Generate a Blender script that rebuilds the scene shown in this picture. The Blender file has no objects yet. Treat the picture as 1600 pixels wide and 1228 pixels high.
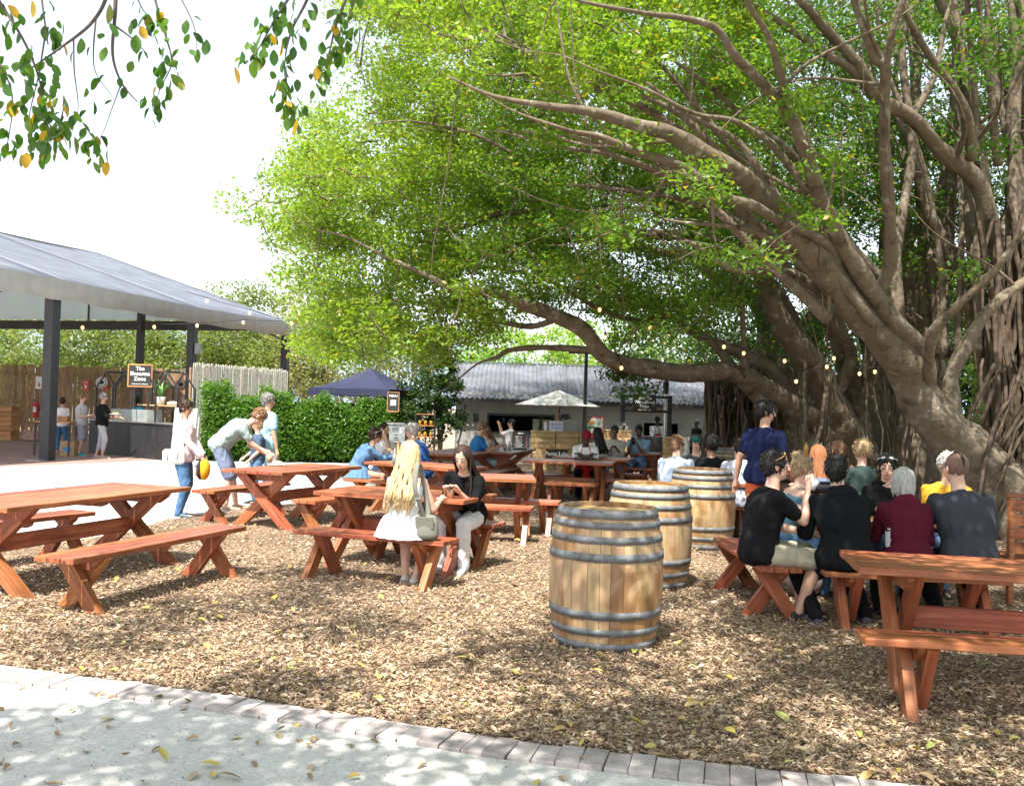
import bpy, bmesh, math, random
import numpy as np
from mathutils import Vector, Matrix, Euler, noise
random.seed(7)
RNG = np.random.default_rng(11)
S = bpy.context.scene
COL = S.collection
R = math.radians
# ------------------------------------------------------------------ camera, sky, sun, exposure
F, HZ, CAMH, ROLL = 1500.0, 637.5, 1.635, 0.030
PITCH = math.atan((HZ - 614.0) / F)
cd = bpy.data.cameras.new('camera'); cam = bpy.data.objects.new('camera', cd); COL.objects.link(cam)
cd.sensor_width = 36.0; cd.lens = 36.0 * F / 1600.0; cd.clip_start = 0.05; cd.clip_end = 2000
cam.location = (0, 0, CAMH)
cam.rotation_euler = (Matrix.Rotation(math.pi/2 + PITCH, 3, 'X') @ Matrix.Rotation(ROLL, 3, 'Z')).to_euler()
S.camera = cam
S.render.resolution_x = 1024; S.render.resolution_y = 785
SUN_EL = 60.0
SUN_AZ = Vector((-0.36, -0.93))          # horizontal direction towards the sun
w = bpy.data.worlds.new('World'); S.world = w; w.use_nodes = True
nt = w.node_tree; bg = nt.nodes['Background']
sky = nt.nodes.new('ShaderNodeTexSky'); sky.sky_type = 'NISHITA'; sky.sun_disc = False
sky.sun_elevation = R(SUN_EL); sky.sun_rotation = math.atan2(SUN_AZ.x, SUN_AZ.y)
sky.air_density = 1.0; sky.dust_density = 1.2; sky.ozone_density = 1.0
hs = nt.nodes.new('ShaderNodeHueSaturation'); hs.inputs['Saturation'].default_value = 0.45
nt.links.new(sky.outputs[0], hs.inputs['Color']); nt.links.new(hs.outputs[0], bg.inputs[0])
bg.inputs[1].default_value = 0.15
sd = bpy.data.lights.new('sun', 'SUN'); sun = bpy.data.objects.new('sun', sd); COL.objects.link(sun)
sd.energy = 5.0; sd.angle = R(0.53); sd.color = (1.0, 0.955, 0.88)
sv = Vector((SUN_AZ.x, SUN_AZ.y, 0)).normalized() * math.cos(R(SUN_EL)) + Vector((0, 0, math.sin(R(SUN_EL))))
sun.rotation_euler = sv.to_track_quat('Z', 'Y').to_euler(); sun.location = sv * 50
S.view_settings.view_transform = 'Standard'; S.view_settings.look = 'None'
S.view_settings.gamma = 1.0; S.view_settings.exposure = 1.33
S.view_settings.use_curve_mapping = False
S.cycles.max_bounces = 8; S.cycles.transmission_bounces = 6; S.cycles.transparent_max_bounces = 8
S.cycles.diffuse_bounces = 5; S.cycles.use_denoising = True

# ------------------------------------------------------------------ reading points off the photograph's measurements
def ray(px, py):
    u, v = px - 800.0, py - 614.0
    c, s = math.cos(ROLL), math.sin(ROLL)
    u, v = u * c + v * s, -u * s + v * c
    x, up = u / F, -v / F
    cp, sp = math.cos(PITCH), math.sin(PITCH)
    return Vector((x, cp - sp * up, sp + cp * up))
def at(px, py, Y):
    d = ray(px, py); return Vector((0, 0, CAMH)) + d * (Y / d.y)
def G(px, py, z=0.0):
    d = ray(px, py); t = (z - CAMH) / d.z
    return Vector((0, 0, CAMH)) + d * t
def hor(px): return HZ + 0.03 * (px - 800)

# ------------------------------------------------------------------ materials
MATS = {}
def nmat(name):
    m = bpy.data.materials.new(name); m.use_nodes = True
    return m, m.node_tree, m.node_tree.nodes['Principled BSDF']
def N(t, ty, **kw):
    n = t.nodes.new(ty)
    for k, v in kw.items(): setattr(n, k, v)
    return n
def ramp(t, stops):
    r = N(t, 'ShaderNodeValToRGB'); e = r.color_ramp.elements
    while len(e) < len(stops): e.new(0.5)
    for i, (p, c) in enumerate(stops):
        e[i].position = p; e[i].color = (c[0], c[1], c[2], 1)
    return r
def plain(name, col, rough=0.6, metal=0.0, var=0.12, scale=8.0, bump=0.15, bscale=60, spec=0.5, coord='Object', sheen=0):
    if name in MATS: return MATS[name]
    m, t, b = nmat(name); L = t.links
    tc = N(t, 'ShaderNodeTexCoord'); no = N(t, 'ShaderNodeTexNoise'); no.inputs['Scale'].default_value = scale; no.inputs['Detail'].default_value = 5
    L.new(tc.outputs[coord], no.inputs['Vector'])
    lo = [max(0, c * (1 - var * 2)) for c in col]; hi = [min(1, c * (1 + var * 1.5)) for c in col]
    r = ramp(t, [(0.3, lo), (0.7, hi)]); L.new(no.outputs['Fac'], r.inputs[0]); L.new(r.outputs[0], b.inputs['Base Color'])
    b.inputs['Roughness'].default_value = rough; b.inputs['Metallic'].default_value = metal
    b.inputs['Specular IOR Level'].default_value = spec
    if sheen: b.inputs['Sheen Weight'].default_value = sheen
    if bump:
        n2 = N(t, 'ShaderNodeTexNoise'); n2.inputs['Scale'].default_value = bscale; n2.inputs['Detail'].default_value = 4
        L.new(tc.outputs[coord], n2.inputs['Vector'])
        bp = N(t, 'ShaderNodeBump'); bp.inputs['Strength'].default_value = bump; bp.inputs['Distance'].default_value = 0.01
        L.new(n2.outputs['Fac'], bp.inputs['Height']); L.new(bp.outputs[0], b.inputs['Normal'])
    MATS[name] = m; return m
def woodmat(name, dark, mid, light, rough=0.5, gscale=(1.2, 22, 22), axis_noise=3.0, knots=True, ov=0.22):
    m, t, b = nmat(name); L = t.links
    tc = N(t, 'ShaderNodeTexCoord'); oi = N(t, 'ShaderNodeObjectInfo')
    add = N(t, 'ShaderNodeVectorMath', operation='ADD')
    mul = N(t, 'ShaderNodeVectorMath', operation='SCALE'); mul.inputs['Scale'].default_value = 37.0
    cmb = N(t, 'ShaderNodeCombineXYZ')
    for k in range(3): L.new(oi.outputs['Random'], cmb.inputs[k])
    L.new(cmb.outputs[0], mul.inputs[0]); L.new(tc.outputs['Object'], add.inputs[0]); L.new(mul.outputs[0], add.inputs[1])
    mp = N(t, 'ShaderNodeMapping'); mp.inputs['Scale'].default_value = gscale; L.new(add.outputs[0], mp.inputs[0])
    n1 = N(t, 'ShaderNodeTexNoise'); n1.inputs['Scale'].default_value = 1.6; n1.inputs['Detail'].default_value = 8; n1.inputs['Roughness'].default_value = 0.62; n1.inputs['Distortion'].default_value = 0.6
    L.new(mp.outputs[0], n1.inputs['Vector'])
    r = ramp(t, [(0.25, dark), (0.5, mid), (0.75, light)]); L.new(n1.outputs['Fac'], r.inputs[0])
    n2 = N(t, 'ShaderNodeTexNoise'); n2.inputs['Scale'].default_value = axis_noise; n2.inputs['Detail'].default_value = 3
    L.new(add.outputs[0], n2.inputs['Vector'])
    hsv = N(t, 'ShaderNodeHueSaturation')
    m1 = N(t, 'ShaderNodeMapRange'); m1.inputs[1].default_value = 0.3; m1.inputs[2].default_value = 0.7; m1.inputs[3].default_value = 0.72; m1.inputs[4].default_value = 1.2
    L.new(n2.outputs['Fac'], m1.inputs[0])
    m2 = N(t, 'ShaderNodeMapRange'); m2.inputs[3].default_value = 1 - ov; m2.inputs[4].default_value = 1 + ov
    L.new(oi.outputs['Random'], m2.inputs[0])
    mm = N(t, 'ShaderNodeMath', operation='MULTIPLY'); L.new(m1.outputs[0], mm.inputs[0]); L.new(m2.outputs[0], mm.inputs[1])
    m3 = N(t, 'ShaderNodeMapRange'); m3.inputs[3].default_value = 0.488; m3.inputs[4].default_value = 0.512
    sep = N(t, 'ShaderNodeMath', operation='FRACT'); s7 = N(t, 'ShaderNodeMath', operation='MULTIPLY'); s7.inputs[1].default_value = 7.31
    L.new(oi.outputs['Random'], s7.inputs[0]); L.new(s7.outputs[0], sep.inputs[0]); L.new(sep.outputs[0], m3.inputs[0])
    L.new(m3.outputs[0], hsv.inputs['Hue']); L.new(mm.outputs[0], hsv.inputs['Value']); L.new(r.outputs[0], hsv.inputs['Color'])
    out = hsv.outputs[0]
    if knots:
        vo = N(t, 'ShaderNodeTexVoronoi'); vo.inputs['Scale'].default_value = 2.3
        mk = N(t, 'ShaderNodeMapping'); mk.inputs['Scale'].default_value = (1, 2.2, 2.2); L.new(add.outputs[0], mk.inputs[0]); L.new(mk.outputs[0], vo.inputs['Vector'])
        rk = ramp(t, [(0.0, (0.35, 0.3, 0.3)), (0.055, (0.35, 0.3, 0.3)), (0.085, (1, 1, 1))]); L.new(vo.outputs['Distance'], rk.inputs[0])
        mx = N(t, 'ShaderNodeMix', data_type='RGBA', blend_type='MULTIPLY'); mx.inputs['Factor'].default_value = 1
        L.new(out, mx.inputs['A']); L.new(rk.outputs[0], mx.inputs['B']); out = mx.outputs['Result']
    L.new(out, b.inputs['Base Color']); b.inputs['Roughness'].default_value = rough; b.inputs['Specular IOR Level'].default_value = 0.32
    bp = N(t, 'ShaderNodeBump'); bp.inputs['Strength'].default_value = 0.25; bp.inputs['Distance'].default_value = 0.004
    L.new(n1.outputs['Fac'], bp.inputs['Height']); L.new(bp.outputs[0], b.inputs['Normal'])
    MATS[name] = m; return m
M_RED = woodmat('stained_redwood', (0.14, 0.040, 0.018), (0.31, 0.095, 0.040), (0.47, 0.185, 0.085), rough=0.40)
M_CRATE = woodmat('pale_pine_wood', (0.30, 0.19, 0.09), (0.46, 0.31, 0.15), (0.58, 0.42, 0.23), rough=0.65)
M_FENCE = woodmat('weathered_brown_wood', (0.14, 0.08, 0.045), (0.27, 0.165, 0.09), (0.38, 0.25, 0.14), rough=0.75, gscale=(22, 22, 1.2))
M_BLACK = plain('black_painted_metal', (0.018, 0.018, 0.02), 0.45, 0.0, 0.2, 6)
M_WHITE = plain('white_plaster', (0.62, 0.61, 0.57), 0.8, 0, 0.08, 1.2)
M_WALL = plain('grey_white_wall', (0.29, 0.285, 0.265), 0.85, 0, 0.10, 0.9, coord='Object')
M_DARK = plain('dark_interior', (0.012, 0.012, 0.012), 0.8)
M_STEEL = plain('stainless_steel', (0.5, 0.5, 0.5), 0.3, 0.9, 0.1)
M_CARD = plain('cardboard', (0.35, 0.22, 0.12), 0.8)
M_PAPER = plain('white_paper', (0.75, 0.75, 0.74), 0.7, bump=0)
M_REDP = plain('red_plastic', (0.5, 0.02, 0.02), 0.4)
M_NAVYC = None

# ------------------------------------------------------------------ mesh helpers
def tag(o, label=None, cat=None, group=None, kind=None):
    if label: o['label'] = label
    if cat: o['category'] = cat
    if group: o['group'] = group
    if kind: o['kind'] = kind
    return o
def empty(name, loc=(0, 0, 0), rz=0.0, parent=None):
    o = bpy.data.objects.new(name, None); COL.objects.link(o); o.location = loc; o.rotation_euler = (0, 0, rz)
    o.empty_display_size = 0.1
    if parent: o.parent = parent
    return o
def link(name, me, parent=None, mat=None, loc=None, rot=None):
    o = bpy.data.objects.new(name, me); COL.objects.link(o)
    if parent: o.parent = parent
    if loc is not None: o.location = loc
    if rot is not None: o.rotation_euler = rot
    return o
class MB:
    def __init__(s): s.v = []; s.f = []; s.m = []; s.mi = 0; s.sm = []
    def addm(s, verts, faces, smooth=False):
        o = len(s.v); s.v += [tuple(p) for p in verts]
        s.f += [tuple(i + o for i in f) for f in faces]; s.m += [s.mi] * len(faces); s.sm += [smooth] * len(faces); return s
    def box(s, c, d, rot=None, ch=0.0):
        x, y, z = d[0] / 2, d[1] / 2, d[2] / 2; c = Vector(c)
        Mr = Euler(rot).to_matrix() if rot is not None and not isinstance(rot, Matrix) else rot
        if ch <= 0:
            P = [Vector((i * x, j * y, k * z)) for i in (-1, 1) for j in (-1, 1) for k in (-1, 1)]
            Fc = [(0, 1, 3, 2), (4, 6, 7, 5), (0, 4, 5, 1), (2, 3, 7, 6), (0, 2, 6, 4), (1, 5, 7, 3)]
        else:
            P = []; idx = {}
            for i in (-1, 1):
                for j in (-1, 1):
                    for k in (-1, 1):
                        idx[(i, j, k)] = len(P)
                        P += [Vector((i * x, j * (y - ch), k * (z - ch))), Vector((i * (x - ch), j * y, k * (z - ch))), Vector((i * (x - ch), j * (y - ch), k * z))]
            Fc = []
            def q(a, ax):  # face
                return idx[a] + ax
            for ax in range(3):
                for sg in (-1, 1):
                    o = [a for a in range(3) if a != ax]
                    cs = []
                    for (p, r_) in ((-1, -1), (1, -1), (1, 1), (-1, 1)):
                        a = [0, 0, 0]; a[ax] = sg; a[o[0]] = p; a[o[1]] = r_; cs.append(q(tuple(a), ax))
                    if (sg > 0) == (ax == 1): cs.reverse()
                    Fc.append(tuple(cs))
            for ax in range(3):
                o = [a for a in range(3) if a != ax]
                for p in (-1, 1):
                    for r_ in (-1, 1):
                        a = [0, 0, 0]; a[o[0]] = p; a[o[1]] = r_
                        a[ax] = -1; A = tuple(a); a[ax] = 1; B = tuple(a)
                        f = (q(A, o[0]), q(B, o[0]), q(B, o[1]), q(A, o[1]))
                        if (p * r_ > 0) == (ax == 1): f = f[::-1]
                        Fc.append(f)
            for a, b0 in idx.items():
                f = (b0, b0 + 1, b0 + 2)
                if a[0] * a[1] * a[2] < 0: f = f[::-1]
                Fc.append(f)
        if Mr is not None: P = [Mr @ p for p in P]
        return s.addm([p + c for p in P], Fc)
    def prism(s, poly, y0, y1):   # polygon in XZ, extruded in Y
        n = len(poly)
        V = [(p[0], y0, p[1]) for p in poly] + [(p[0], y1, p[1]) for p in poly]
        Fc = [tuple(range(n)), tuple(range(2 * n - 1, n - 1, -1))] + [(i, i + n, (i + 1) % n + n, (i + 1) % n) for i in range(n)]
        return s.addm(V, Fc)
    def tube(s, pts, rad, n=8, caps=True, smooth=True, flat=None):
        pts = [Vector(p) for p in pts]; k = len(pts)
        if not hasattr(rad, '__len__'): rad = [rad] * k
        V = []; up = None
        for i, p in enumerate(pts):
            d = (pts[min(i + 1, k - 1)] - pts[max(i - 1, 0)])
            if d.length < 1e-9: d = Vector((0, 0, 1))
            d.normalize()
            if up is None:
                up = Vector((0, 0, 1)) if abs(d.z) < 0.9 else Vector((1, 0, 0))
            a = (up - d * up.dot(d)); a.normalize(); b = d.cross(a); up = a
            for j in range(n):
                t = 2 * math.pi * j / n
                V.append(p + a * (math.cos(t) * rad[i]) + b * (math.sin(t) * rad[i]))
        Fc = [(i * n + j, i * n + (j + 1) % n, (i + 1) * n + (j + 1) % n, (i + 1) * n + j) for i in range(k - 1) for j in range(n)]
        if caps: Fc += [tuple(range(n - 1, -1, -1)), tuple(range((k - 1) * n, k * n))]
        return s.addm(V, Fc, smooth)
    def lathe(s, prof, n=24, c=(0, 0, 0), smooth=True, a0=0.0, a1=None):
        k = len(prof); V = []; full = a1 is None; a1 = 2 * math.pi if full else a1
        m = n if full else n + 1
        for r_, z in prof:
            for j in range(m):
                t = a0 + (a1 - a0) * j / n; V.append((c[0] + r_ * math.cos(t), c[1] + r_ * math.sin(t), c[2] + z))
        Fc = [(i * m + j, i * m + (j + 1) % m, (i + 1) * m + (j + 1) % m, (i + 1) * m + j) for i in range(k - 1) for j in range(n)]
        return s.addm(V, Fc, smooth)
    def ell(s, c, r_, n=12, k=8, rot=None):
        c = Vector(c); V = []; Mr = rot.to_matrix() if isinstance(rot, Euler) else rot
        for i in range(k + 1):
            t = math.pi * i / k
            for j in range(n):
                a = 2 * math.pi * j / n
                p = Vector((r_[0] * math.sin(t) * math.cos(a), r_[1] * math.sin(t) * math.sin(a), -r_[2] * math.cos(t)))
                if Mr is not None: p = Mr @ p
                V.append(p + c)
        Fc = [(i * n + j, i * n + (j + 1) % n, (i + 1) * n + (j + 1) % n, (i + 1) * n + j) for i in range(k) for j in range(n)]
        return s.addm(V, Fc, True)
    def mesh(s, name):
        me = bpy.data.meshes.new(name); me.from_pydata(s.v, [], s.f)
        me.polygons.foreach_set('use_smooth', s.sm); me.polygons.foreach_set('material_index', s.m)
        me.validate(); me.update(); return me
    def build(s, name, mats, parent=None, loc=None, rot=None):
        me = s.mesh(name)
        for m in (mats if isinstance(mats, (list, tuple)) else [mats]): me.materials.append(m)
        return link(name, me, parent, None, loc, rot)
def npmesh(name, V, Fq, mats, cols=None, attr='col', parent=None, smooth=False, mi=None):
    """fast mesh from numpy: V (n,3), Fq (m,k) with k = 3 or 4; cols per face (m,3)"""
    me = bpy.data.meshes.new(name); k = Fq.shape[1]
    me.vertices.add(len(V)); me.vertices.foreach_set('co', V.astype(np.float32).ravel())
    me.loops.add(Fq.size); me.loops.foreach_set('vertex_index', Fq.astype(np.int32).ravel())
    me.polygons.add(len(Fq)); me.polygons.foreach_set('loop_start', np.arange(0, Fq.size, k, dtype=np.int32))
    if mi is not None: me.polygons.foreach_set('material_index', mi.astype(np.int32))
    if cols is not None:
        a = me.attributes.new(attr, 'FLOAT_COLOR', 'FACE')
        a.data.foreach_set('color', np.hstack([cols, np.ones((len(cols), 1))]).astype(np.float32).ravel())
    if smooth: me.polygons.foreach_set('use_smooth', np.ones(len(Fq), bool))
    me.update(calc_edges=True)
    for m in (mats if isinstance(mats, (list, tuple)) else [mats]): me.materials.append(m)
    return link(name, me, parent)
def attr_mat(name, attr='col', rough=0.8, transl=0.0, spec=0.3, mul=(1, 1, 1), alpha_noise=False):
    m, t, b = nmat(name); L = t.links
    a = N(t, 'ShaderNodeAttribute'); a.attribute_name = attr
    src = a.outputs['Color']
    L.new(src, b.inputs['Base Color']); b.inputs['Roughness'].default_value = rough; b.inputs['Specular IOR Level'].default_value = spec
    if transl:
        tr = N(t, 'ShaderNodeBsdfTranslucent'); mx = N(t, 'ShaderNodeMixShader'); mx.inputs[0].default_value = transl
        mm = N(t, 'ShaderNodeMix', data_type='RGBA', blend_type='MULTIPLY'); mm.inputs['Factor'].default_value = 1; mm.inputs['B'].default_value = (*mul, 1)
        L.new(src, mm.inputs['A']); L.new(mm.outputs['Result'], tr.inputs[0])
        L.new(b.outputs[0], mx.inputs[1]); L.new(tr.outputs[0], mx.inputs[2])
        L.new(mx.outputs[0], t.nodes['Material Output'].inputs[0])
    MATS[name] = m; return m
def text(s, size, name, mat, parent, loc, rot, ext=0.002, align='CENTER', xs=1.0, bold=0.0):
    cu = bpy.data.curves.new('tmp', 'FONT'); cu.body = s; cu.size = size; cu.extrude = ext; cu.align_x = align; cu.align_y = 'CENTER'
    cu.offset = bold; cu.resolution_u = 3
    o = bpy.data.objects.new('tmp', cu); COL.objects.link(o)
    dg = bpy.context.evaluated_depsgraph_get(); me = bpy.data.meshes.new_from_object(o.evaluated_get(dg)); bpy.data.objects.remove(o)
    me.materials.clear(); me.materials.append(mat)
    if xs != 1: me.transform(Matrix.Diagonal((xs, 1, 1, 1)))
    return link(name, me, parent, None, loc, rot)

# ------------------------------------------------------------------ ground
def ground_mat(name, stops, scale, detail=8, bump=0.3, rough=0.9, big=None, coord='Object', voro=False):
    m, t, b = nmat(name); L = t.links
    tc = N(t, 'ShaderNodeTexCoord'); n1 = N(t, 'ShaderNodeTexNoise'); n1.inputs['Scale'].default_value = scale; n1.inputs['Detail'].default_value = detail; n1.inputs['Roughness'].default_value = 0.7
    L.new(tc.outputs[coord], n1.inputs['Vector']); r = ramp(t, stops); L.new(n1.outputs['Fac'], r.inputs[0]); out = r.outputs[0]
    if big:
        n2 = N(t, 'ShaderNodeTexNoise'); n2.inputs['Scale'].default_value = big[0]; n2.inputs['Detail'].default_value = 4; L.new(tc.outputs[coord], n2.inputs['Vector'])
        r2 = ramp(t, [(0.35, (big[1],) * 3), (0.65, (1, 1, 1))]); L.new(n2.outputs['Fac'], r2.inputs[0])
        mx = N(t, 'ShaderNodeMix', data_type='RGBA', blend_type='MULTIPLY'); mx.inputs['Factor'].default_value = 1
        L.new(out, mx.inputs['A']); L.new(r2.outputs[0], mx.inputs['B']); out = mx.outputs['Result']
    L.new(out, b.inputs['Base Color']); b.inputs['Roughness'].default_value = rough; b.inputs['Specular IOR Level'].default_value = 0.2
    bp = N(t, 'ShaderNodeBump'); bp.inputs['Strength'].default_value = bump; bp.inputs['Distance'].default_value = 0.02
    L.new(n1.outputs['Fac'], bp.inputs['Height']); L.new(bp.outputs[0], b.inputs['Normal'])
    MATS[name] = m; return m
M_SAND = ground_mat('pale_compacted_sand', [(0.3, (0.46, 0.44, 0.405)), (0.5, (0.57, 0.55, 0.51)), (0.7, (0.67, 0.65, 0.61))], 38, 10, 0.55, big=(1.3, 0.86))
M_PAVE = ground_mat('pale_yard_paving', [(0.3, (0.44, 0.43, 0.41)), (0.7, (0.56, 0.55, 0.53))], 9, 8, 0.2, big=(0.5, 0.85))
M_PINK = ground_mat('pink_brick_floor', [(0.3, (0.24, 0.145, 0.12)), (0.7, (0.36, 0.24, 0.205))], 6, 8, 0.2, big=(0.8, 0.85))
M_SOIL = ground_mat('dark_mulch_bed', [(0.3, (0.10, 0.065, 0.04)), (0.5, (0.24, 0.165, 0.11)), (0.72, (0.42, 0.32, 0.22))], 30, 10, 1.0, big=(1.1, 0.62))
M_DIRT = ground_mat('packed_dirt', [(0.3, (0.22, 0.17, 0.12)), (0.7, (0.36, 0.30, 0.23))], 3, 8, 0.3)
def sheet(name, pts, z, mat, kind='structure'):
    mb = MB(); mb.addm([(p[0], p[1], z) for p in pts], [tuple(range(len(pts)))]); o = mb.build(name, mat); o['kind'] = kind
    return o
sheet('ground', [(-400, -60), (400, -60), (400, 700), (-400, 700)], 0.0, M_DIRT)
KB = [G(-300, 1008), G(0, 1045), G(200, 1070), G(400, 1098), (G(800, 1162)), G(1100, 1197), G(1400, 1229), G(1750, 1262), G(2200, 1300)]
KB = [Vector((p.x, p.y)) for p in KB]
KB = [Vector((-9.5, KB[0].y + (KB[0].x + 9.5) * 0.42))] + KB + [Vector((9, KB[-1].y - 0.6))]
BW = 0.225                                                        # brick length across the kerb
def off(poly, d):
    out = []
    for i, p in enumerate(poly):
        a = poly[max(i - 1, 0)]; b = poly[min(i + 1, len(poly) - 1)]; t = (b - a).normalized(); out.append(p + Vector((t.y, -t.x)) * d)
    return out
K2 = off(KB, BW)
sheet('sandy_path', [(-9.5, -8), (9, -8)] + [tuple(p) for p in reversed(K2)], 0.004, M_SAND)
# kerb of paver bricks, each its own piece
kerb = empty('brick_kerb'); kerb['kind'] = 'structure'
M_BRICK = woodmat('worn_pink_paver', (0.30, 0.25, 0.235), (0.41, 0.355, 0.335), (0.50, 0.45, 0.43), rough=0.9, gscale=(9, 9, 9), axis_noise=6, knots=False)
br_me = MB().box((0, 0, 0), (0.1085, BW - 0.005, 0.05), ch=0.004).mesh('paver_brick'); br_me.materials.append(M_BRICK)
def along(poly, step):
    out = []; acc = 0.0; nxt = 0.0
    for i in range(len(poly) - 1):
        a, b = poly[i], poly[i + 1]; L_ = (b - a).length; t = (b - a) / L_
        while nxt <= acc + L_:
            out.append((a + t * (nxt - acc), math.atan2(t.y, t.x))); nxt += step
        acc += L_
    return out
KM = off(KB, BW / 2)
for p, a in along(KM, 0.112):
    if -4.6 < p.x < 3.6:
        link('brick', br_me, kerb, None, (p.x, p.y, 0.0 + random.uniform(-0.006, 0.004)), (random.uniform(-.02, .02), random.uniform(-.02, .02), a + random.uniform(-.025, .025)))
# rest of the kerb beyond the frame as one strip
# pale yard behind and left of the mulch
sheet('yard_paving', [(-40, KB[0].y + 3.0)] + [(-9.5, KB[0].y + 3.0)] + [(2.5, 7.0), (3.0, 24.5), (-40, 40)], 0.004, M_PAVE)
MU = [Vector((p.x, p.y)) for p in KB[0:]]
edge = [(1750, 690), (1300, 700), (1100, 708), (900, 716), (740, 735), (700, 742), (640, 758), (560, 776), (470, 786), (420, 791), (330, 802), (262, 812), (200, 833), (100, 848), (0, 862), (-200, 880)]
EB = [G(px, py) for px, py in edge]
EB = [Vector((p.x, p.y)) for p in EB]; EB[0] = Vector((26, 34)); EB.append(Vector((-9.5, 7.6)))
# smooth/irregular back edge
EB2 = []
for i in range(len(EB) - 1):
    for k in range(6):
        q = EB[i].lerp(EB[i + 1], k / 6.0)
        if i > 3: q = q + Vector((0, 1)) * (noise.noise(Vector((q.x * 1.7, q.y * 1.7, 3))) * 0.22)
        EB2.append(q)
EB2.append(EB[-1])
sheet('mulch_ground', [tuple(p) for p in MU] + [(26, 5)] + [tuple(p) for p in EB2], 0.012, M_SOIL)
pa = G(-60, 732); pb = G(150, 724); pc = G(275, 717.5); 
sheet('brick_terrace', [(pa.x - 6, pa.y), (pa.x, pa.y), (pb.x, pb.y), (pc.x, pc.y), (pc.x + 3.3, pc.y + 9.5), (-30, 36), (-40, 22)], 0.008, M_PINK)

# leaf litter: curled chips and leaf bits, only within the mulch
MP = np.array([tuple(p) for p in MU] + [(26, 5)] + [tuple(p) for p in EB2])
def inpoly(P, poly):
    x, y = P[:, 0], P[:, 1]; c = np.zeros(len(P), bool); j = len(poly) - 1
    for i in range(len(poly)):
        xi, yi = poly[i]; xj, yj = poly[j]
        m = ((yi > y) != (yj > y)) & (x < (xj - xi) * (y - yi) / (yj - yi + 1e-12) + xi); c ^= m; j = i
    return c
def scatter(n, y0, y1, margin=1.12, power=2.0):
    u = RNG.random(n)   # density falls with distance
    Y = (y0 ** (1 - power) + u * (y1 ** (1 - power) - y0 ** (1 - power))) ** (1 / (1 - power)) if power != 1 else y0 * (y1 / y0) ** u
    X = (RNG.random(n) * 2 - 1) * Y * 0.5333 * margin + 0.0
    return np.stack([X, Y], 1)
def leafquads(P, length, width, yaw, tilt, rollv, curl):
    """diamond-shaped bent leaves: 4 verts 2 tris each"""
    n = len(P); ca, sa = np.cos(yaw), np.sin(yaw)
    loc = np.zeros((n, 4, 3))
    loc[:, 0, 0] = -length / 2; loc[:, 2, 0] = length / 2
    loc[:, 1, 1] = width / 2; loc[:, 3, 1] = -width / 2
    loc[:, 1, 2] = curl; loc[:, 3, 2] = curl
    loc[:, 1, 0] = loc[:, 3, 0] = -length * 0.08
    # roll about x, tilt about y
    cr, sr = np.cos(rollv)[:, None], np.sin(rollv)[:, None]
    y = loc[:, :, 1] * cr - loc[:, :, 2] * sr; z = loc[:, :, 1] * sr + loc[:, :, 2] * cr
    ct, st = np.cos(tilt)[:, None], np.sin(tilt)[:, None]
    x = loc[:, :, 0] * ct + z * st; z2 = -loc[:, :, 0] * st + z * ct
    X = x * ca[:, None] - y * sa[:, None]; Y = x * sa[:, None] + y * ca[:, None]
    V = np.stack([X, Y, z2], 2) + P[:, None, :]
    b = np.arange(n)[:, None] * 4
    Fq = np.concatenate([b + np.array([[0, 1, 2]]) * 1, b + np.array([[0, 2, 3]])], 1).reshape(-1, 3)
    return V.reshape(-1, 3), Fq
M_LITTER = attr_mat('dry_leaf_litter', rough=0.75, transl=0.15)
def litter(n, y0, y1, power, smin, smax, name):
    P = scatter(n, y0, y1, power=power); P = P[inpoly(P, MP)]; n = len(P)
    ln = smin + (smax - smin) * RNG.random(n) ** 1.9; wd = ln * RNG.uniform(0.18, 0.5, n)
    z = 0.014 + RNG.random(n) ** 1.5 * 0.028
    V, Fq = leafquads(np.column_stack([P, z]), ln, wd, RNG.random(n) * 6.283, RNG.normal(0, 0.28, n), RNG.normal(0, 0.5, n), wd * RNG.uniform(-.35, .35, n))
    V[:, 2] = np.maximum(V[:, 2], 0.013)
    pal = np.array([(0.35, 0.235, 0.14), (0.44, 0.32, 0.205), (0.53, 0.42, 0.28), (0.24, 0.155, 0.10), (0.37, 0.26, 0.18), (0.60, 0.50, 0.37), (0.14, 0.088, 0.06), (0.42, 0.30, 0.13)])
    c = pal[RNG.choice(len(pal), n, p=[.2, .17, .13, .14, .14, .08, .09, .05])] * RNG.uniform(0.75, 1.15, (n, 1))
    o = npmesh(name, V, Fq, M_LITTER, np.repeat(c, 2, 0)); o['kind'] = 'stuff'
    tag(o, 'brown dry leaf litter and bark chips covering the ground under the tables', 'leaf litter')
litter(460000, 3.9, 30, 1.9, 0.010, 0.056, 'leaf_litter')
litter(9000, 3.9, 12, 2.2, 0.04, 0.085, 'leaf_litter')
tag(bpy.data.objects['leaf_litter.001'], 'larger curled dry leaves lying on top of the fine litter', 'leaf litter')
P = np.column_stack([RNG.uniform(-4, 4, 5000), RNG.uniform(3.0, 6.3, 5000)]); P = P[~inpoly(P, MP)]; P = P[(P[:, 1] < 5.6)]; n = len(P); sz = RNG.uniform(.003, .012, n)
V, Fq = leafquads(np.column_stack([P, np.full(n, .007)]), sz, sz * .8, RNG.random(n) * 6.28, RNG.normal(0, .3, n), RNG.normal(0, .3, n), sz * .3)
c = np.array([[.30, .28, .25]]) * RNG.uniform(.3, 1.5, (n, 1)); o = npmesh('grit', V, Fq, M_LITTER, np.repeat(c, 2, 0)); o['kind'] = 'stuff'; tag(o, 'small stones and grit scattered over the pale sandy path', 'grit')
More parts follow.
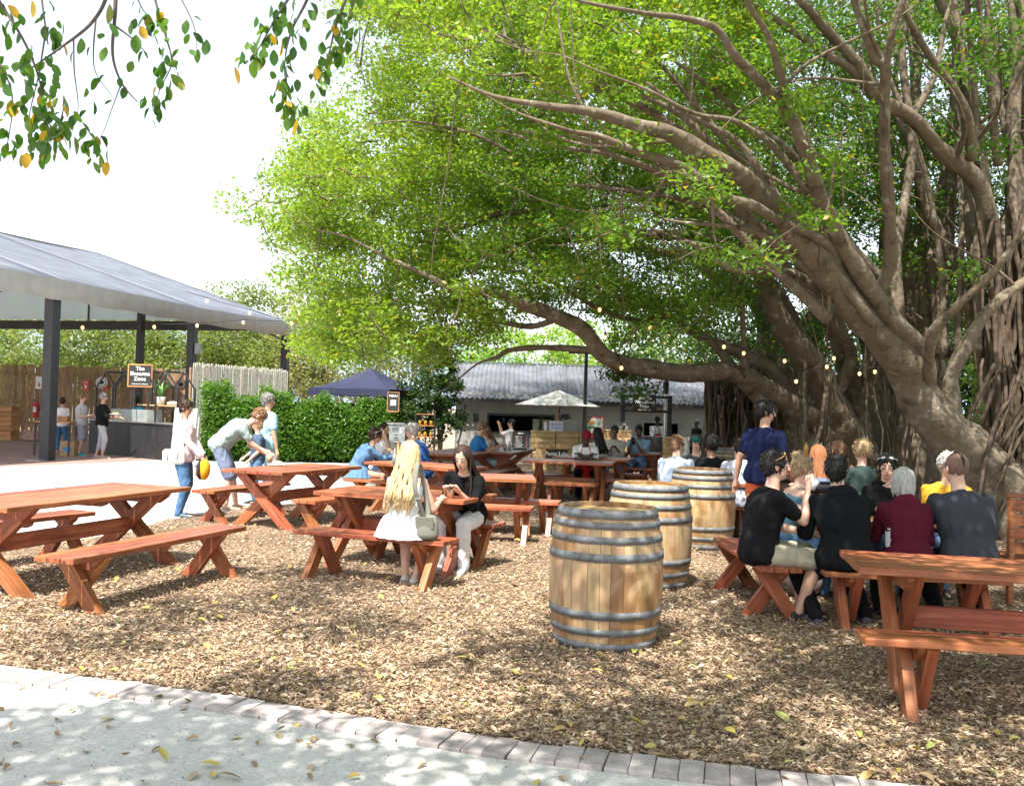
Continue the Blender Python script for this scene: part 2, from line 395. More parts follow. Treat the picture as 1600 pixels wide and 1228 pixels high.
# ------------------------------------------------------------------ tables and benches
BOARDS = {}
def board_mesh(L_, W_, T_, mat):
    k = (round(L_, 2), round(W_, 3), round(T_, 3), mat.name)
    if k not in BOARDS:
        me = MB().box((0, 0, 0), (k[0], k[1], k[2]), ch=0.004).mesh('board'); me.materials.append(mat); BOARDS[k] = me
    return BOARDS[k]
TG = {'t': 'red stained wooden picnic tables', 'b': 'red stained wooden benches'}
def rect_from(Np, Ep, z, L_=None, maxL=None):
    a = G(Np[0], Np[1], z); b = G(Ep[0], Ep[1], z)
    d = (b - a); 
    L0 = d.length; d.normalize()
    return a, d, (L_ or L0)
def furniture(kind, Np, Ep, label, W_=None, L_=None, end=False, other=None, anchor='N', planks=None):
    z = 0.75 if kind == 't' else 0.45
    a, d, L0 = rect_from(Np, Ep, z)
    if end:                                   # the given edge is the end, the length runs away from it
        W_ = L0; Lw = L_; perp = Vector((-d.y, d.x, 0)); c = a + d * (W_ / 2) + perp * (Lw / 2); yaw = math.atan2(perp.y, perp.x)
    else:
        Lw = L_ or L0
        perp = Vector((-d.y, d.x, 0))
        if other is not None:
            o_ = G(other[0], other[1], z); W_ = abs((o_ - a).dot(perp))
        W_ = W_ or (0.92 if kind == 't' else 0.35)
        base = a if anchor == 'N' else a + d * (L0 - Lw)
        c = base + d * (Lw / 2) + perp * (W_ / 2); yaw = math.atan2(d.y, d.x)
    yaw += random.uniform(-.004, .004)
    name = 'picnic_table' if kind == 't' else 'bench'
    t = empty(name, (c.x, c.y, 0), yaw)
    tag(t, label, 'picnic table' if kind == 't' else 'bench', TG[kind])
    H = z; T = 0.042; n = planks or (5 if kind == 't' else 3)
    pw = W_ / n
    for i in range(n):
        link('plank', board_mesh(Lw + random.choice((0, .004, -.004)) * 0, pw - 0.007, T, M_RED), t, None, (random.uniform(-.004, .004), -W_ / 2 + pw * (i + .5), H - T / 2 + random.uniform(-.0015, .0015)))
    # battens: trapezoid boards under the top
    bt = 0.10 if kind == 't' else 0.085
    inset = min(0.30, Lw * 0.15); xs = [-(Lw / 2 - inset), 0, Lw / 2 - inset]
    hw = W_ / 2 - (0.03 if kind == 't' else 0.015)
    for i, x in enumerate(xs):
        h_ = bt if i != 1 else 0.055
        mb = MB(); th = 0.04
        poly = [(-hw, H - T - 0.001), (hw, H - T - 0.001), (hw - 0.02, H - T - 0.035), (hw - 0.02 - h_ * 0.9, H - T - h_), (-hw + 0.02 + h_ * 0.9, H - T - h_), (-hw + 0.02, H - T - 0.035)]
        mb.prism(poly, -th / 2, th / 2)
        mb.v = [(v[1], v[0], v[2]) for v in mb.v]; mb.f = [f[::-1] for f in mb.f]
        o = mb.build('batten', M_RED, t, (x, 0, 0))
    # X legs: two crossing boards at each end
    lw, lt = (0.125, 0.065) if kind == 't' else (0.11, 0.062)
    top = H - T - 0.002
    spread_top = hw - 0.11 if kind == 't' else hw - 0.045
    spread_bot = W_ / 2 * (0.93 if kind == 't' else 1.05)
    for sx in (-1, 1):
        for k, sg in enumerate((-1, 1)):
            x = sx * (Lw / 2 - inset - 0.054 if True else 0) if k == 0 else sx * (Lw / 2 - inset + 0.054)
            # quad leg with horizontal cut ends
            dy = spread_top + spread_bot; ang = math.atan2(top, dy); ww = lw / math.sin(ang) / 2
            mb = MB()
            poly = [(-spread_bot * sg - ww, -0.0), (-spread_bot * sg + ww, 0.0), (spread_top * sg + ww, top), (spread_top * sg - ww, top)]
            mb.prism(poly, -lt / 2, lt / 2)
            mb.v = [(v[1], v[0], v[2]) for v in mb.v]; mb.f = [f[::-1] for f in mb.f]
            # local frame with X along the board so the grain follows it
            mid = Vector((0, (spread_top - spread_bot) * sg / 2, top / 2))
            dirv = Vector((0, dy * sg, top)).normalized()
            Mx = Matrix((dirv, Vector((1, 0, 0)), dirv.cross(Vector((1, 0, 0))))).transposed()
            inv = Mx.transposed()
            mb.v = [tuple(inv @ (Vector(v) - mid)) for v in mb.v]
            o = mb.build('leg', M_RED, t, (x, mid.y, mid.z), Mx.to_euler())
    if kind == 't':
        zc = top * (spread_bot / (spread_top + spread_bot)) - 0.01
        link('stretcher', board_mesh(Lw - 2 * inset - 0.13, 0.04, 0.135, M_RED), t, None, (0, 0, zc))
    return t
FT = [
 ('t', (11, 794), (300, 760.7), 'large picnic table at the yard edge with its left end outside the photograph', dict(W_=0.95)),
 ('b', (115, 874), (386, 822), 'bench with three plank top on the near side of the largest left table', dict(W_=0.36)),
 ('b', (-60, 822), (150, 799), 'bench on the far side of the largest left table by the pale paving', dict(W_=0.36)),
 ('t', (441, 738.5), (566, 728.4), 'picnic table in full sun with a paper cup and plate on it', dict(W_=0.95)),
 ('b', (335, 767.5), (455, 754), 'bench in front of the bending man beside the sunlit table', dict(W_=0.36)),
 ('b', (492, 783), (575, 774), 'orange lit bench between the sunlit table and the table of the two young women', dict(W_=0.36)),
 ('t', (489, 767), (724, 782.5), 'picnic table between the blonde woman and the brunette in black', dict(W_=0.92)),
 ('b', (457, 827), (693, 847), 'bench under the blonde woman in the white dress', dict(W_=0.34)),
 ('b', (569, 805), (771, 820.5), 'bench under the brunette in the black top', dict(W_=0.36)),
 ('t', (568, 721), (700, 732), 'picnic table where the denim dress woman and grey haired man sit', dict(W_=0.92)),
 ('b', (536, 747), (650, 756), 'bench under the woman in the denim dress', dict(W_=0.36)),
 ('b', (600, 729), (725, 739), 'bench behind the table of the grey haired man', dict(W_=0.36)),
 ('t', (731, 711), (790, 703), 'picnic table with crossed legs right behind the brunette', dict(W_=0.95, other=(672, 704))),
 ('t', (802, 707.5), (838, 701), 'picnic table of the man in the blue tee shirt', dict(W_=0.95, other=(750, 701))),
 ('b', (776, 739), (814, 729.5), 'bench pointing at the table of the man in the blue tee shirt', dict(W_=0.36, other=(746, 737))),
 ('t', (712, 746), (838, 749.5), 'empty picnic table just behind and right of the brunette', dict(W_=0.92)),
 ('b', (735, 778.5), (872, 785), 'far bench of the empty table behind the brunette', dict(W_=0.36)),
 ('b', (715, 789.5), (830, 794.5), 'near bench of the empty table behind the brunette', dict(W_=0.36)),
 ('t', (816, 719), (957, 724.5), 'picnic table the waiter in the red apron leans on', dict(W_=0.92)),
 ('b', (850, 753.5), (930, 757.5), 'near bench at the table of the red apron waiter', dict(W_=0.36)),
 ('b', (822, 741), (960, 745), 'far bench at the table of the red apron waiter', dict(W_=0.36)),
 ('t', (862, 713.5), (983, 718.5), 'second picnic table behind the red apron waiter', dict(W_=0.9)),
 ('b', (925, 748), (971, 750.5), 'bench beside the second table behind the red apron waiter', dict(W_=0.36)),
 ('t', (958, 706.5), (1027, 709.5), 'picnic table before the man in cream and the man holding a phone', dict(W_=0.9)),
 ('b', (965, 740), (996, 742), 'shorter bench near the table of the man holding a phone', dict(W_=0.33)),
 ('b', (965, 730), (1020, 732.5), 'longer bench at the table of the man holding a phone', dict(W_=0.33)),
 ('t', (1290, 816), (1545, 829), 'picnic table hidden among the seated group in dark clothes', dict(W_=0.80)),
 ('b', (1188, 886), (1256, 888), 'bench seen end on under the man in the black tee shirt', dict(end=True, L_=1.75)),
 ('b', (1290, 893), (1585, 907), 'long bench under the black hoodie and the maroon jacket', dict(W_=0.34)),
 ('t', (1343, 886), (1600, 900.6), 'empty picnic table at the right edge of the photograph', dict(W_=0.75, L_=2.1)),
 ('b', (1352, 997), (1600, 1012), 'nearest bench at the right edge of the photograph', dict(W_=0.28, L_=2.0)),
 ('t', (1170, 777), (1300, 783), 'picnic table with a black bag behind the laughing girl', dict(W_=0.85)),
 ('b', (1100, 789), (1190, 794), 'bench under the person in the pale grey shirt', dict(W_=0.34)),
 ('t', (1060, 752), (1180, 757), 'picnic table behind the three barrels where the green cap man sits', dict(W_=0.85)),
 ('b', (1040, 785), (1150, 789), 'bench under the man in the pale blue shirt behind the barrels', dict(W_=0.34)),
]
for k, a, b, lab, kw in FT: furniture(k, a, b, lab, **kw)

# ------------------------------------------------------------------ barrels
M_STAVE = woodmat('oak_barrel_staves', (0.32, 0.20, 0.10), (0.42, 0.285, 0.155), (0.49, 0.35, 0.20), rough=0.6, gscale=(14, 14, 1.0), axis_noise=4, knots=False, ov=0.05)
def stain(m):
    t = m.node_tree; b = t.nodes['Principled BSDF']; src = b.inputs['Base Color'].links[0].from_socket
    tc = N(t, 'ShaderNodeTexCoord'); n = N(t, 'ShaderNodeTexNoise'); n.inputs['Scale'].default_value = 3.2; n.inputs['Detail'].default_value = 7; n.inputs['Distortion'].default_value = .8
    t.links.new(tc.outputs['Object'], n.inputs['Vector']); r = ramp(t, [(.50, (1, 1, 1)), (.58, (.72, .55, .40)), (.75, (.55, .38, .25))]); t.links.new(n.outputs['Fac'], r.inputs[0])
    mx = N(t, 'ShaderNodeMix', data_type='RGBA', blend_type='MULTIPLY'); mx.inputs['Factor'].default_value = .85; t.links.new(src, mx.inputs['A']); t.links.new(r.outputs[0], mx.inputs['B']); t.links.new(mx.outputs['Result'], b.inputs['Base Color'])
stain(M_STAVE)
def hoopmat():
    m, t, b = nmat('galvanised_hoop'); L = t.links
    tc = N(t, 'ShaderNodeTexCoord'); n = N(t, 'ShaderNodeTexNoise'); n.inputs['Scale'].default_value = 14; n.inputs['Detail'].default_value = 9; n.inputs['Roughness'].default_value = 0.7
    L.new(tc.outputs['Object'], n.inputs[0]); r = ramp(t, [(0.3, (0.085, 0.08, 0.075)), (0.5, (0.15, 0.158, 0.163)), (0.72, (0.235, 0.25, 0.26))]); L.new(n.outputs['Fac'], r.inputs[0])
    L.new(r.outputs[0], b.inputs['Base Color']); b.inputs['Metallic'].default_value = 0.2; b.inputs['Roughness'].default_value = 0.62
    return m
M_HOOP = hoopmat()
def barrel(px, py, d, label, first=False):
    c = at(px, py, d)
    t = empty('wine_barrel', (c.x, c.y, 0), random.uniform(0, 6))
    tag(t, label, 'barrel', 'oak wine barrels standing on the leaf litter')
    Hb, rr, rb = 0.965, 0.337, 0.402
    def rad(f): return rr + (rb - rr) * (1 - (2 * f - 1) ** 2) ** 0.85
    ns = 26; zs = [i / 12 for i in range(13)]
    widths = [random.uniform(0.75, 1.25) for _ in range(ns)]; tot = sum(widths); a = 0
    for k in range(ns):
        da = 2 * math.pi * widths[k] / tot; g = 0.0035; mb = MB(); V = []
        th = 0.024
        for f in zs:
            r1 = rad(f) - 0.001; z = f * Hb
            for r_ in (r1, r1 - th):
                for j in range(4):
                    an = a + g + (da - 2 * g) * j / 3; V.append((r_ * math.cos(an), r_ * math.sin(an), z))
        Fc = []
        for i in range(len(zs) - 1):
            o = i * 8
            for j in range(3):
                Fc.append((o + j, o + j + 1, o + 8 + j + 1, o + 8 + j)); Fc.append((o + 4 + j + 1, o + 4 + j, o + 12 + j, o + 12 + j + 1))
            Fc.append((o + 3, o + 7, o + 15, o + 11)); Fc.append((o + 4, o, o + 8, o + 12))
        e = (len(zs) - 1) * 8
        for j in range(3): Fc.append((e + j, e + j + 1, e + 5 + j, e + 4 + j)); Fc.append((j + 1, j, 4 + j, 5 + j))
        mb.addm(V, Fc, False); mb.build('stave', M_STAVE, t); a += da
    for f, hw in ((0.972, .062), (0.895, .045), (0.795, .047), (0.675, .055), (0.275, .055), (0.155, .047), (0.05, .055)):
        z = f * Hb; h = hw / 2; mb = MB()
        fa, fb = f - h / Hb, min(f + h / Hb, 1.0)
        p = [(rad(fa) + .0015, fa * Hb), (rad(fa) + .006, fa * Hb), (rad(fb) + .006, fb * Hb), (rad(fb) + .0015, fb * Hb)]
        mb.lathe(p, 48); 
        o = mb.build('hoop', M_HOOP, t)
        an = random.uniform(0, 6.28)
        for s_ in (-.025, .025):
            q = MB().ell(((rad(f) + .007) * math.cos(an + s_), (rad(f) + .007) * math.sin(an + s_), z), (.006, .006, .006), 6, 4)
            q.build('rivet', M_HOOP, o)
    mb = MB(); w_ = 0.6 / 6
    for i in range(6):
        y = -0.3 + w_ * (i + .5); hl = math.sqrt(max(0.312 ** 2 - y * y, 0.01)) 
        q = MB().box((0, 0, 0), (2 * hl - .004, w_ - .003, .02)); q.build('head_board', M_CRATE, t, (0, y, Hb - .045))
    return t
barrel(943.7, 1000, 6.80, 'nearest oak barrel with a brown stain on its belly')
barrel(1012.5, 900, 9.1, 'middle oak barrel of the row, half hidden by the nearest one')
barrel(1095, 860, 11.75, 'third oak barrel of the row, in front of the man in a green cap')
barrel(1145, 760, 19.5, 'far oak barrel behind the green cap man near the dark roots')

# ------------------------------------------------------------------ pavilion
M_ROOFC = plain('grey_vinyl_roof', (0.19, 0.21, 0.25), 0.6, 0, 0.12, 1.5, bscale=6, bump=0.2)
M_VAL = plain('dusty_valance_vinyl', (0.36, 0.355, 0.35), 0.7, 0, 0.06, 3, bscale=10)
M_CLEAR = plain('milky_gable_sheet', (0.72, 0.77, 0.77), 0.7, 0, 0.05, 1)
def translucent(m, f, col):
    t = m.node_tree; b = t.nodes['Principled BSDF']; tr = N(t, 'ShaderNodeBsdfTranslucent'); tr.inputs[0].default_value = (*col, 1); mx = N(t, 'ShaderNodeMixShader'); mx.inputs[0].default_value = f
    t.links.new(b.outputs[0], mx.inputs[1]); t.links.new(tr.outputs[0], mx.inputs[2]); t.links.new(mx.outputs[0], t.nodes['Material Output'].inputs[0])
translucent(M_CLEAR, .6, (.85, .9, .9)); translucent(M_ROOFC, .35, (.55, .55, .52))
pv = empty('marquee_pavilion', (0, 0, 0)); tag(pv, 'large open marquee with a blue grey vinyl roof and thick black posts', 'marquee')
E0 = at(-250, 395, 19.2); 
ZE = 4.33
P1 = at(78, 600, 23.6); P2 = at(298, 600, 29.9); P3 = at(444, 600, 34.6)
P1.z = P2.z = P3.z = 0
dirE = (P3 - P1).normalized(); P0 = P1 - dirE * 5.3
perpE = Vector((-dirE.y, dirE.x, 0))          # towards the far left side
Wd_ = 17.0
def onp(p, z): return Vector((p.x, p.y, z))
eave = [P0, P1, P2, P3]
def post(p, wx, h, nm='post', par=pv, mat=M_BLACK):
    t = MB(); t.box((0, 0, h / 2), (wx, wx, h), ch=0.01); o = t.build(nm, mat, par, (p.x, p.y, 0), (0, 0, math.atan2(dirE.y, dirE.x))); return o
for i, p in enumerate(eave):
    if i: 
        o = post(p, 0.27 if i == 1 else 0.24, ZE)
        MB().box((0, 0, .012), (.8, .6, .024)).build('base_plate', M_STEEL, o)
    q = p + perpE * Wd_; post(q, 0.22, ZE)
    post(p + perpE * Wd_ * 0.5 + Vector((0, 0, 0)), 0.02, 0.02) if False else None
RZ = 7.2
def panel(a, b, c, d_, nm, mat, th=0.02, n=8, sag=0.0):
    mb = MB(); V = []; m = n + 1
    for s_ in (0, 1):
        for i in range(m):
            for j in range(m):
                u, v = i / n, j / n
                p = a.lerp(b, u).lerp(d_.lerp(c, u), v); p = Vector(p)
                p.z -= sag * 4 * (u * (1 - u)) * (0.3 + v * 0.7) + s_ * th
                V.append(p)
    Fc = []
    for i in range(n):
        for j in range(n):
            k = i * m + j; Fc.append((k, k + m, k + m + 1, k + 1)); k += m * m; Fc.append((k, k + 1, k + m + 1, k + m))
    for i in range(n):
        k = i * m; Fc.append((k + m * m, k + m + m * m, k + m, k)); k += n; Fc.append((k, k + m, k + m + m * m, k + m * m))
    for j in range(n):
        k = j; Fc.append((k, k + 1, k + 1 + m * m, k + m * m)); k = n * m + j; Fc.append((k + m * m, k + 1 + m * m, k + 1, k))
    mb.addm(V, Fc, True); return mb.build(nm, mat, pv)
for i in range(3):
    a, b = onp(eave[i], ZE + .12), onp(eave[i + 1], ZE + .12)
    a = a - perpE * .25; b = b - perpE * .25
    if i == 2: b = b + dirE * .3
    # hip at the far end
    ra = onp(eave[i] + perpE * Wd_ / 2, RZ); rb = onp(eave[i + 1] + perpE * Wd_ / 2, RZ)
    if i == 2: rb = onp(eave[3] + dirE * 0.3 + perpE * Wd_ / 2, RZ)
    panel(a + dirE * .015, b - dirE * .015, rb - dirE * .015, ra + dirE * .015, 'roof_panel', M_ROOFC, sag=0.10)
    a2, b2 = onp(eave[i] + perpE * (Wd_ + .25), ZE + .12), onp(eave[i + 1] + perpE * (Wd_ + .25), ZE + .12)
    panel(ra, rb, b2, a2, 'roof_panel', M_ROOFC, sag=0.06)
    # valance hanging from the eave
    mb = MB(); n = 14; V = []
    for k in range(n + 1):
        p = a.lerp(b, k / n) - perpE * .03; wv = 0.02 * math.sin(k * 1.9 + i)
        V += [p + Vector((0, 0, 0)) , p - perpE * wv + Vector((0, 0, -.50 + .025 * math.sin(k * 1.3)))]
    V2 = [v + perpE * .012 for v in V]; m = len(V)
    Fc = [(2 * k, 2 * k + 2, 2 * k + 3, 2 * k + 1) for k in range(n)] + [(m + 2 * k, m + 2 * k + 1, m + 2 * k + 3, m + 2 * k + 2) for k in range(n)] + [(2 * k + 1, 2 * k + 3, m + 2 * k + 3, m + 2 * k + 1) for k in range(n)]
    mb.addm(V + V2, Fc, True); mb.build('valance', M_VAL, pv)
    mb = MB(); mb.box((0, 0, 0), ((b - a).length, .12, .16)); mid = (eave[i] + eave[i + 1]) / 2
    for off_ in (0, Wd_):
        q = mid + perpE * off_; link('eave_beam', board_mesh((eave[i + 1] - eave[i]).length, .12, .22, M_BLACK), pv, None, (q.x, q.y, ZE - .02), (0, 0, math.atan2(dirE.y, dirE.x)))
def bar(a, b, w_, nm, par, mat, h=None):
    a, b = Vector(a), Vector(b); d = b - a; L_ = d.length
    o = MB().box((0, 0, 0), (L_, w_, h or w_)).build(nm, mat, par, (a + b) / 2, d.to_track_quat('X', 'Z').to_euler()); return o
for p in eave[1:]:
    a, b = onp(p, ZE), onp(p + perpE * Wd_, ZE); r_ = onp(p + perpE * Wd_ / 2, RZ - .12)
    bar(a, r_, .1, 'rafter', pv, M_BLACK, .14); bar(b, r_, .1, 'rafter', pv, M_BLACK, .14)
    if p is eave[3]: 
        bar(a, b, .1, 'cross_beam', pv, M_BLACK, .34)
    MB().box((0, 0, 0), (.06, .06, 1.3)).build('king_post', M_BLACK, pv, (r_.x, r_.y, ZE + .6))
bar(onp(P3, ZE - .55), onp(P3 - dirE * 2.6, ZE - .1), .05, 'brace', pv, M_BLACK)
# milky sheet closing the far gable, king post and end posts
mb = MB(); ga = onp(P3 + dirE * .12, ZE + .22); gb = onp(P3 + dirE * .12 + perpE * Wd_, ZE + .22); gc = onp(P3 + dirE * .12 + perpE * Wd_ / 2, RZ - .1)
mb.addm([ga, gb, gc, ga + dirE * .02, gb + dirE * .02, gc + dirE * .02], [(0, 1, 2), (5, 4, 3), (0, 3, 4, 1), (1, 4, 5, 2), (2, 5, 3, 0)]); mb.build('gable_sheet', M_CLEAR, pv)
for px in (217,):
    q = at(px, 600, 35.2); post(Vector((q.x, q.y, 0)), .22, 5.4)
MB().box((0, 0, 0), (.16, .2, .34), ch=.02).build('loudspeaker', plain('grey_speaker', (.3, .3, .3), .6), pv, (P2.x + .22, P2.y - .1, ZE - 1.15))
tag(bpy.data.objects['loudspeaker'], 'small grey loudspeaker hanging on the second black marquee post', 'loudspeaker'); bpy.data.objects['loudspeaker'].parent = None

# ------------------------------------------------------------------ fences
def slat_fence(x0, x1, Y0, Y1, top, label, mat, wslat=0.17):
    a = at(x0, 620, Y0); b = at(x1, 620, Y1); a.z = b.z = 0; d = b - a; n = int(d.length / wslat); yaw = math.atan2(d.y, d.x)
    t = empty('wooden_fence', a, yaw); tag(t, label, 'fence')
    me = {}
    for i in range(n):
        h = top + random.uniform(-.07, .07); k = random.randint(0, 5)
        ww = random.uniform(.8, .99) * wslat
        o = MB().box((0, 0, 0), (ww, .025, h), ch=.003).build('slat', mat, t, (i * wslat + wslat / 2, random.uniform(-.012, .012), h / 2), (0, random.uniform(-.012, .012), 0))
    for z in (0.45, 1.35, top - .35):
        MB().box((d.length / 2, .05, z), (d.length, .06, .09)).build('rail', mat, t)
    return t
slat_fence(-60, 340, 38.9, 39.3, 2.78, 'brown slatted wooden fence behind the food stall', M_FENCE)
# pale reed fence
M_REED = plain('bleached_reeds', (0.74, 0.70, 0.62), 0.85, 0, 0.10, 12, bump=0)
a = at(300, 620, 26.8); b = at(449, 620, 30.6); a.z = b.z = 0; d = b - a; yaw = math.atan2(d.y, d.x)
t = empty('reed_fence', a, yaw); tag(t, 'bleached pale reed fence standing behind the leafy hedge', 'fence')
n = int(d.length / .022); V = []; 
mb = MB()
for i in range(n):
    h = 2.62 + random.uniform(-.05, .04); x = i * .022; mb.tube([(x, random.uniform(-.008, .008), .05), (x + random.uniform(-.01, .01), random.uniform(-.008, .008), h)], random.uniform(.009, .013), 4, caps=False)
o = mb.build('reeds', M_REED, t); o['kind'] = 'stuff'
for k in range(5): MB().box((d.length * k / 4, .06, 1.25), (.08, .06, 2.5)).build('post', M_FENCE, t)

# ------------------------------------------------------------------ building with corrugated roof
YB = 30.0
wl = at(712, 640, YB).x; wr = at(1105, 640, YB).x; ZEV = 1.92; 
bd = empty('low_kitchen_building', (0, 0, 0)); tag(bd, 'long low pale kitchen building with a corrugated grey roof', 'building')
def wallbox(x0, x1, z0, z1, nm='wall', mat=M_WALL, y=YB, th=.2): return MB().box(((x0 + x1) / 2, y + th / 2, (z0 + z1) / 2), (x1 - x0, th, z1 - z0)).build(nm, mat, bd)
def X(px): return at(px, 660, YB).x
def Z(py, px=850): return at(px, py, YB).z
w1a, w1b, w1t = X(761), X(866), Z(648)
w2a, w2b, w2t = X(1003), X(1062), Z(658, 1030)
xr = X(1190)
sill = Z(679); sill2 = .82
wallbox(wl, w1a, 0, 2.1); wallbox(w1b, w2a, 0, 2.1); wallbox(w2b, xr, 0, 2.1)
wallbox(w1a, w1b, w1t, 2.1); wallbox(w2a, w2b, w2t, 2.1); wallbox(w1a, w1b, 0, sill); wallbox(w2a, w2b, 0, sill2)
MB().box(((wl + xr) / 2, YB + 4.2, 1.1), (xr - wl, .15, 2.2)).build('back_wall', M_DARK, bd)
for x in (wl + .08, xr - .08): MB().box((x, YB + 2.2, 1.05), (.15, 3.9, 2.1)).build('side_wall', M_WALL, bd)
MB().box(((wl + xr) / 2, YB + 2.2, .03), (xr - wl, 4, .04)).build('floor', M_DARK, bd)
# window / hatch frames
for (x0, x1, zt, zb) in ((w1a, w1b, w1t, sill), (w2a, w2b, w2t, sill2)):
    f = MB(); f.box(((x0 + x1) / 2, YB - .02, zt - .03), (x1 - x0, .06, .07)); f.box((x0 + .03, YB - .02, (zt + zb) / 2), (.06, .06, zt - zb - .14)); f.box((x1 - .03, YB - .02, (zt + zb) / 2), (.06, .06, zt - zb - .14)); f.box(((x0 + x1) / 2, YB - .03, zb + .03), (x1 - x0, .1, .05))
    f.build('window_frame', M_BLACK if x0 < 2 else M_STEEL, bd)
# green glimpse panes: lit greenery seen through the hatch is put into the pane colour
M_GLASS = plain('green_view_pane', (0.35, 0.45, 0.30), 0.1, 0, .3, 3, bump=0)
for x0, x1 in ((X(833), X(843)), (X(848), X(862))):
    o = MB().box(((x0 + x1) / 2, YB + .35, Z(668)), (x1 - x0, .03, .5)).build('window_pane', M_GLASS, bd)
MB().box((X(845.5), YB + .36, Z(667)), (.1, .06, .6)).build('mullion', M_BLACK, bd)
# corrugated roof sheets
M_CORR = plain('corrugated_fibre_cement', (0.12, 0.127, 0.145), 0.85, 0, 0.2, 1.4, bump=.1, bscale=30)
ridge_z = at(850, 571, YB + 4.0).z; x = wl - .75 + .9; sh = .95
slope_lean = 0.0
x = wl - .3
while x < xr + .6:
    mb = MB(); n = 36; V = []
    for row, (yy, zz) in enumerate(((YB - .45, ZEV), (YB + 1.8, (ZEV + ridge_z) / 2 + .02), (YB + 4.0, ridge_z))):
        for i in range(n + 1):
            V.append((x + sh * i / n, yy, zz + .026 * math.sin(i / n * 6 * 2 * math.pi)))
    V += [(p[0], p[1], p[2] - .012) for p in V]; m = (n + 1) * 3
    Fc = [(r * (n + 1) + i, r * (n + 1) + i + 1, (r + 1) * (n + 1) + i + 1, (r + 1) * (n + 1) + i) for r in range(2) for i in range(n)]
    Fc += [tuple(m + q for q in f[::-1]) for f in Fc] + [(i, m + i, m + i + 1, i + 1) for i in range(n)]
    mb.addm(V, Fc, True); mb.build('roof_sheet', M_CORR, bd, (0, 0, random.uniform(-.004, .004))); x += sh - .02
MB().box(((wl + xr) / 2, YB - .47, ZEV - .075), (xr - wl + 1, .03, .1)).build('gutter', M_BLACK, bd)
mb = MB(); mb.box(((wl + xr) / 2, YB + 4.05, ridge_z + .04), (xr - wl + 1, .25, .04)); mb.build('ridge_cap', M_CORR, bd)
MB().box(((wl + xr) / 2, YB + 6, 1.4), (xr - wl, 3.6, 2.8)).build('rear_block', M_WALL, bd)
for px in (743, 884): 
    MB().box((X(px), YB - .08, Z(653, px)), (.16, .14, .24), ch=.02).build('wall_lamp', M_BLACK, bd)
cb = MB(); cb.tube([at(727, 632, YB - .03), at(724, 660, YB - .03), at(716, 690, YB - .03), at(714, 712, YB - .03)], .015, 5); cb.build('wall_cable', M_BLACK, bd)
cb = MB(); cb.tube([at(874, 634, YB - .03), at(875, 660, YB - .03), at(875, 690, YB - .03)], .015, 5); cb.build('wall_cable', M_BLACK, bd)
# ------------------------------------------------------------------ vegetation
def barkmat(name, a, b_, c, sc=3.0):
    m, t, b = nmat(name); L = t.links
    tc = N(t, 'ShaderNodeTexCoord'); n = N(t, 'ShaderNodeTexNoise'); n.inputs['Scale'].default_value = sc; n.inputs['Detail'].default_value = 10; n.inputs['Roughness'].default_value = 0.7
    L.new(tc.outputs['Object'], n.inputs[0]); r = ramp(t, [(0.33, a), (0.47, b_), (0.56, b_), (0.68, c)]); L.new(n.outputs['Fac'], r.inputs[0]); L.new(r.outputs[0], b.inputs['Base Color'])
    b.inputs['Roughness'].default_value = 0.85; b.inputs['Specular IOR Level'].default_value = 0.2
    n2 = N(t, 'ShaderNodeTexNoise'); n2.inputs['Scale'].default_value = 16; n2.inputs['Detail'].default_value = 8; L.new(tc.outputs['Object'], n2.inputs[0])
    bp = N(t, 'ShaderNodeBump'); bp.inputs['Strength'].default_value = 0.7; bp.inputs['Distance'].default_value = 0.03; L.new(n2.outputs['Fac'], bp.inputs['Height']); L.new(bp.outputs[0], b.inputs['Normal'])
    return m
M_BARK = barkmat('fig_bark', (0.06, 0.045, 0.03), (0.15, 0.118, 0.083), (0.33, 0.30, 0.245), 4.5)
M_ROOT = barkmat('aerial_root_bark', (0.04, 0.028, 0.02), (0.085, 0.062, 0.043), (0.16, 0.125, 0.09), 2)
M_LEAF = attr_mat('fig_leaves', rough=0.42, transl=0.5, spec=0.5, mul=(1.55, 1.6, 0.75))
def crom(P, k=5):
    P = [np.array(p, float) for p in P]; out = []
    for i in range(len(P) - 1):
        p0 = P[max(i - 1, 0)]; p1 = P[i]; p2 = P[i + 1]; p3 = P[min(i + 2, len(P) - 1)]
        for j in range(k):
            t = j / k
            out.append(0.5 * ((2 * p1) + (-p0 + p2) * t + (2 * p0 - 5 * p1 + 4 * p2 - p3) * t * t + (-p0 + 3 * p1 - 3 * p2 + p3) * t ** 3))
    out.append(P[-1]); return out
NODES = []                                        # points on limbs from which twigs can start
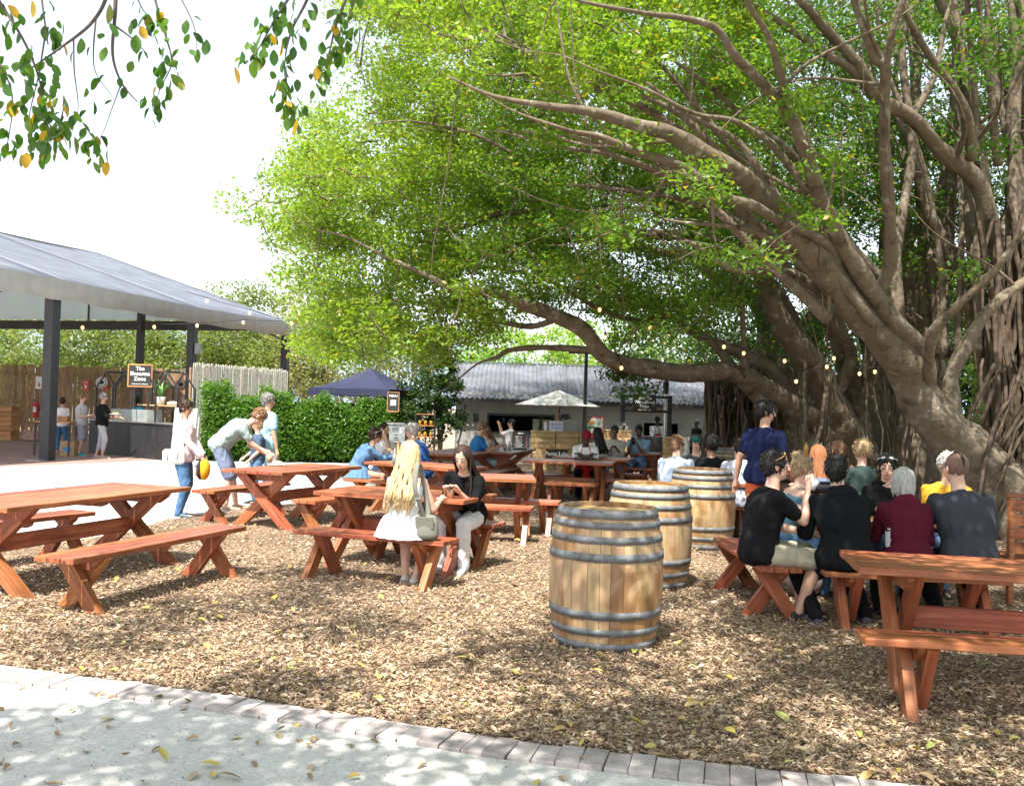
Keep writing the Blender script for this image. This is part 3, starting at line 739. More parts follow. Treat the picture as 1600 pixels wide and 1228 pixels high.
def limb(P, name='limb', par=None, mat=None, k=5, n=10, nodes=True, wob=0.03, cap=True, kind=None):
    pts = []
    for p in P:
        w_ = at(p[0], p[1], p[2]); pts.append((w_.x, w_.y, w_.z, p[3]))
    C = crom(pts, k); mb = MB(); q = []; rr = []
    sd_ = random.random() * 99
    for i, c in enumerate(C):
        v = Vector(c[:3]); v += noise.noise_vector(v * 1.3 + Vector((sd_, 0, 0))) * (wob * min(1, c[3] * 6)); q.append(v); rr.append(max(c[3], .006) * (1 + .12 * noise.noise(v * 2.2)))
    mb.tube(q, rr, n, caps=cap)
    # knobbly surface
    for i, v in enumerate(mb.v):
        v = Vector(v); j = i // n; ax = q[min(j, len(q) - 1)]
        d = v - ax; fl = (.13 * math.sin((i % n) * 2 * math.pi * 4 / n + j * .12 + sd_) * min(1, max(0, (rr[min(j, len(rr) - 1)] - .2) * 5))) if n >= 12 else 0; mb.v[i] = tuple(ax + d * (1 + fl + 0.20 * noise.noise(v * 3.1)))
    if nodes:
        for v, r_ in zip(q, rr): NODES.append((v.x, v.y, v.z, r_))
    return mb.build(name, mat or M_BARK, par)
figR = empty('fig_tree', (*at(1575, 800, 13.6).xy, 0)); tag(figR, 'huge old fig tree with sprawling pale limbs behind the seated group in dark clothes', 'tree')
figC = empty('fig_tree', (*at(1330, 760, 19.5).xy, 0)); tag(figC, 'fig tree with many leaning trunks and the long low limb reaching over the kitchen roof', 'tree')
figD = empty('fig_tree', (*at(1150, 720, 25).xy, 0)); tag(figD, 'dark fig trunk wrapped in a curtain of hanging roots beside the kitchen building', 'tree')
for f_ in (figR, figC, figD): pass
def plimb(par, P, **kw):
    o = limb(P, par=None, **kw); o.parent = par; o.matrix_parent_inverse = Matrix.Translation(par.location).inverted(); return o
A = figR
plimb(A, [(1625, 850, 13.7, .62), (1585, 800, 13.6, .52), (1540, 741, 13.5, .42), (1487, 681, 13.4, .33), (1442, 632, 13.3, .28), (1428, 595, 13.2, .26), (1405, 554, 13.0, .25), (1367, 512, 12.8, .24), (1326, 468, 12.5, .215), (1280, 405, 12.2, .19), (1244, 366, 12.0, .17), (1216, 326, 11.8, .15), (1163, 277, 11.4, .125), (1106, 244, 11, .11), (1053, 212, 10.7, .095), (1008, 200, 10.4, .072), (930, 176, 10, .05), (850, 165, 9.7, .034), (770, 150, 9.6, .02), (700, 120, 9.6, .01)], name='trunk', n=24)
LIMBS = [
 [(1310, 440, 12.4, .13), (1301, 391, 12.1, .10), (1260, 362, 11.8, .09), (1220, 346, 11.6, .09), (1175, 321, 11.3, .085), (1134, 309, 11.1, .08), (1065, 260, 10.8, .075), (1000, 240, 10.6, .07), (940, 215, 10.4, .06), (894, 206, 10.2, .05), (856, 193, 10, .035)],
 [(1445, 600, 13.2, .20), (1435, 548, 13.0, .2), (1391, 497, 12.6, .18), (1346, 431, 12.2, .16), (1313, 378, 12, .14), (1289, 326, 11.7, .13), (1260, 244, 11.2, .12), (1236, 183, 10.9, .10), (1191, 130, 10.6, .09), (1150, 90, 10.3, .08), (1118, 45, 10.1, .07), (1065, 28, 9.8, .055), (1000, 20, 9.5, .04), (900, 0, 9.2, .03)],
 [(1236, 180, 10.9, .07), (1232, 163, 10.8, .07), (1216, 106, 10.4, .06), (1199, 53, 10.1, .055), (1171, 8, 9.8, .05), (1150, -60, 9.5, .04)],
 [(1375, 478, 12.5, .12), (1378, 448, 12.4, .12), (1391, 407, 12.2, .11), (1389, 325, 11.8, .105), (1383, 244, 11.4, .10), (1383, 183, 11.1, .095), (1383, 106, 10.8, .085), (1366, 90, 10.7, .075), (1350, 45, 10.5, .07), (1334, 0, 10.3, .065), (1320, -60, 10, .05)],
 [(1384, 110, 10.8, .06), (1391, 65, 10.6, .055), (1407, 8, 10.4, .05), (1420, -60, 10.2, .04)],
 [(1560, 400, 15.5, .22), (1545, 346, 15.2, .2), (1525, 285, 15, .19), (1480, 244, 14.6, .18), (1423, 183, 14, .16), (1374, 155, 13.6, .15), (1338, 98, 13.2, .13), (1301, 57, 12.9, .12), (1260, 12, 12.5, .11), (1200, -50, 12, .08)],
 [(1374, 155, 13.6, .10), (1354, 134, 13.5, .10), (1326, 106, 13.2, .085), (1285, 81, 12.9, .08), (1244, 53, 12.6, .07), (1183, 12, 12.2, .06), (1120, -30, 11.8, .05)],
 [(1520, 250, 14.4, .11), (1513, 187, 14.1, .1), (1497, 150, 13.9, .09), (1468, 110, 13.6, .085), (1440, 69, 13.3, .08), (1411, 12, 13, .07), (1390, -50, 12.7, .06)],
 [(1530, 260, 15.4, .08), (1523, 150, 15, .075), (1517, 81, 14.8, .07), (1511, 0, 14.5, .07), (1508, -60, 14.2, .06)],
 [(1560, 260, 15.2, .09), (1549, 150, 14.9, .08), (1537, 81, 14.7, .075), (1529, 0, 14.4, .07), (1525, -60, 14.2, .06)],
 [(1545, 330, 16.4, .16), (1513, 134, 15.7, .15), (1500, 73, 15.5, .14), (1468, 0, 15.2, .13), (1450, -60, 15, .12)],
 [(1449, 625, 13.2, .11), (1448, 606, 13.1, .105), (1450, 569, 12.8, .10), (1454, 535, 12.5, .10), (1465, 509, 12.3, .10), (1510, 464, 12, .085), (1555, 422, 11.8, .075), (1600, 360, 11.5, .07), (1660, 280, 11.2, .06)],
 [(1505, 690, 13.6, .18), (1487, 625, 13.8, .16), (1490, 580, 13.8, .15), (1514, 535, 13.8, .15), (1540, 490, 13.8, .13), (1577, 456, 13.8, .13), (1630, 420, 13.8, .12)],
 [(1395, 530, 12.9, .12), (1350, 492, 12.9, .12), (1313, 472, 12.8, .115), (1277, 452, 12.7, .11), (1244, 430, 12.6, .10), (1195, 424, 12.5, .085), (1142, 419, 12.3, .08), (1102, 395, 12.1, .06), (1080, 380, 12, .035)],
 [(1365, 515, 12.8, .14), (1326, 488, 12.7, .13), (1285, 444, 12.4, .10), (1244, 407, 12.2, .085), (1195, 370, 11.9, .07), (1150, 355, 11.7, .05), (1090, 350, 11.4, .04)],
 [(1590, 700, 15.5, .25), (1545, 600, 16, .22), (1525, 500, 16.3, .2), (1500, 420, 16.4, .18), (1450, 330, 16.4, .15), (1430, 250, 16.2, .12), (1400, 180, 16, .1)],
 [(1600, 640, 15, .2), (1570, 520, 15.5, .2), (1560, 400, 15.5, .2), (1590, 300, 15.5, .17), (1580, 180, 15.3, .15), (1600, 60, 15, .12)],
 [(1289, 326, 11.7, .06), (1255, 290, 11.5, .055), (1210, 230, 11.3, .05), (1150, 190, 11, .045), (1085, 178, 10.7, .04), (1010, 140, 10.4, .03), (930, 110, 10.1, .02)],
 [(1420, 190, 14, .08), (1460, 120, 14, .06), (1475, 40, 14, .05), (1500, -40, 14, .04)],
]
def extend(P, n=3):
    a, b = P[-2], P[-1]; P = list(P); dx, dy, dd = (b[0] - a[0]), (b[1] - a[1]), b[2] - a[2]; L_ = math.hypot(dx, dy) + 1e-6; dx, dy = dx / L_, dy / L_
    x, y, d, r_ = b[0], b[1], b[2], b[3] 
    for k in range(n):
        an = random.uniform(-.35, .35); dx, dy = dx * math.cos(an) - dy * math.sin(an), dx * math.sin(an) + dy * math.cos(an)
        x += dx * 55; y += dy * 55; r_ *= .55; P.append((x, y, d + random.uniform(-.1, .2), max(r_, .006)))
    return P
def tapered(P): n = len(P); return [(p[0], p[1], p[2], p[3] * (.95 - .30 * (i / (n - 1)) ** 1.5)) for i, p in enumerate(P)]
for P in LIMBS: plimb(A, [(p[0], p[1], p[2], p[3] * .8) for p in extend(tapered(P))])
for k in range(12):       # slender limbs fanning up and to the left
    x0, y0 = random.uniform(1270, 1400), random.uniform(400, 520); x1, y1 = random.uniform(760, 1150), random.uniform(-40, 330); d = random.uniform(12.2, 14.5); r_ = random.uniform(.055, .085); by = random.uniform(-30, -90)
    plimb(A, [(x0 + (x1 - x0) * t + random.uniform(-10, 10), y0 + (y1 - y0) * t - by * math.sin(math.pi * t) * (-1) * .9 + random.uniform(-8, 8), d - 1.2 * t, r_ * (1.05 - .8 * t)) for t in (0, .2, .4, .6, .8, 1)])
for k in range(16):       # more distant stems rising through the crown
    x = random.uniform(1380, 1640); d = random.uniform(15, 18.5); lean_ = random.uniform(-90, 20); r_ = random.uniform(.05, .12)
    plimb(A, [(x, 560, d, r_ * 1.2), (x + lean_ * .25 + random.uniform(-15, 15), 400, d, r_), (x + lean_ * .55 + random.uniform(-15, 15), 240, d, r_ * .85), (x + lean_ + random.uniform(-15, 15), 90, d, r_ * .7), (x + lean_ * 1.3, -50, d, r_ * .5)])
# slender secondary boughs leaving the big limbs
base_nodes = list(NODES)
for _ in range(70):
    p = random.choice([q for q in base_nodes if q[3] < .16]); q = Vector(p[:3]); pts = [(*q, p[3] * .45)]
    dv = Vector((random.gauss(-.5, .6), random.gauss(-.2, .5), random.gauss(.35, .35))).normalized(); r_ = max(p[3] * .42, .014)
    for k in range(5):
        dv = (dv + noise.noise_vector(q * .9) * .55 + Vector((0, 0, .05))).normalized(); q = q + dv * random.uniform(.35, .6); r_ *= .74; pts.append((*q, r_))
    if q.z < 2.6: continue
    C_ = crom(pts, 3); mb = MB(); mb.tube([Vector(c[:3]) for c in C_], [max(c[3], .005) for c in C_], 7); o = mb.build('bough', M_BARK, None); o.parent = A; o.matrix_parent_inverse = Matrix.Translation(A.location).inverted()
    for c in C_: NODES.append((c[0], c[1], c[2], c[3]))
C = figC
plimb(C, [(1350, 800, 19.6, .75), (1340, 730, 19.5, .55), (1319, 670, 19.2, .36), (1300, 632, 19, .30), (1277, 587, 18.8, .27), (1255, 550, 18.5, .25), (1232, 520, 18.3, .22), (1210, 482, 18, .18), (1195, 437, 17.8, .14), (1180, 400, 17.6, .11), (1150, 350, 17.3, .08), (1120, 290, 17, .05)], name='trunk', n=24)
CL = [
 [(1350, 740, 19.6, .45), (1337, 670, 19.5, .3), (1330, 610, 19.4, .25), (1322, 561, 19.2, .22), (1307, 512, 19, .2), (1289, 471, 18.8, .17), (1275, 410, 18.5, .14), (1280, 340, 18.3, .1), (1260, 260, 18, .07)],
 [(1340, 640, 19.4, .18), (1345, 617, 19.3, .17), (1364, 595, 19.2, .15), (1379, 565, 19, .13), (1392, 520, 18.8, .12), (1400, 440, 18.5, .1), (1440, 340, 18.2, .07)],
 [(1400, 810, 20.5, .8), (1385, 740, 20.5, .62), (1380, 660, 20.5, .52), (1379, 600, 20.5, .45), (1370, 540, 20.5, .34), (1340, 460, 20.3, .25), (1310, 380, 20, .18), (1260, 300, 19.8, .12), (1210, 200, 19.5, .08)],
 [(1450, 830, 18.5, .7), (1440, 760, 18.5, .45), (1425, 690, 18.5, .3), (1420, 640, 18.6, .25), (1410, 560, 18.7, .2), (1420, 470, 18.7, .17), (1460, 360, 18.6, .13), (1480, 260, 18.4, .1)],
 [(1310, 710, 19.3, .3), (1292, 672, 19.2, .28), (1262, 650, 19, .26), (1225, 622, 18.8, .22), (1195, 604, 18.6, .20), (1165, 588, 18.3, .19), (1127, 580, 18, .18), (1082, 584, 17.6, .17), (1037, 580, 17.2, .16), (1000, 572, 16.9, .155), (946, 556, 16.5, .15), (912, 517, 16.3, .14), (875, 495, 16.1, .125), (819, 476, 15.8, .11), (781, 461, 15.6, .09), (744, 457, 15.4, .08), (706, 450, 15.3, .06), (661, 427, 15.2, .045), (600, 400, 15.1, .03), (540, 370, 15, .02)],
 [(1205, 640, 18.9, .16), (1195, 632, 18.7, .15), (1180, 614, 18.6, .14), (1157, 592, 18.3, .13)],
 [(1262, 650, 19, .16), (1240, 625, 18.9, .15), (1210, 580, 18.8, .14), (1172, 557, 18.6, .13), (1131, 542, 18.4, .11), (1086, 520, 18.2, .09), (1045, 494, 18, .07), (980, 470, 17.7, .05), (900, 450, 17.4, .03)],
 [(940, 550, 16.5, .07), (915, 546, 16.6, .06), (856, 543, 16.8, .055), (797, 547, 17, .045), (777, 558, 17.1, .035), (745, 569, 17.2, .02)],
 [(1260, 560, 19.5, .2), (1220, 470, 19.3, .17), (1170, 410, 19, .14), (1100, 370, 18.6, .12), (1020, 368, 18.2, .1), (950, 364, 17.9, .085), (875, 334, 17.6, .07), (781, 334, 17.3, .055), (755, 345, 17.2, .045), (710, 356, 17, .035), (642, 364, 16.8, .02)],
 [(1170, 412, 19, .11), (1100, 400, 18.6, .1), (1020, 392, 18.2, .09), (950, 375, 17.9, .08), (837, 375, 17.5, .065), (732, 382, 17.2, .05), (650, 375, 17, .03), (560, 340, 16.8, .02)],
 [(1195, 437, 17.8, .09), (1140, 380, 17.3, .08), (1080, 330, 16.8, .07), (1000, 300, 16.3, .06), (920, 290, 16, .05), (840, 260, 15.7, .04), (740, 210, 15.4, .03), (640, 190, 15.2, .02)],
 [(1046, 494, 18, .06), (990, 500, 17.8, .05), (930, 480, 17.5, .04), (860, 440, 17.2, .035), (780, 420, 17, .03), (700, 420, 16.8, .02)],
 [(875, 495, 16.1, .06), (830, 510, 16.3, .05), (770, 500, 16.6, .04), (700, 480, 16.8, .03), (620, 470, 17, .02)],
 [(1300, 632, 19, .14), (1330, 560, 18.7, .12), (1300, 500, 18.5, .11), (1250, 420, 18.2, .1), (1230, 330, 18, .08), (1200, 240, 17.8, .06)],
 [(1480, 780, 21, .4), (1470, 680, 21, .3), (1465, 600, 21, .26), (1440, 500, 21, .22), (1400, 380, 20.8, .16), (1370, 260, 20.5, .12), (1340, 150, 20, .08)],
]
for P in CL: plimb(C, extend(P, 2))
D = figD
plimb(D, [(1160, 740, 25, 1.0), (1150, 690, 25, .8), (1150, 640, 25, .7), (1170, 600, 25, .5), (1200, 540, 24.5, .3), (1180, 470, 24, .2), (1100, 420, 23, .12)], name='trunk', n=14, nodes=False)
plimb(D, [(1240, 740, 24, .8), (1240, 660, 24, .55), (1235, 600, 24, .45), (1260, 530, 23.5, .3), (1300, 450, 23, .2)], n=12, nodes=False)
plimb(D, [(1130, 735, 24.6, .16), (1122, 690, 24.6, .14), (1120, 640, 24.5, .15), (1128, 590, 24.5, .16)], name='root', n=8, nodes=False)
# big dark trunk wrapped in roots at the right edge
plimb(A, [(1690, 860, 15.6, 1.25), (1660, 700, 15.8, .95), (1640, 560, 15.9, .8), (1640, 420, 16, .7), (1640, 250, 16, .55), (1620, 60, 16, .4), (1600, -80, 16, .3)], name='trunk', n=28)
# aerial roots: thin hanging and climbing strands
def strands(par, n, gen, mat, name='aerial_roots'):
    mb = MB()
    for _ in range(n):
        a_, b_, r_ = gen(); k = 7; pts = []
        s_ = random.random() * 50
        for i in range(k + 1):
            t = i / k; p = a_.lerp(b_, t); p += noise.noise_vector(Vector((s_, t * 3.4, 0))) * .085 * (a_ - b_).length * (.3 + .7 * (1 - t)); pts.append(p)
        mb.tube(pts, [r_ * (1.2 - .5 * i / k + .15 * random.random()) for i in range(k + 1)], 5, caps=False)
    o = mb.build(name, mat, None); o.parent = par; o.matrix_parent_inverse = Matrix.Translation(par.location).inverted(); o['kind'] = 'stuff'; return o
def g1():
    x = random.uniform(1105, 1215); d = random.uniform(23.2, 24.8); a_ = at(x + random.uniform(-12, 12), random.uniform(575, 620), d); b_ = at(x, random.uniform(690, 735), d); b_.z = max(b_.z, 0) if random.random() < .5 else 0; return a_, b_, random.uniform(.012, .05)
strands(D, 120, g1, M_ROOT)
def g2():
    x = random.choice((random.uniform(1255, 1300), random.uniform(1320, 1470), random.uniform(1340, 1450))); d = random.uniform(17.6, 20); a_ = at(x + random.uniform(-18, 18), random.uniform(540, 640), d); b_ = at(x + random.uniform(-6, 6), 740, d - .3); b_.z = 0 if random.random() < .7 else random.uniform(0, 1); return a_, b_, random.uniform(.01, .045)
strands(C, 34, g2, M_BARK)
def g3():
    x = random.uniform(1555, 1680); d = random.uniform(14.6, 15.5); a_ = at(x + random.uniform(-25, 10), random.uniform(330, 560), d); b_ = at(x + random.uniform(-20, 40), 800, d - .6); b_.z = 0; return a_, b_, random.uniform(.012, .05)
strands(A, 130, g3, M_ROOT)
def g4():   # slanting roots near the base at the right
    x = random.uniform(1480, 1640); d = random.uniform(13.2, 15); a_ = at(x + 60, random.uniform(560, 700), d); b_ = at(x - random.uniform(0, 70), 830, d - .4); b_.z = 0; return a_, b_, random.uniform(.008, .03)
strands(A, 30, g4, M_ROOT)
def g5():   # long thin roots dropping from limbs
    i = random.randrange(len(NODES)); p = NODES[i]
    a_ = Vector(p[:3]); b_ = Vector((a_.x + random.uniform(-.3, .3), a_.y + random.uniform(-.2, .2), max(0.0, a_.z - random.uniform(.5, 2.0)))); return a_, b_, random.uniform(.004, .010)
strands(C, 70, g5, M_ROOT)
o = limb([(1162, 430, 17.3, .035), (1160, 480, 17.4, .05), (1162, 530, 17.6, .05), (1162, 590, 18.1, .06)], name='root'); o.parent = C; o.matrix_parent_inverse = Matrix.Translation(C.location).inverted()

# ---- fig crown: leaf clusters reached by twigs from the limbs
def polysample(poly, n):
    poly = np.array(poly, float); lo, hi = poly.min(0), poly.max(0); out = []
    while len(out) < n:
        P = lo + RNG.random((n * 3, 2)) * (hi - lo); P = P[inpoly(P, poly)]; out += list(P)
    return out[:n]
def cl_from(poly, n, d0, d1, rad, nl, hue, sink=1.0):
    res = []
    for p in polysample(poly, n):
        d = RNG.uniform(d0, d1); w_ = at(p[0], p[1], d)
        if w_.z < 1.9: continue
        res.append((w_.x, w_.y, w_.z, rad * RNG.uniform(.7, 1.3), int(nl * RNG.uniform(.6, 1.3)), hue))
    return res
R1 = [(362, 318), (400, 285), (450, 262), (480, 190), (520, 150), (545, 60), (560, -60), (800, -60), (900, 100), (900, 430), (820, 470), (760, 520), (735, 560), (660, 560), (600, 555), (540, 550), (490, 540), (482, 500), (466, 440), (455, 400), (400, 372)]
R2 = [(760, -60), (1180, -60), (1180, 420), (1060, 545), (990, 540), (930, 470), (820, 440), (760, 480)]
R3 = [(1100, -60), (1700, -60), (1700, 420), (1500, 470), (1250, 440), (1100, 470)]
CLS = []
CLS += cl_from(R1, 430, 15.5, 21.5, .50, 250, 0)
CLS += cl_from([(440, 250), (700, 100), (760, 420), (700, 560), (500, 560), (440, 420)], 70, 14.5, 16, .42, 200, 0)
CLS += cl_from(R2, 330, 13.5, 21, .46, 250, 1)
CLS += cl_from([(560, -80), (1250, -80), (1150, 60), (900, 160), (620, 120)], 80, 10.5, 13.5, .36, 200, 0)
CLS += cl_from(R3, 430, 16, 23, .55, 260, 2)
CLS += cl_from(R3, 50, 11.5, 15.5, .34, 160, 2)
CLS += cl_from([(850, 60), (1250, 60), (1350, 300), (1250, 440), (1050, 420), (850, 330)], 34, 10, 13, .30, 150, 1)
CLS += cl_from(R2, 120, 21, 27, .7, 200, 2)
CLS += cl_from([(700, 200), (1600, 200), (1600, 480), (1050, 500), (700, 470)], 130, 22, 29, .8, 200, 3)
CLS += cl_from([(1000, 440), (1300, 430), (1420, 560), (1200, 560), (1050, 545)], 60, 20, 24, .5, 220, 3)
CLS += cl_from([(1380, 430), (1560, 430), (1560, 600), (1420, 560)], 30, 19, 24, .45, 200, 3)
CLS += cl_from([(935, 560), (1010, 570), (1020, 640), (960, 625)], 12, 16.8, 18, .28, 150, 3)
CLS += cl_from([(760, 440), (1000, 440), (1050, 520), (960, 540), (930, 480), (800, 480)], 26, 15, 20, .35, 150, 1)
# more crown, partly above what the camera sees and partly added for shade
CLS += cl_from([(470, 480), (720, 500), (735, 560), (640, 560), (480, 545)], 30, 19, 22, .35, 200, 0)
for _ in range(130):  # clusters added to shade the kitchen building
    x, y = RNG.uniform(-2.5, 9), RNG.uniform(22.5, 28.5); CLS.append((x, y, RNG.uniform(6.2, 9.5), .85, 330, 2))
for _ in range(230):  # out of view, added to deepen the shade over the right trunks
    x, y = RNG.uniform(2.5, 15), RNG.uniform(8.5, 22); CLS.append((x, y, .5 * y + 2.6 + RNG.uniform(0, 1.6), .75, 200, 2))
for _ in range(200):
    x, y = RNG.uniform(-4, 15), RNG.uniform(9.5, 25)
    CLS.append((x, y, RNG.uniform(.46, .58) * y + 2.2 + RNG.uniform(0, 1.2), .7, 170, 1))
NP = np.array(NODES)[:, :3]; NR = [p[3] for p in NODES]
cc = np.array([c[:3] for c in CLS]); 
dist = np.sqrt(((cc[:, None, :] - NP[None, :, :]) ** 2).sum(2)).min(1)
tw = MB(); nodes = [tuple(p) for p in NP]; narr = np.zeros((len(nodes) + 30000, 3)); narr[:len(nodes)] = NP; cnt = len(nodes)
for i in np.argsort(dist):
    c = cc[i]; dd = ((narr[:cnt] - c) ** 2).sum(1); j = int(dd.argmin()); L_ = math.sqrt(dd[j])
    if L_ < .25 or L_ > 4.5: continue
    a_ = Vector(narr[j]); b_ = Vector(c); mid = a_.lerp(b_, .5) + Vector((0, 0, -.10 * L_)) + noise.noise_vector(a_ * 3) * .15 * L_
    r0 = .010 + .008 * L_
    pts = [a_, a_.lerp(mid, .55), mid, mid.lerp(b_, .55), b_]
    tw.tube(pts, [r0 * 1.2, r0, r0 * .8, r0 * .6, .005], 4, caps=False)
    for p in pts[1:]:
        narr[cnt] = p; cnt += 1
    for _ in range(3):      # side sprays
        q = pts[random.randint(1, 4)]; e = q + Vector((random.gauss(0, .3), random.gauss(0, .3), random.gauss(-.05, .2)))
        tw.tube([q, q.lerp(e, .5) + Vector((0, 0, .03)), e], [.006, .005, .003], 3, caps=False)
o = tw.build('twigs', M_BARK, None); o.parent = figC; o.matrix_parent_inverse = Matrix.Translation(figC.location).inverted(); o['kind'] = 'stuff'
HUES = [((.135, .225, .022), (.235, .325, .035)), ((.085, .175, .02), (.165, .265, .03)), ((.055, .13, .018), (.11, .205, .028)), ((.035, .085, .015), (.075, .15, .02))]  # left-hand glow and right-hand shade are put into these leaf greens
def leafcloud(cls, name, par, size, flat=.6, mat=None, hues=HUES, yellow=.03, wf=.55):
    tot = sum(c[4] for c in cls); P = np.zeros((tot, 3)); col = np.zeros((tot, 3)); k = 0
    for c in cls:
        n = c[4]; g = RNG.normal(0, 1, (n, 3)); g /= (np.linalg.norm(g, axis=1, keepdims=True) + 1e-6); g *= (RNG.random((n, 1)) ** .45)
        g[:, 2] *= flat; P[k:k + n] = np.array(c[:3]) + g * c[3] * np.array([1.25, 1.25, 1])
        h = hues[c[5]]; t = np.clip(RNG.random() * .5 + RNG.random((n, 1)) * .5, 0, 1); col[k:k + n] = np.array(h[0]) * (1 - t) + np.array(h[1]) * t; k += n
    ym = RNG.random(tot) < yellow; col[ym] = np.array((.32, .26, .03))
    ln = RNG.uniform(size * .65, size * 1.3, tot); wd = ln * RNG.uniform(wf * .8, wf * 1.2, tot)
    V, Fq = leafquads(P, ln, wd, RNG.random(tot) * 6.283, RNG.normal(.25, .55, tot), RNG.normal(0, .7, tot), wd * RNG.uniform(-.2, .3, tot))
    o = npmesh(name, V, Fq, mat or M_LEAF, np.repeat(col, 2, 0))
    if par: o.parent = par; o.matrix_parent_inverse = Matrix.Translation(par.location).inverted()
    return o
cr = [c for c in CLS if (c[0] > c[1] * .23)]; cl2 = [c for c in CLS if not (c[0] > c[1] * .23)]
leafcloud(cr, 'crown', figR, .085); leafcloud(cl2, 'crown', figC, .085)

# ---- overhanging tree near the camera (crown unseen overhead, clumped to cast dapples; only low twigs reach the picture)
near = empty('overhanging_tree', (-3.2, -3.0, 0)); tag(near, 'broad leaved tree whose leafy twigs hang over the path at the top left', 'tree')
def wl_(P, name, mat=M_BARK, n=8, par=near, wob=.02):
    C_ = crom(P, 4); mb = MB(); mb.tube([Vector(c[:3]) for c in C_], [max(c[3], .003) for c in C_], n, caps=True); o = mb.build(name, mat, None); o.parent = par; o.matrix_parent_inverse = Matrix.Translation(par.location).inverted(); return o
wl_([(-3.2, -3, 0, .34), (-3.1, -2.8, 1.6, .27), (-2.8, -2.2, 3.2, .22), (-2.2, -1, 4.8, .12), (-1, .8, 6, .06), (.5, 2.6, 6.6, .03), (2.2, 4.4, 6.8, .012)], 'trunk', n=12)
for P in ([(-2.8, -2.2, 3.2, .11), (-3.2, -.8, 4.4, .07), (-3.0, 1.2, 5.2, .04), (-2.6, 3.2, 5.6, .02)], [(-2.2, -1, 4.8, .08), (0, -.4, 5.8, .04), (2.6, .6, 6.6, .025), (5, 1.6, 7, .012)], [(-1, .8, 6, .04), (1.4, 1.8, 6.5, .025), (4, 3.6, 7, .012)]): wl_(P, 'limb')
NC = []
for _ in range(92):
    x, y = RNG.uniform(-4.2, 8.0), RNG.uniform(-2.2, 6.2)
    z = max(5.0, y * .47 + 2.6) + RNG.uniform(0, 1.6)
    NC.append((x, y, z, .50, 330, 1))
for _ in range(48):
    x, y = RNG.uniform(1.5, 9.5), RNG.uniform(4, 9.5)
    NC.append((x, y, y * .45 + 2.5 + RNG.uniform(0, 1.5), .6, 330, 1))
for _ in range(60):  # unseen clusters added to shade the seated group
    x, y = RNG.uniform(.8, 8.5), RNG.uniform(2.2, 7.5)
    NC.append((x, y, max(5.0, y * .46 + 2.7) + RNG.uniform(0, 1.4), .5, 380, 1))
for _ in range(30):  # unseen clusters added to shade the sandy path
    NC.append((RNG.uniform(-4.0, 1.5), RNG.uniform(-1.4, 2.0), RNG.uniform(5.0, 6.6), .5, 360, 1))
leafcloud(NC, 'crown', near, .11)
# the twigs that hang into view, every leaf a piece of its own
def leaf_obj_mat(name):
    m, t, b = nmat(name); L = t.links
    oi = N(t, 'ShaderNodeObjectInfo'); r = ramp(t, [(0.0, (.035, .10, .012)), (.35, (.06, .15, .018)), (.75, (.10, .20, .02)), (.89, (.14, .20, .02)), (.93, (.45, .27, .02)), (1, (.55, .33, .03))]); L.new(oi.outputs['Random'], r.inputs[0])
    L.new(r.outputs[0], b.inputs['Base Color']); b.inputs['Roughness'].default_value = .35
    tr = N(t, 'ShaderNodeBsdfTranslucent'); mx = N(t, 'ShaderNodeMixShader'); mx.inputs[0].default_value = .45
    mm = N(t, 'ShaderNodeMix', data_type='RGBA', blend_type='MULTIPLY'); mm.inputs['Factor'].default_value = 1; mm.inputs['B'].default_value = (1.2, 1.3, .6, 1)
    L.new(r.outputs[0], mm.inputs['A']); L.new(mm.outputs['Result'], tr.inputs[0]); L.new(b.outputs[0], mx.inputs[1]); L.new(tr.outputs[0], mx.inputs[2]); L.new(mx.outputs[0], t.nodes['Material Output'].inputs[0])
    return m
M_LF = leaf_obj_mat('broad_leaf')
def leafmesh(L_, W_, fold, bend, mat, nm='leaf'):
    prof = [(0, .03), (.12, .45), (.35, .95), (.6, 1.0), (.82, .68), (1, .04)]
    mb = MB(); V = []
    for t, w_ in prof:
        z = -bend * t * t * L_; hw = w_ * W_ / 2
        V += [(t * L_, hw, z + fold * hw), (t * L_, 0, z), (t * L_, -hw, z + fold * hw)]
    Fc = []
    for i in range(len(prof) - 1):
        o_ = i * 3; Fc += [(o_, o_ + 1, o_ + 4, o_ + 3), (o_ + 1, o_ + 2, o_ + 5, o_ + 4)]
    mb.addm(V, Fc, True); me = mb.mesh(nm); me.materials.append(mat); return me
LM = [leafmesh(.064, .036, .25, .2, M_LF), leafmesh(.056, .034, .4, .35, M_LF), leafmesh(.074, .040, .15, .1, M_LF), leafmesh(.050, .029, .3, -.1, M_LF)]
M_TWIG = plain('dark_twig', (.09, .07, .055), .8, bump=0)
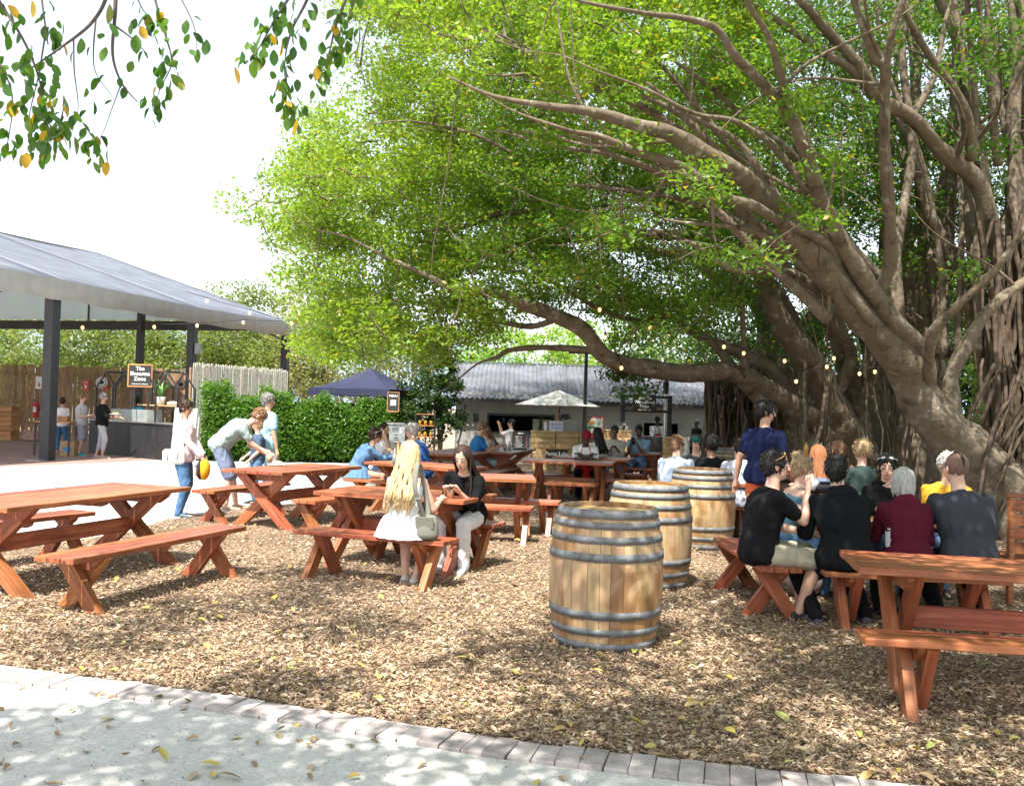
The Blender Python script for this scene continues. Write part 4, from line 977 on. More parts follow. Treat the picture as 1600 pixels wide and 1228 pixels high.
def twig(P, nm, nleaf, par, spread=.06, start=.3, lean=None):
    pts = [at(p[0], p[1], p[2]) for p in P]; C_ = crom([(v.x, v.y, v.z, P[i][3]) for i, v in enumerate(pts)], 5)
    mb = MB(); mb.tube([Vector(c[:3]) for c in C_], [c[3] for c in C_], 5)
    o = mb.build(nm, M_TWIG, None); o.parent = par; o.matrix_parent_inverse = Matrix.Translation(par.location).inverted()
    o2 = o
    for _ in range(nleaf):
        t = start + (1 - start) * random.random() ** .8; i = min(int(t * (len(C_) - 1)), len(C_) - 1); p = Vector(C_[i][:3]) + Vector((random.gauss(0, spread * .5), random.gauss(0, spread * .6), random.gauss(-.01, spread * .45)))
        e = Euler((random.gauss(0, .8), random.uniform(.5, 1.6), random.uniform(0, 6.28)))
        l = link('leaf', random.choice(LM), None, None, p, e); s_ = random.uniform(.7, 1.15); l.scale = (s_, s_, s_)
        l.parent = o; l.matrix_parent_inverse = Matrix.Translation(par.location)@Matrix.Identity(4) if False else o.matrix_parent_inverse.inverted() @ Matrix.Identity(4) if False else Matrix.Identity(4)
    return o
near_hold = empty('hanging_branches', (0, 0, 0)) if False else None
# (child transforms: the twig's world matrix is the identity, so its leaves sit in world coordinates)
TW = [
 ([(175, -60, 3.9, .012), (165, 0, 3.9, .008), (140, 40, 3.9, .007), (95, 75, 3.9, .005), (45, 110, 3.9, .003)], 6, .3),
 ([(182, -60, 3.9, .011), (180, 20, 3.9, .008), (176, 85, 3.95, .006), (190, 130, 4, .004), (215, 160, 4, .002)], 4, .3),
 ([(178, 40, 3.9, .005), (205, 60, 3.9, .003), (230, 85, 3.9, .002)], 4, .3),
 ([(230, -50, 4.0, .007), (245, 10, 4, .005), (260, 60, 4, .004), (268, 100, 4, .003), (250, 140, 4, .002), (240, 175, 4, .0015)], 34, .25),
 ([(260, -40, 4.1, .004), (290, 12, 4.1, .003), (305, 50, 4.1, .002), (308, 100, 4.1, .001)], 7, .3),
 ([(-30, -40, 3.8, .008), (10, 20, 3.8, .006), (40, 70, 3.8, .005), (60, 120, 3.8, .004), (70, 170, 3.8, .003), (80, 225, 3.8, .002)], 62, .1),
 ([(-30, 60, 3.9, .005), (5, 110, 3.9, .004), (20, 160, 3.9, .003), (10, 235, 3.9, .002)], 26, .2),
 ([(70, 60, 3.9, .004), (60, 120, 3.9, .003), (45, 190, 3.95, .002), (52, 250, 3.95, .0015)], 26, .3),
 ([(150, 30, 4.0, .004), (146, 80, 4, .003), (150, 115, 4, .002), (175, 150, 4, .0015)], 3, .5),
 ([(115, 60, 4.0, .004), (116, 110, 4, .003), (122, 160, 4, .002), (120, 190, 4, .0015)], 9, .6),
 ([(190, 130, 4, .003), (175, 170, 4, .002), (160, 210, 4, .0015), (140, 250, 4, .001)], 14, .5),
 ([(60, -40, 4, .006), (68, 20, 4, .004), (75, 70, 4, .003)], 14, .2),
 ([(200, -40, 4, .005), (220, 10, 4, .003), (235, 30, 4, .002)], 9, .3),
 ([(100, 150, 4, .003), (95, 190, 4, .002), (70, 215, 4, .0015)], 24, .2),
 ([(470, -60, 4.3, .010), (455, -10, 4.3, .007), (430, 30, 4.3, .005), (405, 75, 4.3, .003), (390, 95, 4.3, .002)], 40, .2),
 ([(500, -60, 4.4, .010), (480, 0, 4.4, .007), (455, 50, 4.4, .005), (445, 100, 4.4, .003), (450, 150, 4.4, .002), (475, 180, 4.4, .001)], 50, .2),
 ([(560, -60, 4.5, .012), (540, 0, 4.5, .008), (525, 40, 4.5, .006), (512, 90, 4.5, .003), (495, 120, 4.5, .002)], 38, .2),
 ([(560, -20, 4.6, .006), (545, 30, 4.6, .004), (530, 70, 4.6, .002)], 16, .3),
]
for P, n_, st in TW: twig(P, 'branch', int(n_ * 1.25), near, spread=.062, start=st)

# ---- other trees, shrubs and the hedge
def rtree(px, py, Y, rx, rz, hz, nl, label, hue, size=.16, trunkr=.12, group=None, name='tree', flat=.85, nclu=60, ry=None, mat=None):
    c = at(px, py, Y); base = Vector((c.x, Y, 0)); t = empty(name, base); tag(t, label, 'tree' if name != 'shrub' else 'shrub', group)
    mb = MB(); top = c.z
    for k in range(4):
        e = Vector((random.uniform(-.6, .6) * rx, random.uniform(-.4, .4) * rx, top + random.uniform(-.2, .5) * rz)); 
        mb.tube([(random.uniform(-.05, .05), 0, 0), (e.x * .25, e.y * .25, top * .4), (e.x * .6, e.y * .6, top * .75), tuple(e)], [trunkr, trunkr * .8, trunkr * .5, trunkr * .15], 7)
    mb.build('trunk', M_BARK, t)
    ry = ry or rx; cls = []
    for _ in range(nclu):
        g = RNG.normal(0, 1, 3); g /= np.linalg.norm(g); g *= RNG.random() ** .4
        q = (c.x + g[0] * rx, Y + g[1] * ry, c.z + g[2] * rz)
        if q[2] < .15: continue
        cls.append((*q, min(rx, rz) * RNG.uniform(.18, .34), int(nl / nclu * RNG.uniform(.6, 1.4)), 0))
    o = leafcloud(cls, 'crown', t, size, flat=flat, hues=[hue], mat=mat, yellow=.01)
    return t
OLIVE = ((.105, .15, .04), (.24, .28, .09)); PALE = ((.20, .22, .09), (.34, .34, .16)); DARKG = ((.018, .045, .010), (.045, .09, .018)); MIDG = ((.06, .12, .02), (.12, .20, .03)); BRIGHT = ((.13, .24, .03), (.22, .34, .05))
bt = [(-60, 570, 42, 3.4, 3.0), (40, 565, 46, 3.6, 3.0), (130, 560, 41, 3.2, 3.3), (205, 560, 44, 3.2, 3.2), (280, 562, 40, 3.0, 3.0), (350, 555, 42, 3.2, 3.3), (420, 560, 39, 3.0, 3.2)]
bl = ['yellowish olive tree at the far left beyond the brown fence', 'olive tree beyond the fence left of the first marquee post', 'olive tree beyond the fence right of the first marquee post', 'olive tree seen under the marquee above the black stall sign', 'olive tree between the stall sign and the second marquee post', 'olive tree above the pale reed fence', 'olive tree behind the last marquee post']
for (px, py, Y, rx, rz), lab in zip(bt, bl): rtree(px, py, Y + 4.5, rx, rz, 0, 14000, lab, OLIVE, .17, group='olive trees behind the fences')
rtree(486, 545, 41, 2.0, 3.0, 0, 9000, 'tall pale leaved tree behind the hedge beside the gazebo', PALE, .13)
rtree(545, 560, 40, 2.4, 3.0, 0, 8000, 'pale leaved tree just behind the navy gazebo', PALE, .13)
rtree(620, 585, 33, 2.0, 2.2, 0, 7000, 'grey green tree between the gazebo and the kitchen roof', ((.08, .10, .04), (.17, .19, .08)), .12)
rtree(690, 620, 27.5, .75, 1.5, 0, 5200, 'slender dark tree with drooping leaves at the corner of the kitchen building', DARKG, .11, .05, ry=.6)
rtree(655, 640, 27.0, .8, 1.0, 0, 4200, 'dark bushy tree between the gazebo and the kitchen wall', DARKG, .11, .05, ry=.6)
rtree(930, 560, 52, 6.0, 2.6, 0, 6000, 'bright green tree beyond the kitchen roof near the middle', BRIGHT, .25)
rtree(820, 565, 56, 5.0, 2.2, 0, 5000, 'bright green tree beyond the left part of the kitchen roof', BRIGHT, .25)
rtree(1060, 590, 44, 4.0, 3.4, 0, 6000, 'dark green tree beyond the right part of the kitchen roof', MIDG, .2)
for i, (px, py, Y, rx, rz) in enumerate([(1250, 620, 33, 3.4, 3.2), (1380, 600, 34, 3.6, 3.8), (1500, 560, 35, 3.6, 4.4), (1130, 560, 36, 3.2, 3.2), (1620, 600, 33, 3.6, 4.0)]):
    rtree(px, py, Y, rx, rz, 0, 9000, ['dark tree behind the leaning fig trunks', 'dark tree behind the middle of the fig grove', 'dark tree seen between the right fig limbs', 'dark tree above the right end of the kitchen roof', 'dark tree at the right edge behind the root wrapped trunk'][i], DARKG if i != 2 else MIDG, .18)
rtree(1572, 640, 24, .9, 1.9, 0, 3500, 'sunlit green shrub glimpsed between the two right fig trunks', BRIGHT, .12, .05, name='shrub')
# hedge
ha, hb = at(318, 640, 25.2), at(615, 640, 26.6); ha.z = hb.z = 0; hd = hb - ha; hn = Vector((-hd.y, hd.x, 0)).normalized()
hg = empty('hedge', ha, math.atan2(hd.y, hd.x)); tag(hg, 'dense leafy green hedge behind the man in the pale blue shirt', 'hedge')
n = 36000; u = RNG.random(n); v = RNG.random(n) ** .7; wv = RNG.random(n) ** 2.0
top = 1.74 - .16 * (u > .45) + .16 * np.sin(u * 23) + .12 * np.sin(u * 61 + 1) + RNG.normal(0, .07, n) + .15 * (u < .12)
P = np.column_stack([u * hd.length + RNG.normal(0, .08, n), -.1 + wv * .9 + .12 * np.sin(u * 40 + v * 5) , v * top * 1.0 + .02])
P[:, 1] -= .18 * np.sin(np.clip(v, 0, 1) * 3.1)
tcol = RNG.random((n, 1)); colr = np.array((.05, .12, .015)) * (1 - tcol) + np.array((.12, .24, .03)) * tcol
ln = RNG.uniform(.07, .13, n); V, Fq = leafquads(P, ln, ln * .5, RNG.random(n) * 6.28, RNG.normal(.2, .6, n), RNG.normal(0, .7, n), ln * .08)
npmesh('foliage', V, Fq, M_LEAF, np.repeat(colr, 2, 0), parent=hg)
mb = MB()
for k in range(40):
    x = random.uniform(0, hd.length); mb.tube([(x, .4, 0), (x + random.uniform(-.2, .2), .35, .9), (x + random.uniform(-.3, .3), .3, 1.5)], [.025, .018, .01], 5)
mb.build('stems', M_BARK, hg)
# leaf core so the hedge is not see-through
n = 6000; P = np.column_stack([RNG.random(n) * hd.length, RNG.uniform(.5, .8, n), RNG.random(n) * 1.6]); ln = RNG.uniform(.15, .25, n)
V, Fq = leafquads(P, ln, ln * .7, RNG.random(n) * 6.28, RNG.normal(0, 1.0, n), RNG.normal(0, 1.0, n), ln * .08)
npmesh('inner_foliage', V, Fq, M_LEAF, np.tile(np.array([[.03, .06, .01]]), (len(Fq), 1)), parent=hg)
# distant hills
M_HILL = plain('hazy_hill', (.20, .27, .33), 1, 0, .12, .01, bump=0)  # distance haze is put into this blue-grey colour
mb = MB(); V = []; n = 60
for i in range(n + 1):
    x = -900 + 1800 * i / n; h = 40 + 46 * noise.noise(Vector((i * .16, 2, 0))) + 40 * math.exp(-((x + 420) / 190) ** 2)
    V += [(x, 760, -5), (x, 800, h * .7), (x, 860, h)]
Fc = [(i * 3 + j, i * 3 + 3 + j, i * 3 + 4 + j, i * 3 + 1 + j) for i in range(n) for j in range(2)]
mb.addm(V, Fc, True); o = mb.build('hills', M_HILL); o['kind'] = 'structure'
# fallen yellow leaves, each one a piece lying on the ground
def fl_mat():
    m, t, b = nmat('fallen_leaf'); L = t.links; oi = N(t, 'ShaderNodeObjectInfo')
    r = ramp(t, [(0, (.40, .33, .07)), (.25, (.52, .37, .06)), (.45, (.34, .32, .09)), (.6, (.20, .25, .06)), (.72, (.42, .25, .07)), (1, (.36, .28, .17))]); L.new(oi.outputs['Random'], r.inputs[0]); L.new(r.outputs[0], b.inputs['Base Color']); b.inputs['Roughness'].default_value = .5
    return m
M_FL = fl_mat()
FM = [leafmesh(.085, .036, .5, .25, M_FL), leafmesh(.075, .03, .8, -.2, M_FL), leafmesh(.095, .04, .3, .15, M_FL), leafmesh(.065, .034, .6, .3, M_FL)]
mg = bpy.data.objects['mulch_ground']; sp_ = bpy.data.objects['sandy_path']
P = scatter(250, 4.0, 12, 1.05, 1.9)
for p in P:
    inm = inpoly(p[None, :], MP)[0]
    if not inm and random.random() < .55: continue
    l = link('leaf', random.choice(FM), mg if inm else sp_, None, (p[0], p[1], .052 if inm else .016), (random.gauss(0, .25), random.gauss(0, .2), random.uniform(0, 6.28)))
    s_ = random.uniform(.6, 1.15); l.scale = (s_, s_, s_)
M_DL = plain('dry_brown_leaf', (.30, .20, .10), .7, bump=0)
FB = [leafmesh(.06, .025, .8, .3, M_DL), leafmesh(.05, .022, 1.0, -.3, M_DL)]
for _ in range(60):
    q = G(random.uniform(0, 1300), random.uniform(1075, 1226)); 
    if inpoly(np.array([[q.x, q.y]]), MP)[0]: continue
    l = link('leaf', random.choice(FB), sp_, None, (q.x, q.y, .014), (random.gauss(0, .3), random.gauss(0, .2), random.uniform(0, 6.28)))
# ------------------------------------------------------------------ people
def obox(nm, c, d, mat, par, rot=None, ch=0.004): return MB().box((0, 0, 0), d, ch=ch).build(nm, mat, par, c, rot)
def V3(*a): return Vector(a)
def skinmat(name, col):
    m, t, b = nmat(name); tc = N(t, 'ShaderNodeTexCoord'); n = N(t, 'ShaderNodeTexNoise'); n.inputs['Scale'].default_value = 18; t.links.new(tc.outputs['Object'], n.inputs[0])
    r = ramp(t, [(.3, [c * .88 for c in col]), (.7, [min(1, c * 1.08) for c in col])]); t.links.new(n.outputs['Fac'], r.inputs[0]); t.links.new(r.outputs[0], b.inputs['Base Color'])
    b.inputs['Roughness'].default_value = .5; b.inputs['Subsurface Weight'].default_value = .12; b.inputs['Subsurface Radius'].default_value = (.02, .008, .004); b.inputs['Subsurface Scale'].default_value = .5
    return m
SK = {'light': skinmat('light_skin', (.60, .36, .26)), 'tan': skinmat('tan_skin', (.47, .27, .18)), 'brown': skinmat('brown_skin', (.16, .08, .05)), 'dark': skinmat('dark_skin', (.065, .035, .024))}
M_EYEW = plain('eye_white', (.7, .68, .66), .3, bump=0); M_EYED = plain('eye_dark', (.02, .015, .012), .25, bump=0); M_LIP = plain('lips', (.42, .12, .11), .45, bump=0)
def cloth(name, col, rough=.85, var=.1, sheen=.15): return plain('cloth_' + name, col, rough, 0, .04, 5, bump=.25, bscale=240, spec=.12, sheen=0.0)
def hairmat(name, a, b_):
    m, t, b = nmat('hair_' + name); tc = N(t, 'ShaderNodeTexCoord'); mp = N(t, 'ShaderNodeMapping'); mp.inputs['Scale'].default_value = (60, 60, 6); n = N(t, 'ShaderNodeTexNoise'); n.inputs['Scale'].default_value = 1.5; n.inputs['Detail'].default_value = 6
    t.links.new(tc.outputs['Object'], mp.inputs[0]); t.links.new(mp.outputs[0], n.inputs[0]); r = ramp(t, [(.3, a), (.7, b_)]); t.links.new(n.outputs['Fac'], r.inputs[0]); t.links.new(r.outputs[0], b.inputs['Base Color']); b.inputs['Roughness'].default_value = .62; b.inputs['Specular IOR Level'].default_value = .3
    bp = N(t, 'ShaderNodeBump'); bp.inputs['Strength'].default_value = .6; bp.inputs['Distance'].default_value = .006; t.links.new(n.outputs['Fac'], bp.inputs['Height']); t.links.new(bp.outputs[0], b.inputs['Normal'])
    return m
HR = {'cropped': hairmat('cropped', (.13, .075, .055), (.20, .12, .09)), 'blonde': hairmat('blonde', (.32, .21, .09), (.66, .50, .28)), 'dkblonde': hairmat('dark_blonde', (.26, .17, .09), (.46, .33, .19)), 'brown': hairmat('brown', (.014, .008, .006), (.055, .027, .016)), 'ltbrown': hairmat('light_brown', (.13, .07, .04), (.26, .15, .08)), 'black': hairmat('black', (.004, .004, .004), (.014, .012, .011)), 'grey': hairmat('grey', (.26, .25, .23), (.50, .49, .46)), 'dkgrey': hairmat('dark_grey', (.12, .115, .11), (.26, .25, .24)), 'red': hairmat('auburn', (.16, .055, .02), (.34, .14, .06))}
def ik(a, tgt, l1, l2, pole):
    d = tgt - a; L_ = d.length; mx = (l1 + l2) * .995
    if L_ > mx: tgt = a + d * (mx / L_); d = tgt - a; L_ = mx
    L_ = max(L_, abs(l1 - l2) + .02)
    x = (l1 * l1 - l2 * l2 + L_ * L_) / (2 * L_); h = math.sqrt(max(l1 * l1 - x * x, 0)); dn = d.normalized(); p = pole - dn * pole.dot(dn)
    if p.length < 1e-4: p = Vector((0, 1, 0))
    return a + dn * x + p.normalized() * h, tgt
def etube(mb, rings, n=12):
    """rings: (centre, xaxis vec, yaxis vec) elliptical, closed"""
    V = []
    for c, ax, ay in rings:
        for j in range(n):
            t = 2 * math.pi * j / n; V.append(c + ax * math.cos(t) + ay * math.sin(t))
    k = len(rings); Fc = [(i * n + j, i * n + (j + 1) % n, (i + 1) * n + (j + 1) % n, (i + 1) * n + j) for i in range(k - 1) for j in range(n)] + [tuple(range(n - 1, -1, -1)), tuple(range((k - 1) * n, k * n))]
    mb.addm(V, Fc, True)
def capsule(mb, a, b, ra, rb, n=12, mids=None):
    d = (b - a); L_ = d.length; dn = d.normalized() if L_ > 1e-6 else Vector((0, 0, 1)); up = Vector((1, 0, 0)) if abs(dn.x) < .9 else Vector((0, 1, 0)); ax = (up - dn * up.dot(dn)).normalized(); ay = dn.cross(ax)
    R_ = [(-.98, .2), (-.8, .6), (-.45, .89)]
    rings = [(a + dn * ra * t, ax * ra * r_, ay * ra * r_) for t, r_ in R_] + [(a, ax * ra, ay * ra)]
    for t, rm in (mids or []): p = a.lerp(b, t); rings.append((p, ax * rm, ay * rm))
    rings += [(b, ax * rb, ay * rb)] + [(b + dn * rb * -t, ax * rb * r_, ay * rb * r_) for t, r_ in reversed(R_)]
    etube(mb, rings, n)
def remesh(mb, vox, smooth=3, wr=0.0, wsc=8.0, seed=0.0):
    me = mb.mesh('tmp'); o = bpy.data.objects.new('tmp', me); COL.objects.link(o)
    m = o.modifiers.new('r', 'REMESH'); m.mode = 'VOXEL'; m.voxel_size = vox; m.use_smooth_shade = True
    if smooth: s_ = o.modifiers.new('s', 'SMOOTH'); s_.iterations = smooth; s_.factor = .5
    dg = bpy.context.evaluated_depsgraph_get(); out = bpy.data.meshes.new_from_object(o.evaluated_get(dg)); bpy.data.objects.remove(o); bpy.data.meshes.remove(me)
    if wr:
        out.update(); nn = [v.normal.copy() for v in out.vertices]
        for v, nv in zip(out.vertices, nn):
            p = v.co; q = Vector((p.x * wsc, p.y * wsc, p.z * wsc * .55 + p.x * 3))
            a = noise.noise(q + Vector((seed, 0, 0))); r_ = 1 - abs(noise.noise(q * 1.7 + Vector((0, seed, 0)))) * 2.2
            v.co = p + nv * (wr * (a * .8 + r_ * .7))
    return out
def person(label, loc, yaw, h=1.7, sit=None, lean=0, hands=None, feet=None, head=(0, 0), skin='light', hair=('short', 'brown'), top=('grey', (.3, .3, .3), 'short'), bottom=('trousers', 'jeans', (.10, .16, .28)), shoes=(.03, .03, .03), fem=False, vox=.014, wide=1.0, roundb=0, extras=(), side=0.0, cat='person', elbows=None, group=None, hem=0.0, zoff=0.0):
    s = h / 1.7; seed = random.random() * 90
    root = empty('person', (loc[0], loc[1], zoff), R(yaw)); tag(root, label, cat, group)
    ln = R(lean); P = V3(0, 0, (sit + .095 * s) if sit is not None else .925 * s)
    if sit is None: P.y -= math.sin(ln) * .22 * s; P.z -= (1 - math.cos(ln)) * .05 * s
    u = V3(math.sin(R(side)) * math.cos(ln), math.sin(ln), math.cos(ln)).normalized()
    u2 = V3(math.sin(R(side)), math.sin(ln + R(roundb)), math.cos(ln + R(roundb))).normalized()
    X_ = V3(1, 0, 0); X_ = (X_ - u * X_.dot(u)).normalized(); fw = u.cross(X_) * 1.0
    if fw.y < 0 and abs(ln) < 1.2: fw = -fw
    C = P + u * .24 * s; NB = C + u2 * .255 * s
    sw = (.152 if fem else .176) * s * wide
    SH = {1: NB - u2 * .072 * s + X_ * sw, -1: NB - u2 * .072 * s - X_ * sw}
    hp = {1: P + X_ * .085 * s - V3(0, 0, .02), -1: P - X_ * .085 * s - V3(0, 0, .02)}
    hy, hpi = R(head[0]), R(head[1])
    HM = Matrix.Rotation(hy, 3, 'Z') @ Matrix.Rotation(-hpi, 3, 'X')
    hd_ = V3(math.sin(R(side)) * .6, math.sin((ln + R(roundb)) * .55 + hpi * .35), math.cos((ln + R(roundb)) * .55 + hpi * .35)).normalized()
    HC = NB + hd_ * .175 * s
    # feet
    fd = {}
    for i, sg in enumerate((1, -1)):
        if feet: f = V3(*feet[i]) * s
        elif sit is not None: f = V3(sg * .12 * s, .40 * s, 0)
        else: f = V3(sg * .095 * s, (.04 if sg > 0 else -.03) * s, 0)
        fd[sg] = f
    AN = {}; KN = {}
    for sg in (1, -1):
        an = fd[sg] + V3(0, -.04 * s, .075 * s); kn, an = ik(hp[sg], an, .43 * s, .42 * s, V3(sg * .12, 1, .25)); AN[sg] = an; KN[sg] = kn
    WR = {}; EL = {}; HD = {}
    for i, sg in enumerate((1, -1)):
        if hands and hands[i] is not None: hnd = V3(*hands[i]) * s
        else: hnd = SH[sg] + V3(sg * .06, .06, -.60) * s
        pole = V3(sg * .28, -.45, -1.0) if not elbows else V3(sg * elbows[0], elbows[1], elbows[2])
        el, wr_ = ik(SH[sg], hnd, .275 * s, .25 * s, pole); EL[sg] = el; WR[sg] = wr_; HD[sg] = (wr_ - el).normalized()
    # ---- body
    mb = MB()
    wst = .118 if fem else .138; cst = .148 if fem else .170
    wst *= wide; cst *= wide
    dep = 1.0 + (wide - 1) * .8
    def torso(mb, inf, t0=-.10, t1=.52, flare=0.0):
        prof = [(-.11, .10, .085), (-.07, .150, .115), (0, .165 * (1 + (wide - 1) * .7), .120 * dep), (.07, .152 * (1 + (wide - 1) * .7), .112 * dep), (.13, wst, .100 * dep), (.20, (wst + cst) / 2 + .004, .108 * dep), (.30, cst, .118 * dep), (.38, cst * 1.03, .113), (.43, sw / s * .92, .090), (.468, sw / s * .66, .070), (.492, .062, .056), (.515, .052, .054)]
        rings = []
        for t, rx, ry in prof:
            if t < t0 - 1e-6 or t > t1 + 1e-6: continue
            c = P + u * t * s if t <= .24 else C + u2 * (t - .24) * s
            uu = u if t <= .24 else u2; y_ = uu.cross(X_); 
            e = inf * (1 if t < .45 else .6) + flare * max(0, (.1 - t))
            rings.append((c, X_ * (rx * s + e), y_ * (ry * s + e)))
        etube(mb, rings, 18)
    torso(mb, 0)
    if fem:
        for sg in (1, -1): mb.ell(C + u2 * .07 * s + fw * .085 * s + X_ * sg * .065 * s, (.058 * s,) * 3)
    for sg in (1, -1):
        capsule(mb, SH[sg], EL[sg], .050 * s * (.85 if fem else 1), .038 * s, mids=[(.35, .047 * s * (.85 if fem else 1))])
        capsule(mb, EL[sg], WR[sg], .037 * s, .024 * s * (.9 if fem else 1), mids=[(.25, .040 * s * (.9 if fem else 1))])
        capsule(mb, hp[sg], KN[sg], .085 * s, .055 * s, mids=[(.4, .076 * s)])
        capsule(mb, KN[sg], AN[sg], .053 * s, .034 * s, mids=[(.3, .056 * s)])
        ft = fd[sg]; td = V3(sg * .1, 1, 0).normalized(); 
        capsule(mb, ft + V3(0, -.05 * s, .035 * s), ft + td * .15 * s + V3(0, 0, .026 * s), .034 * s, .030 * s)
        capsule(mb, AN[sg], ft + V3(0, -.04 * s, .04 * s), .034 * s, .034 * s)
        # palm
        hd = HD[sg]; capsule(mb, WR[sg], WR[sg] + hd * .075 * s, .024 * s, .033 * s)
    capsule(mb, NB - u2 * .03 * s, HC - hd_ * .06 * s, .056 * s * (.88 if fem else 1), .052 * s * (.88 if fem else 1))
    def hp_(x, y, z): return HC + HM @ V3(x * s, y * s, z * s)
    mb.ell(hp_(0, -.008, .02), (.074 * s, .095 * s, .098 * s), 16, 12, HM)
    mb.ell(hp_(0, .022, -.045), (.056 * s, .066 * s, .068 * s), 14, 10, HM)
    mb.ell(hp_(0, .052, -.088), (.030 * s, .030 * s, .024 * s), 10, 8, HM)
    me = remesh(mb, vox * s, 4)
    # details appended to the same mesh: finger chains, nose, ears, eyes, brows, lips
    bmx = bmesh.new(); bmx.from_mesh(me); 
    for f in bmx.faces: f.material_index = 0; f.smooth = True
    dm = MB()
    dm.mi = 0
    dm.tube([hp_(0, .082, .022), hp_(0, .096, -.005), hp_(0, .108, -.026), hp_(0, .090, -.036)], [.008 * s, .010 * s, .014 * s, .010 * s], 8)
    for sg in (1, -1):
        dm.ell(hp_(sg * .076, -.012, -.005), (.008 * s, .018 * s, .030 * s), 8, 6, HM @ Matrix.Rotation(sg * .3, 3, 'Z'))
        hd = HD[sg]; w0 = WR[sg]; side_ = hd.cross(V3(0, 0, 1)); side_ = side_.normalized() if side_.length > .2 else V3(1, 0, 0); nrm = side_.cross(hd).normalized()
        if nrm.z > 0: nrm = -nrm
        for k in range(4):
            o_ = (k - 1.5) * .017 * s; b0 = w0 + hd * .085 * s + side_ * o_; lf = (.036, .042, .040, .032)[k] * s * 2
            dm.tube([b0 - hd * .02 * s, b0, b0 + hd * lf * .45 + nrm * .006 * s, b0 + hd * lf * .75 + nrm * .022 * s, b0 + hd * lf * .85 + nrm * .040 * s], [.0085 * s, .0085 * s, .008 * s, .0072 * s, .005 * s], 6)
        ts = 1 if (side_.x * sg < 0) else -1
        tb = w0 + hd * .03 * s + side_ * ts * .026 * s
        dm.tube([tb - side_ * ts * .012 * s, tb, tb + (hd * .7 + side_ * ts * .7) * .030 * s, tb + (hd + side_ * ts * .35) * .055 * s], [.011 * s, .011 * s, .009 * s, .006 * s], 6)
        dm.mi = 1; dm.ell(hp_(sg * .031, .0795, .010), (.0135 * s, .008 * s, .0065 * s), 8, 6, HM)
        dm.mi = 2; dm.ell(hp_(sg * .031, .0865, .010), (.0058 * s, .003 * s, .0055 * s), 8, 6, HM)
        dm.tube([hp_(sg * .016, .088, .029), hp_(sg * .032, .0885, .034), hp_(sg * .048, .077, .029)], [.003 * s, .0038 * s, .002 * s], 5)
        dm.tube([hp_(sg * .018, .0865, .015), hp_(sg * .031, .089, .0185), hp_(sg * .044, .081, .014)], [.0014 * s, .002 * s, .0012 * s], 5)
        dm.mi = 0
    dm.mi = 3
    dm.tube([hp_(-.022, .080, -.062), hp_(-.010, .0905, -.059), hp_(0, .0925, -.061), hp_(.010, .0905, -.059), hp_(.022, .080, -.062)], [.002 * s, .0055 * s, .006 * s, .0055 * s, .002 * s], 6)
    dm.tube([hp_(-.018, .080, -.067), hp_(0, .0905, -.070), hp_(.018, .080, -.067)], [.002 * s, .0065 * s, .002 * s], 6)
    t_ = dm.mesh('t'); bmx.from_mesh(t_); bmx.to_mesh(me); bmx.free(); bpy.data.meshes.remove(t_)
    for m in (SK[skin], M_EYEW, M_EYED, M_LIP): me.materials.append(m)
    me.name = 'body'; link('body', me, root)
    J = dict(P=P, C=C, NB=NB, SH=SH, EL=EL, WR=WR, HC=HC, HM=HM, hp=hp, KN=KN, AN=AN, fd=fd, HD=HD, u=u, u2=u2, X=X_, fw=fw, s=s, hp_=hp_, root=root)
    # ---- bottom clothes
    kind, cn, cc_ = bottom; cm = cloth(cn, cc_)
    if kind in ('trousers', 'shorts', 'cropped'):
        mb = MB(); inf = .014 * s
        torso(mb, .008 * s, -.11, .05)
        for sg in (1, -1):
            capsule(mb, hp[sg] - V3(0, 0, .0), KN[sg], .088 * s + inf * .6, .062 * s + inf * (1 if kind == 'trousers' else 1.6), mids=[(.4, .080 * s + inf)])
            if kind == 'shorts': pass
            else:
                e_ = AN[sg] if kind == 'trousers' else KN[sg].lerp(AN[sg], .6)
                capsule(mb, KN[sg], e_, .060 * s + inf * .6, .044 * s + inf * .6, mids=[(.3, .060 * s + inf * .5)])
        me = remesh(mb, vox * s, 2, .010 * s, 11, seed); me.materials.append(cm); link('shorts' if kind == 'shorts' else 'trousers', me, root)
    # ---- top
    cn, cc_, sl = top; cm = cloth(cn, cc_)
    mb = MB(); inf = .029 * s if sl != 'strap' else .010 * s
    if sl == 'strap': torso(mb, inf, -.11, .38)
    elif sl == 'none': torso(mb, inf, -.11, .468)
    else: torso(mb, inf, -.11, .492, flare=hem)
    if fem:
        for sg in (1, -1): mb.ell(C + u2 * .07 * s + fw * .085 * s + X_ * sg * .065 * s, (.070 * s,) * 3)
    if sl in ('short', 'long', 'half'):
        for sg in (1, -1):
            a_, e_, w_ = SH[sg], EL[sg], WR[sg]; end = a_.lerp(e_, .64) if sl == 'short' else e_
            capsule(mb, a_, end, .058 * s, (.056 if sl == 'short' else .048) * s)
            if sl == 'long': capsule(mb, e_, w_, .050 * s, .034 * s, mids=[(.3, .048 * s)])
            if sl == 'half': capsule(mb, e_, e_.lerp(w_, .35), .052 * s, .046 * s)
    if 'hood' in extras:
        mb.ell(NB - fw * .085 * s - u2 * .03 * s, (.115 * s, .055 * s, .075 * s), 14, 10); mb.ell(NB - fw * .03 * s + u2 * .01 * s, (.085 * s, .075 * s, .04 * s), 14, 8)
    me = remesh(mb, vox * s, 2, .013 * s, 9, seed + 5); me.materials.append(cm); tp = link('shirt', me, root)
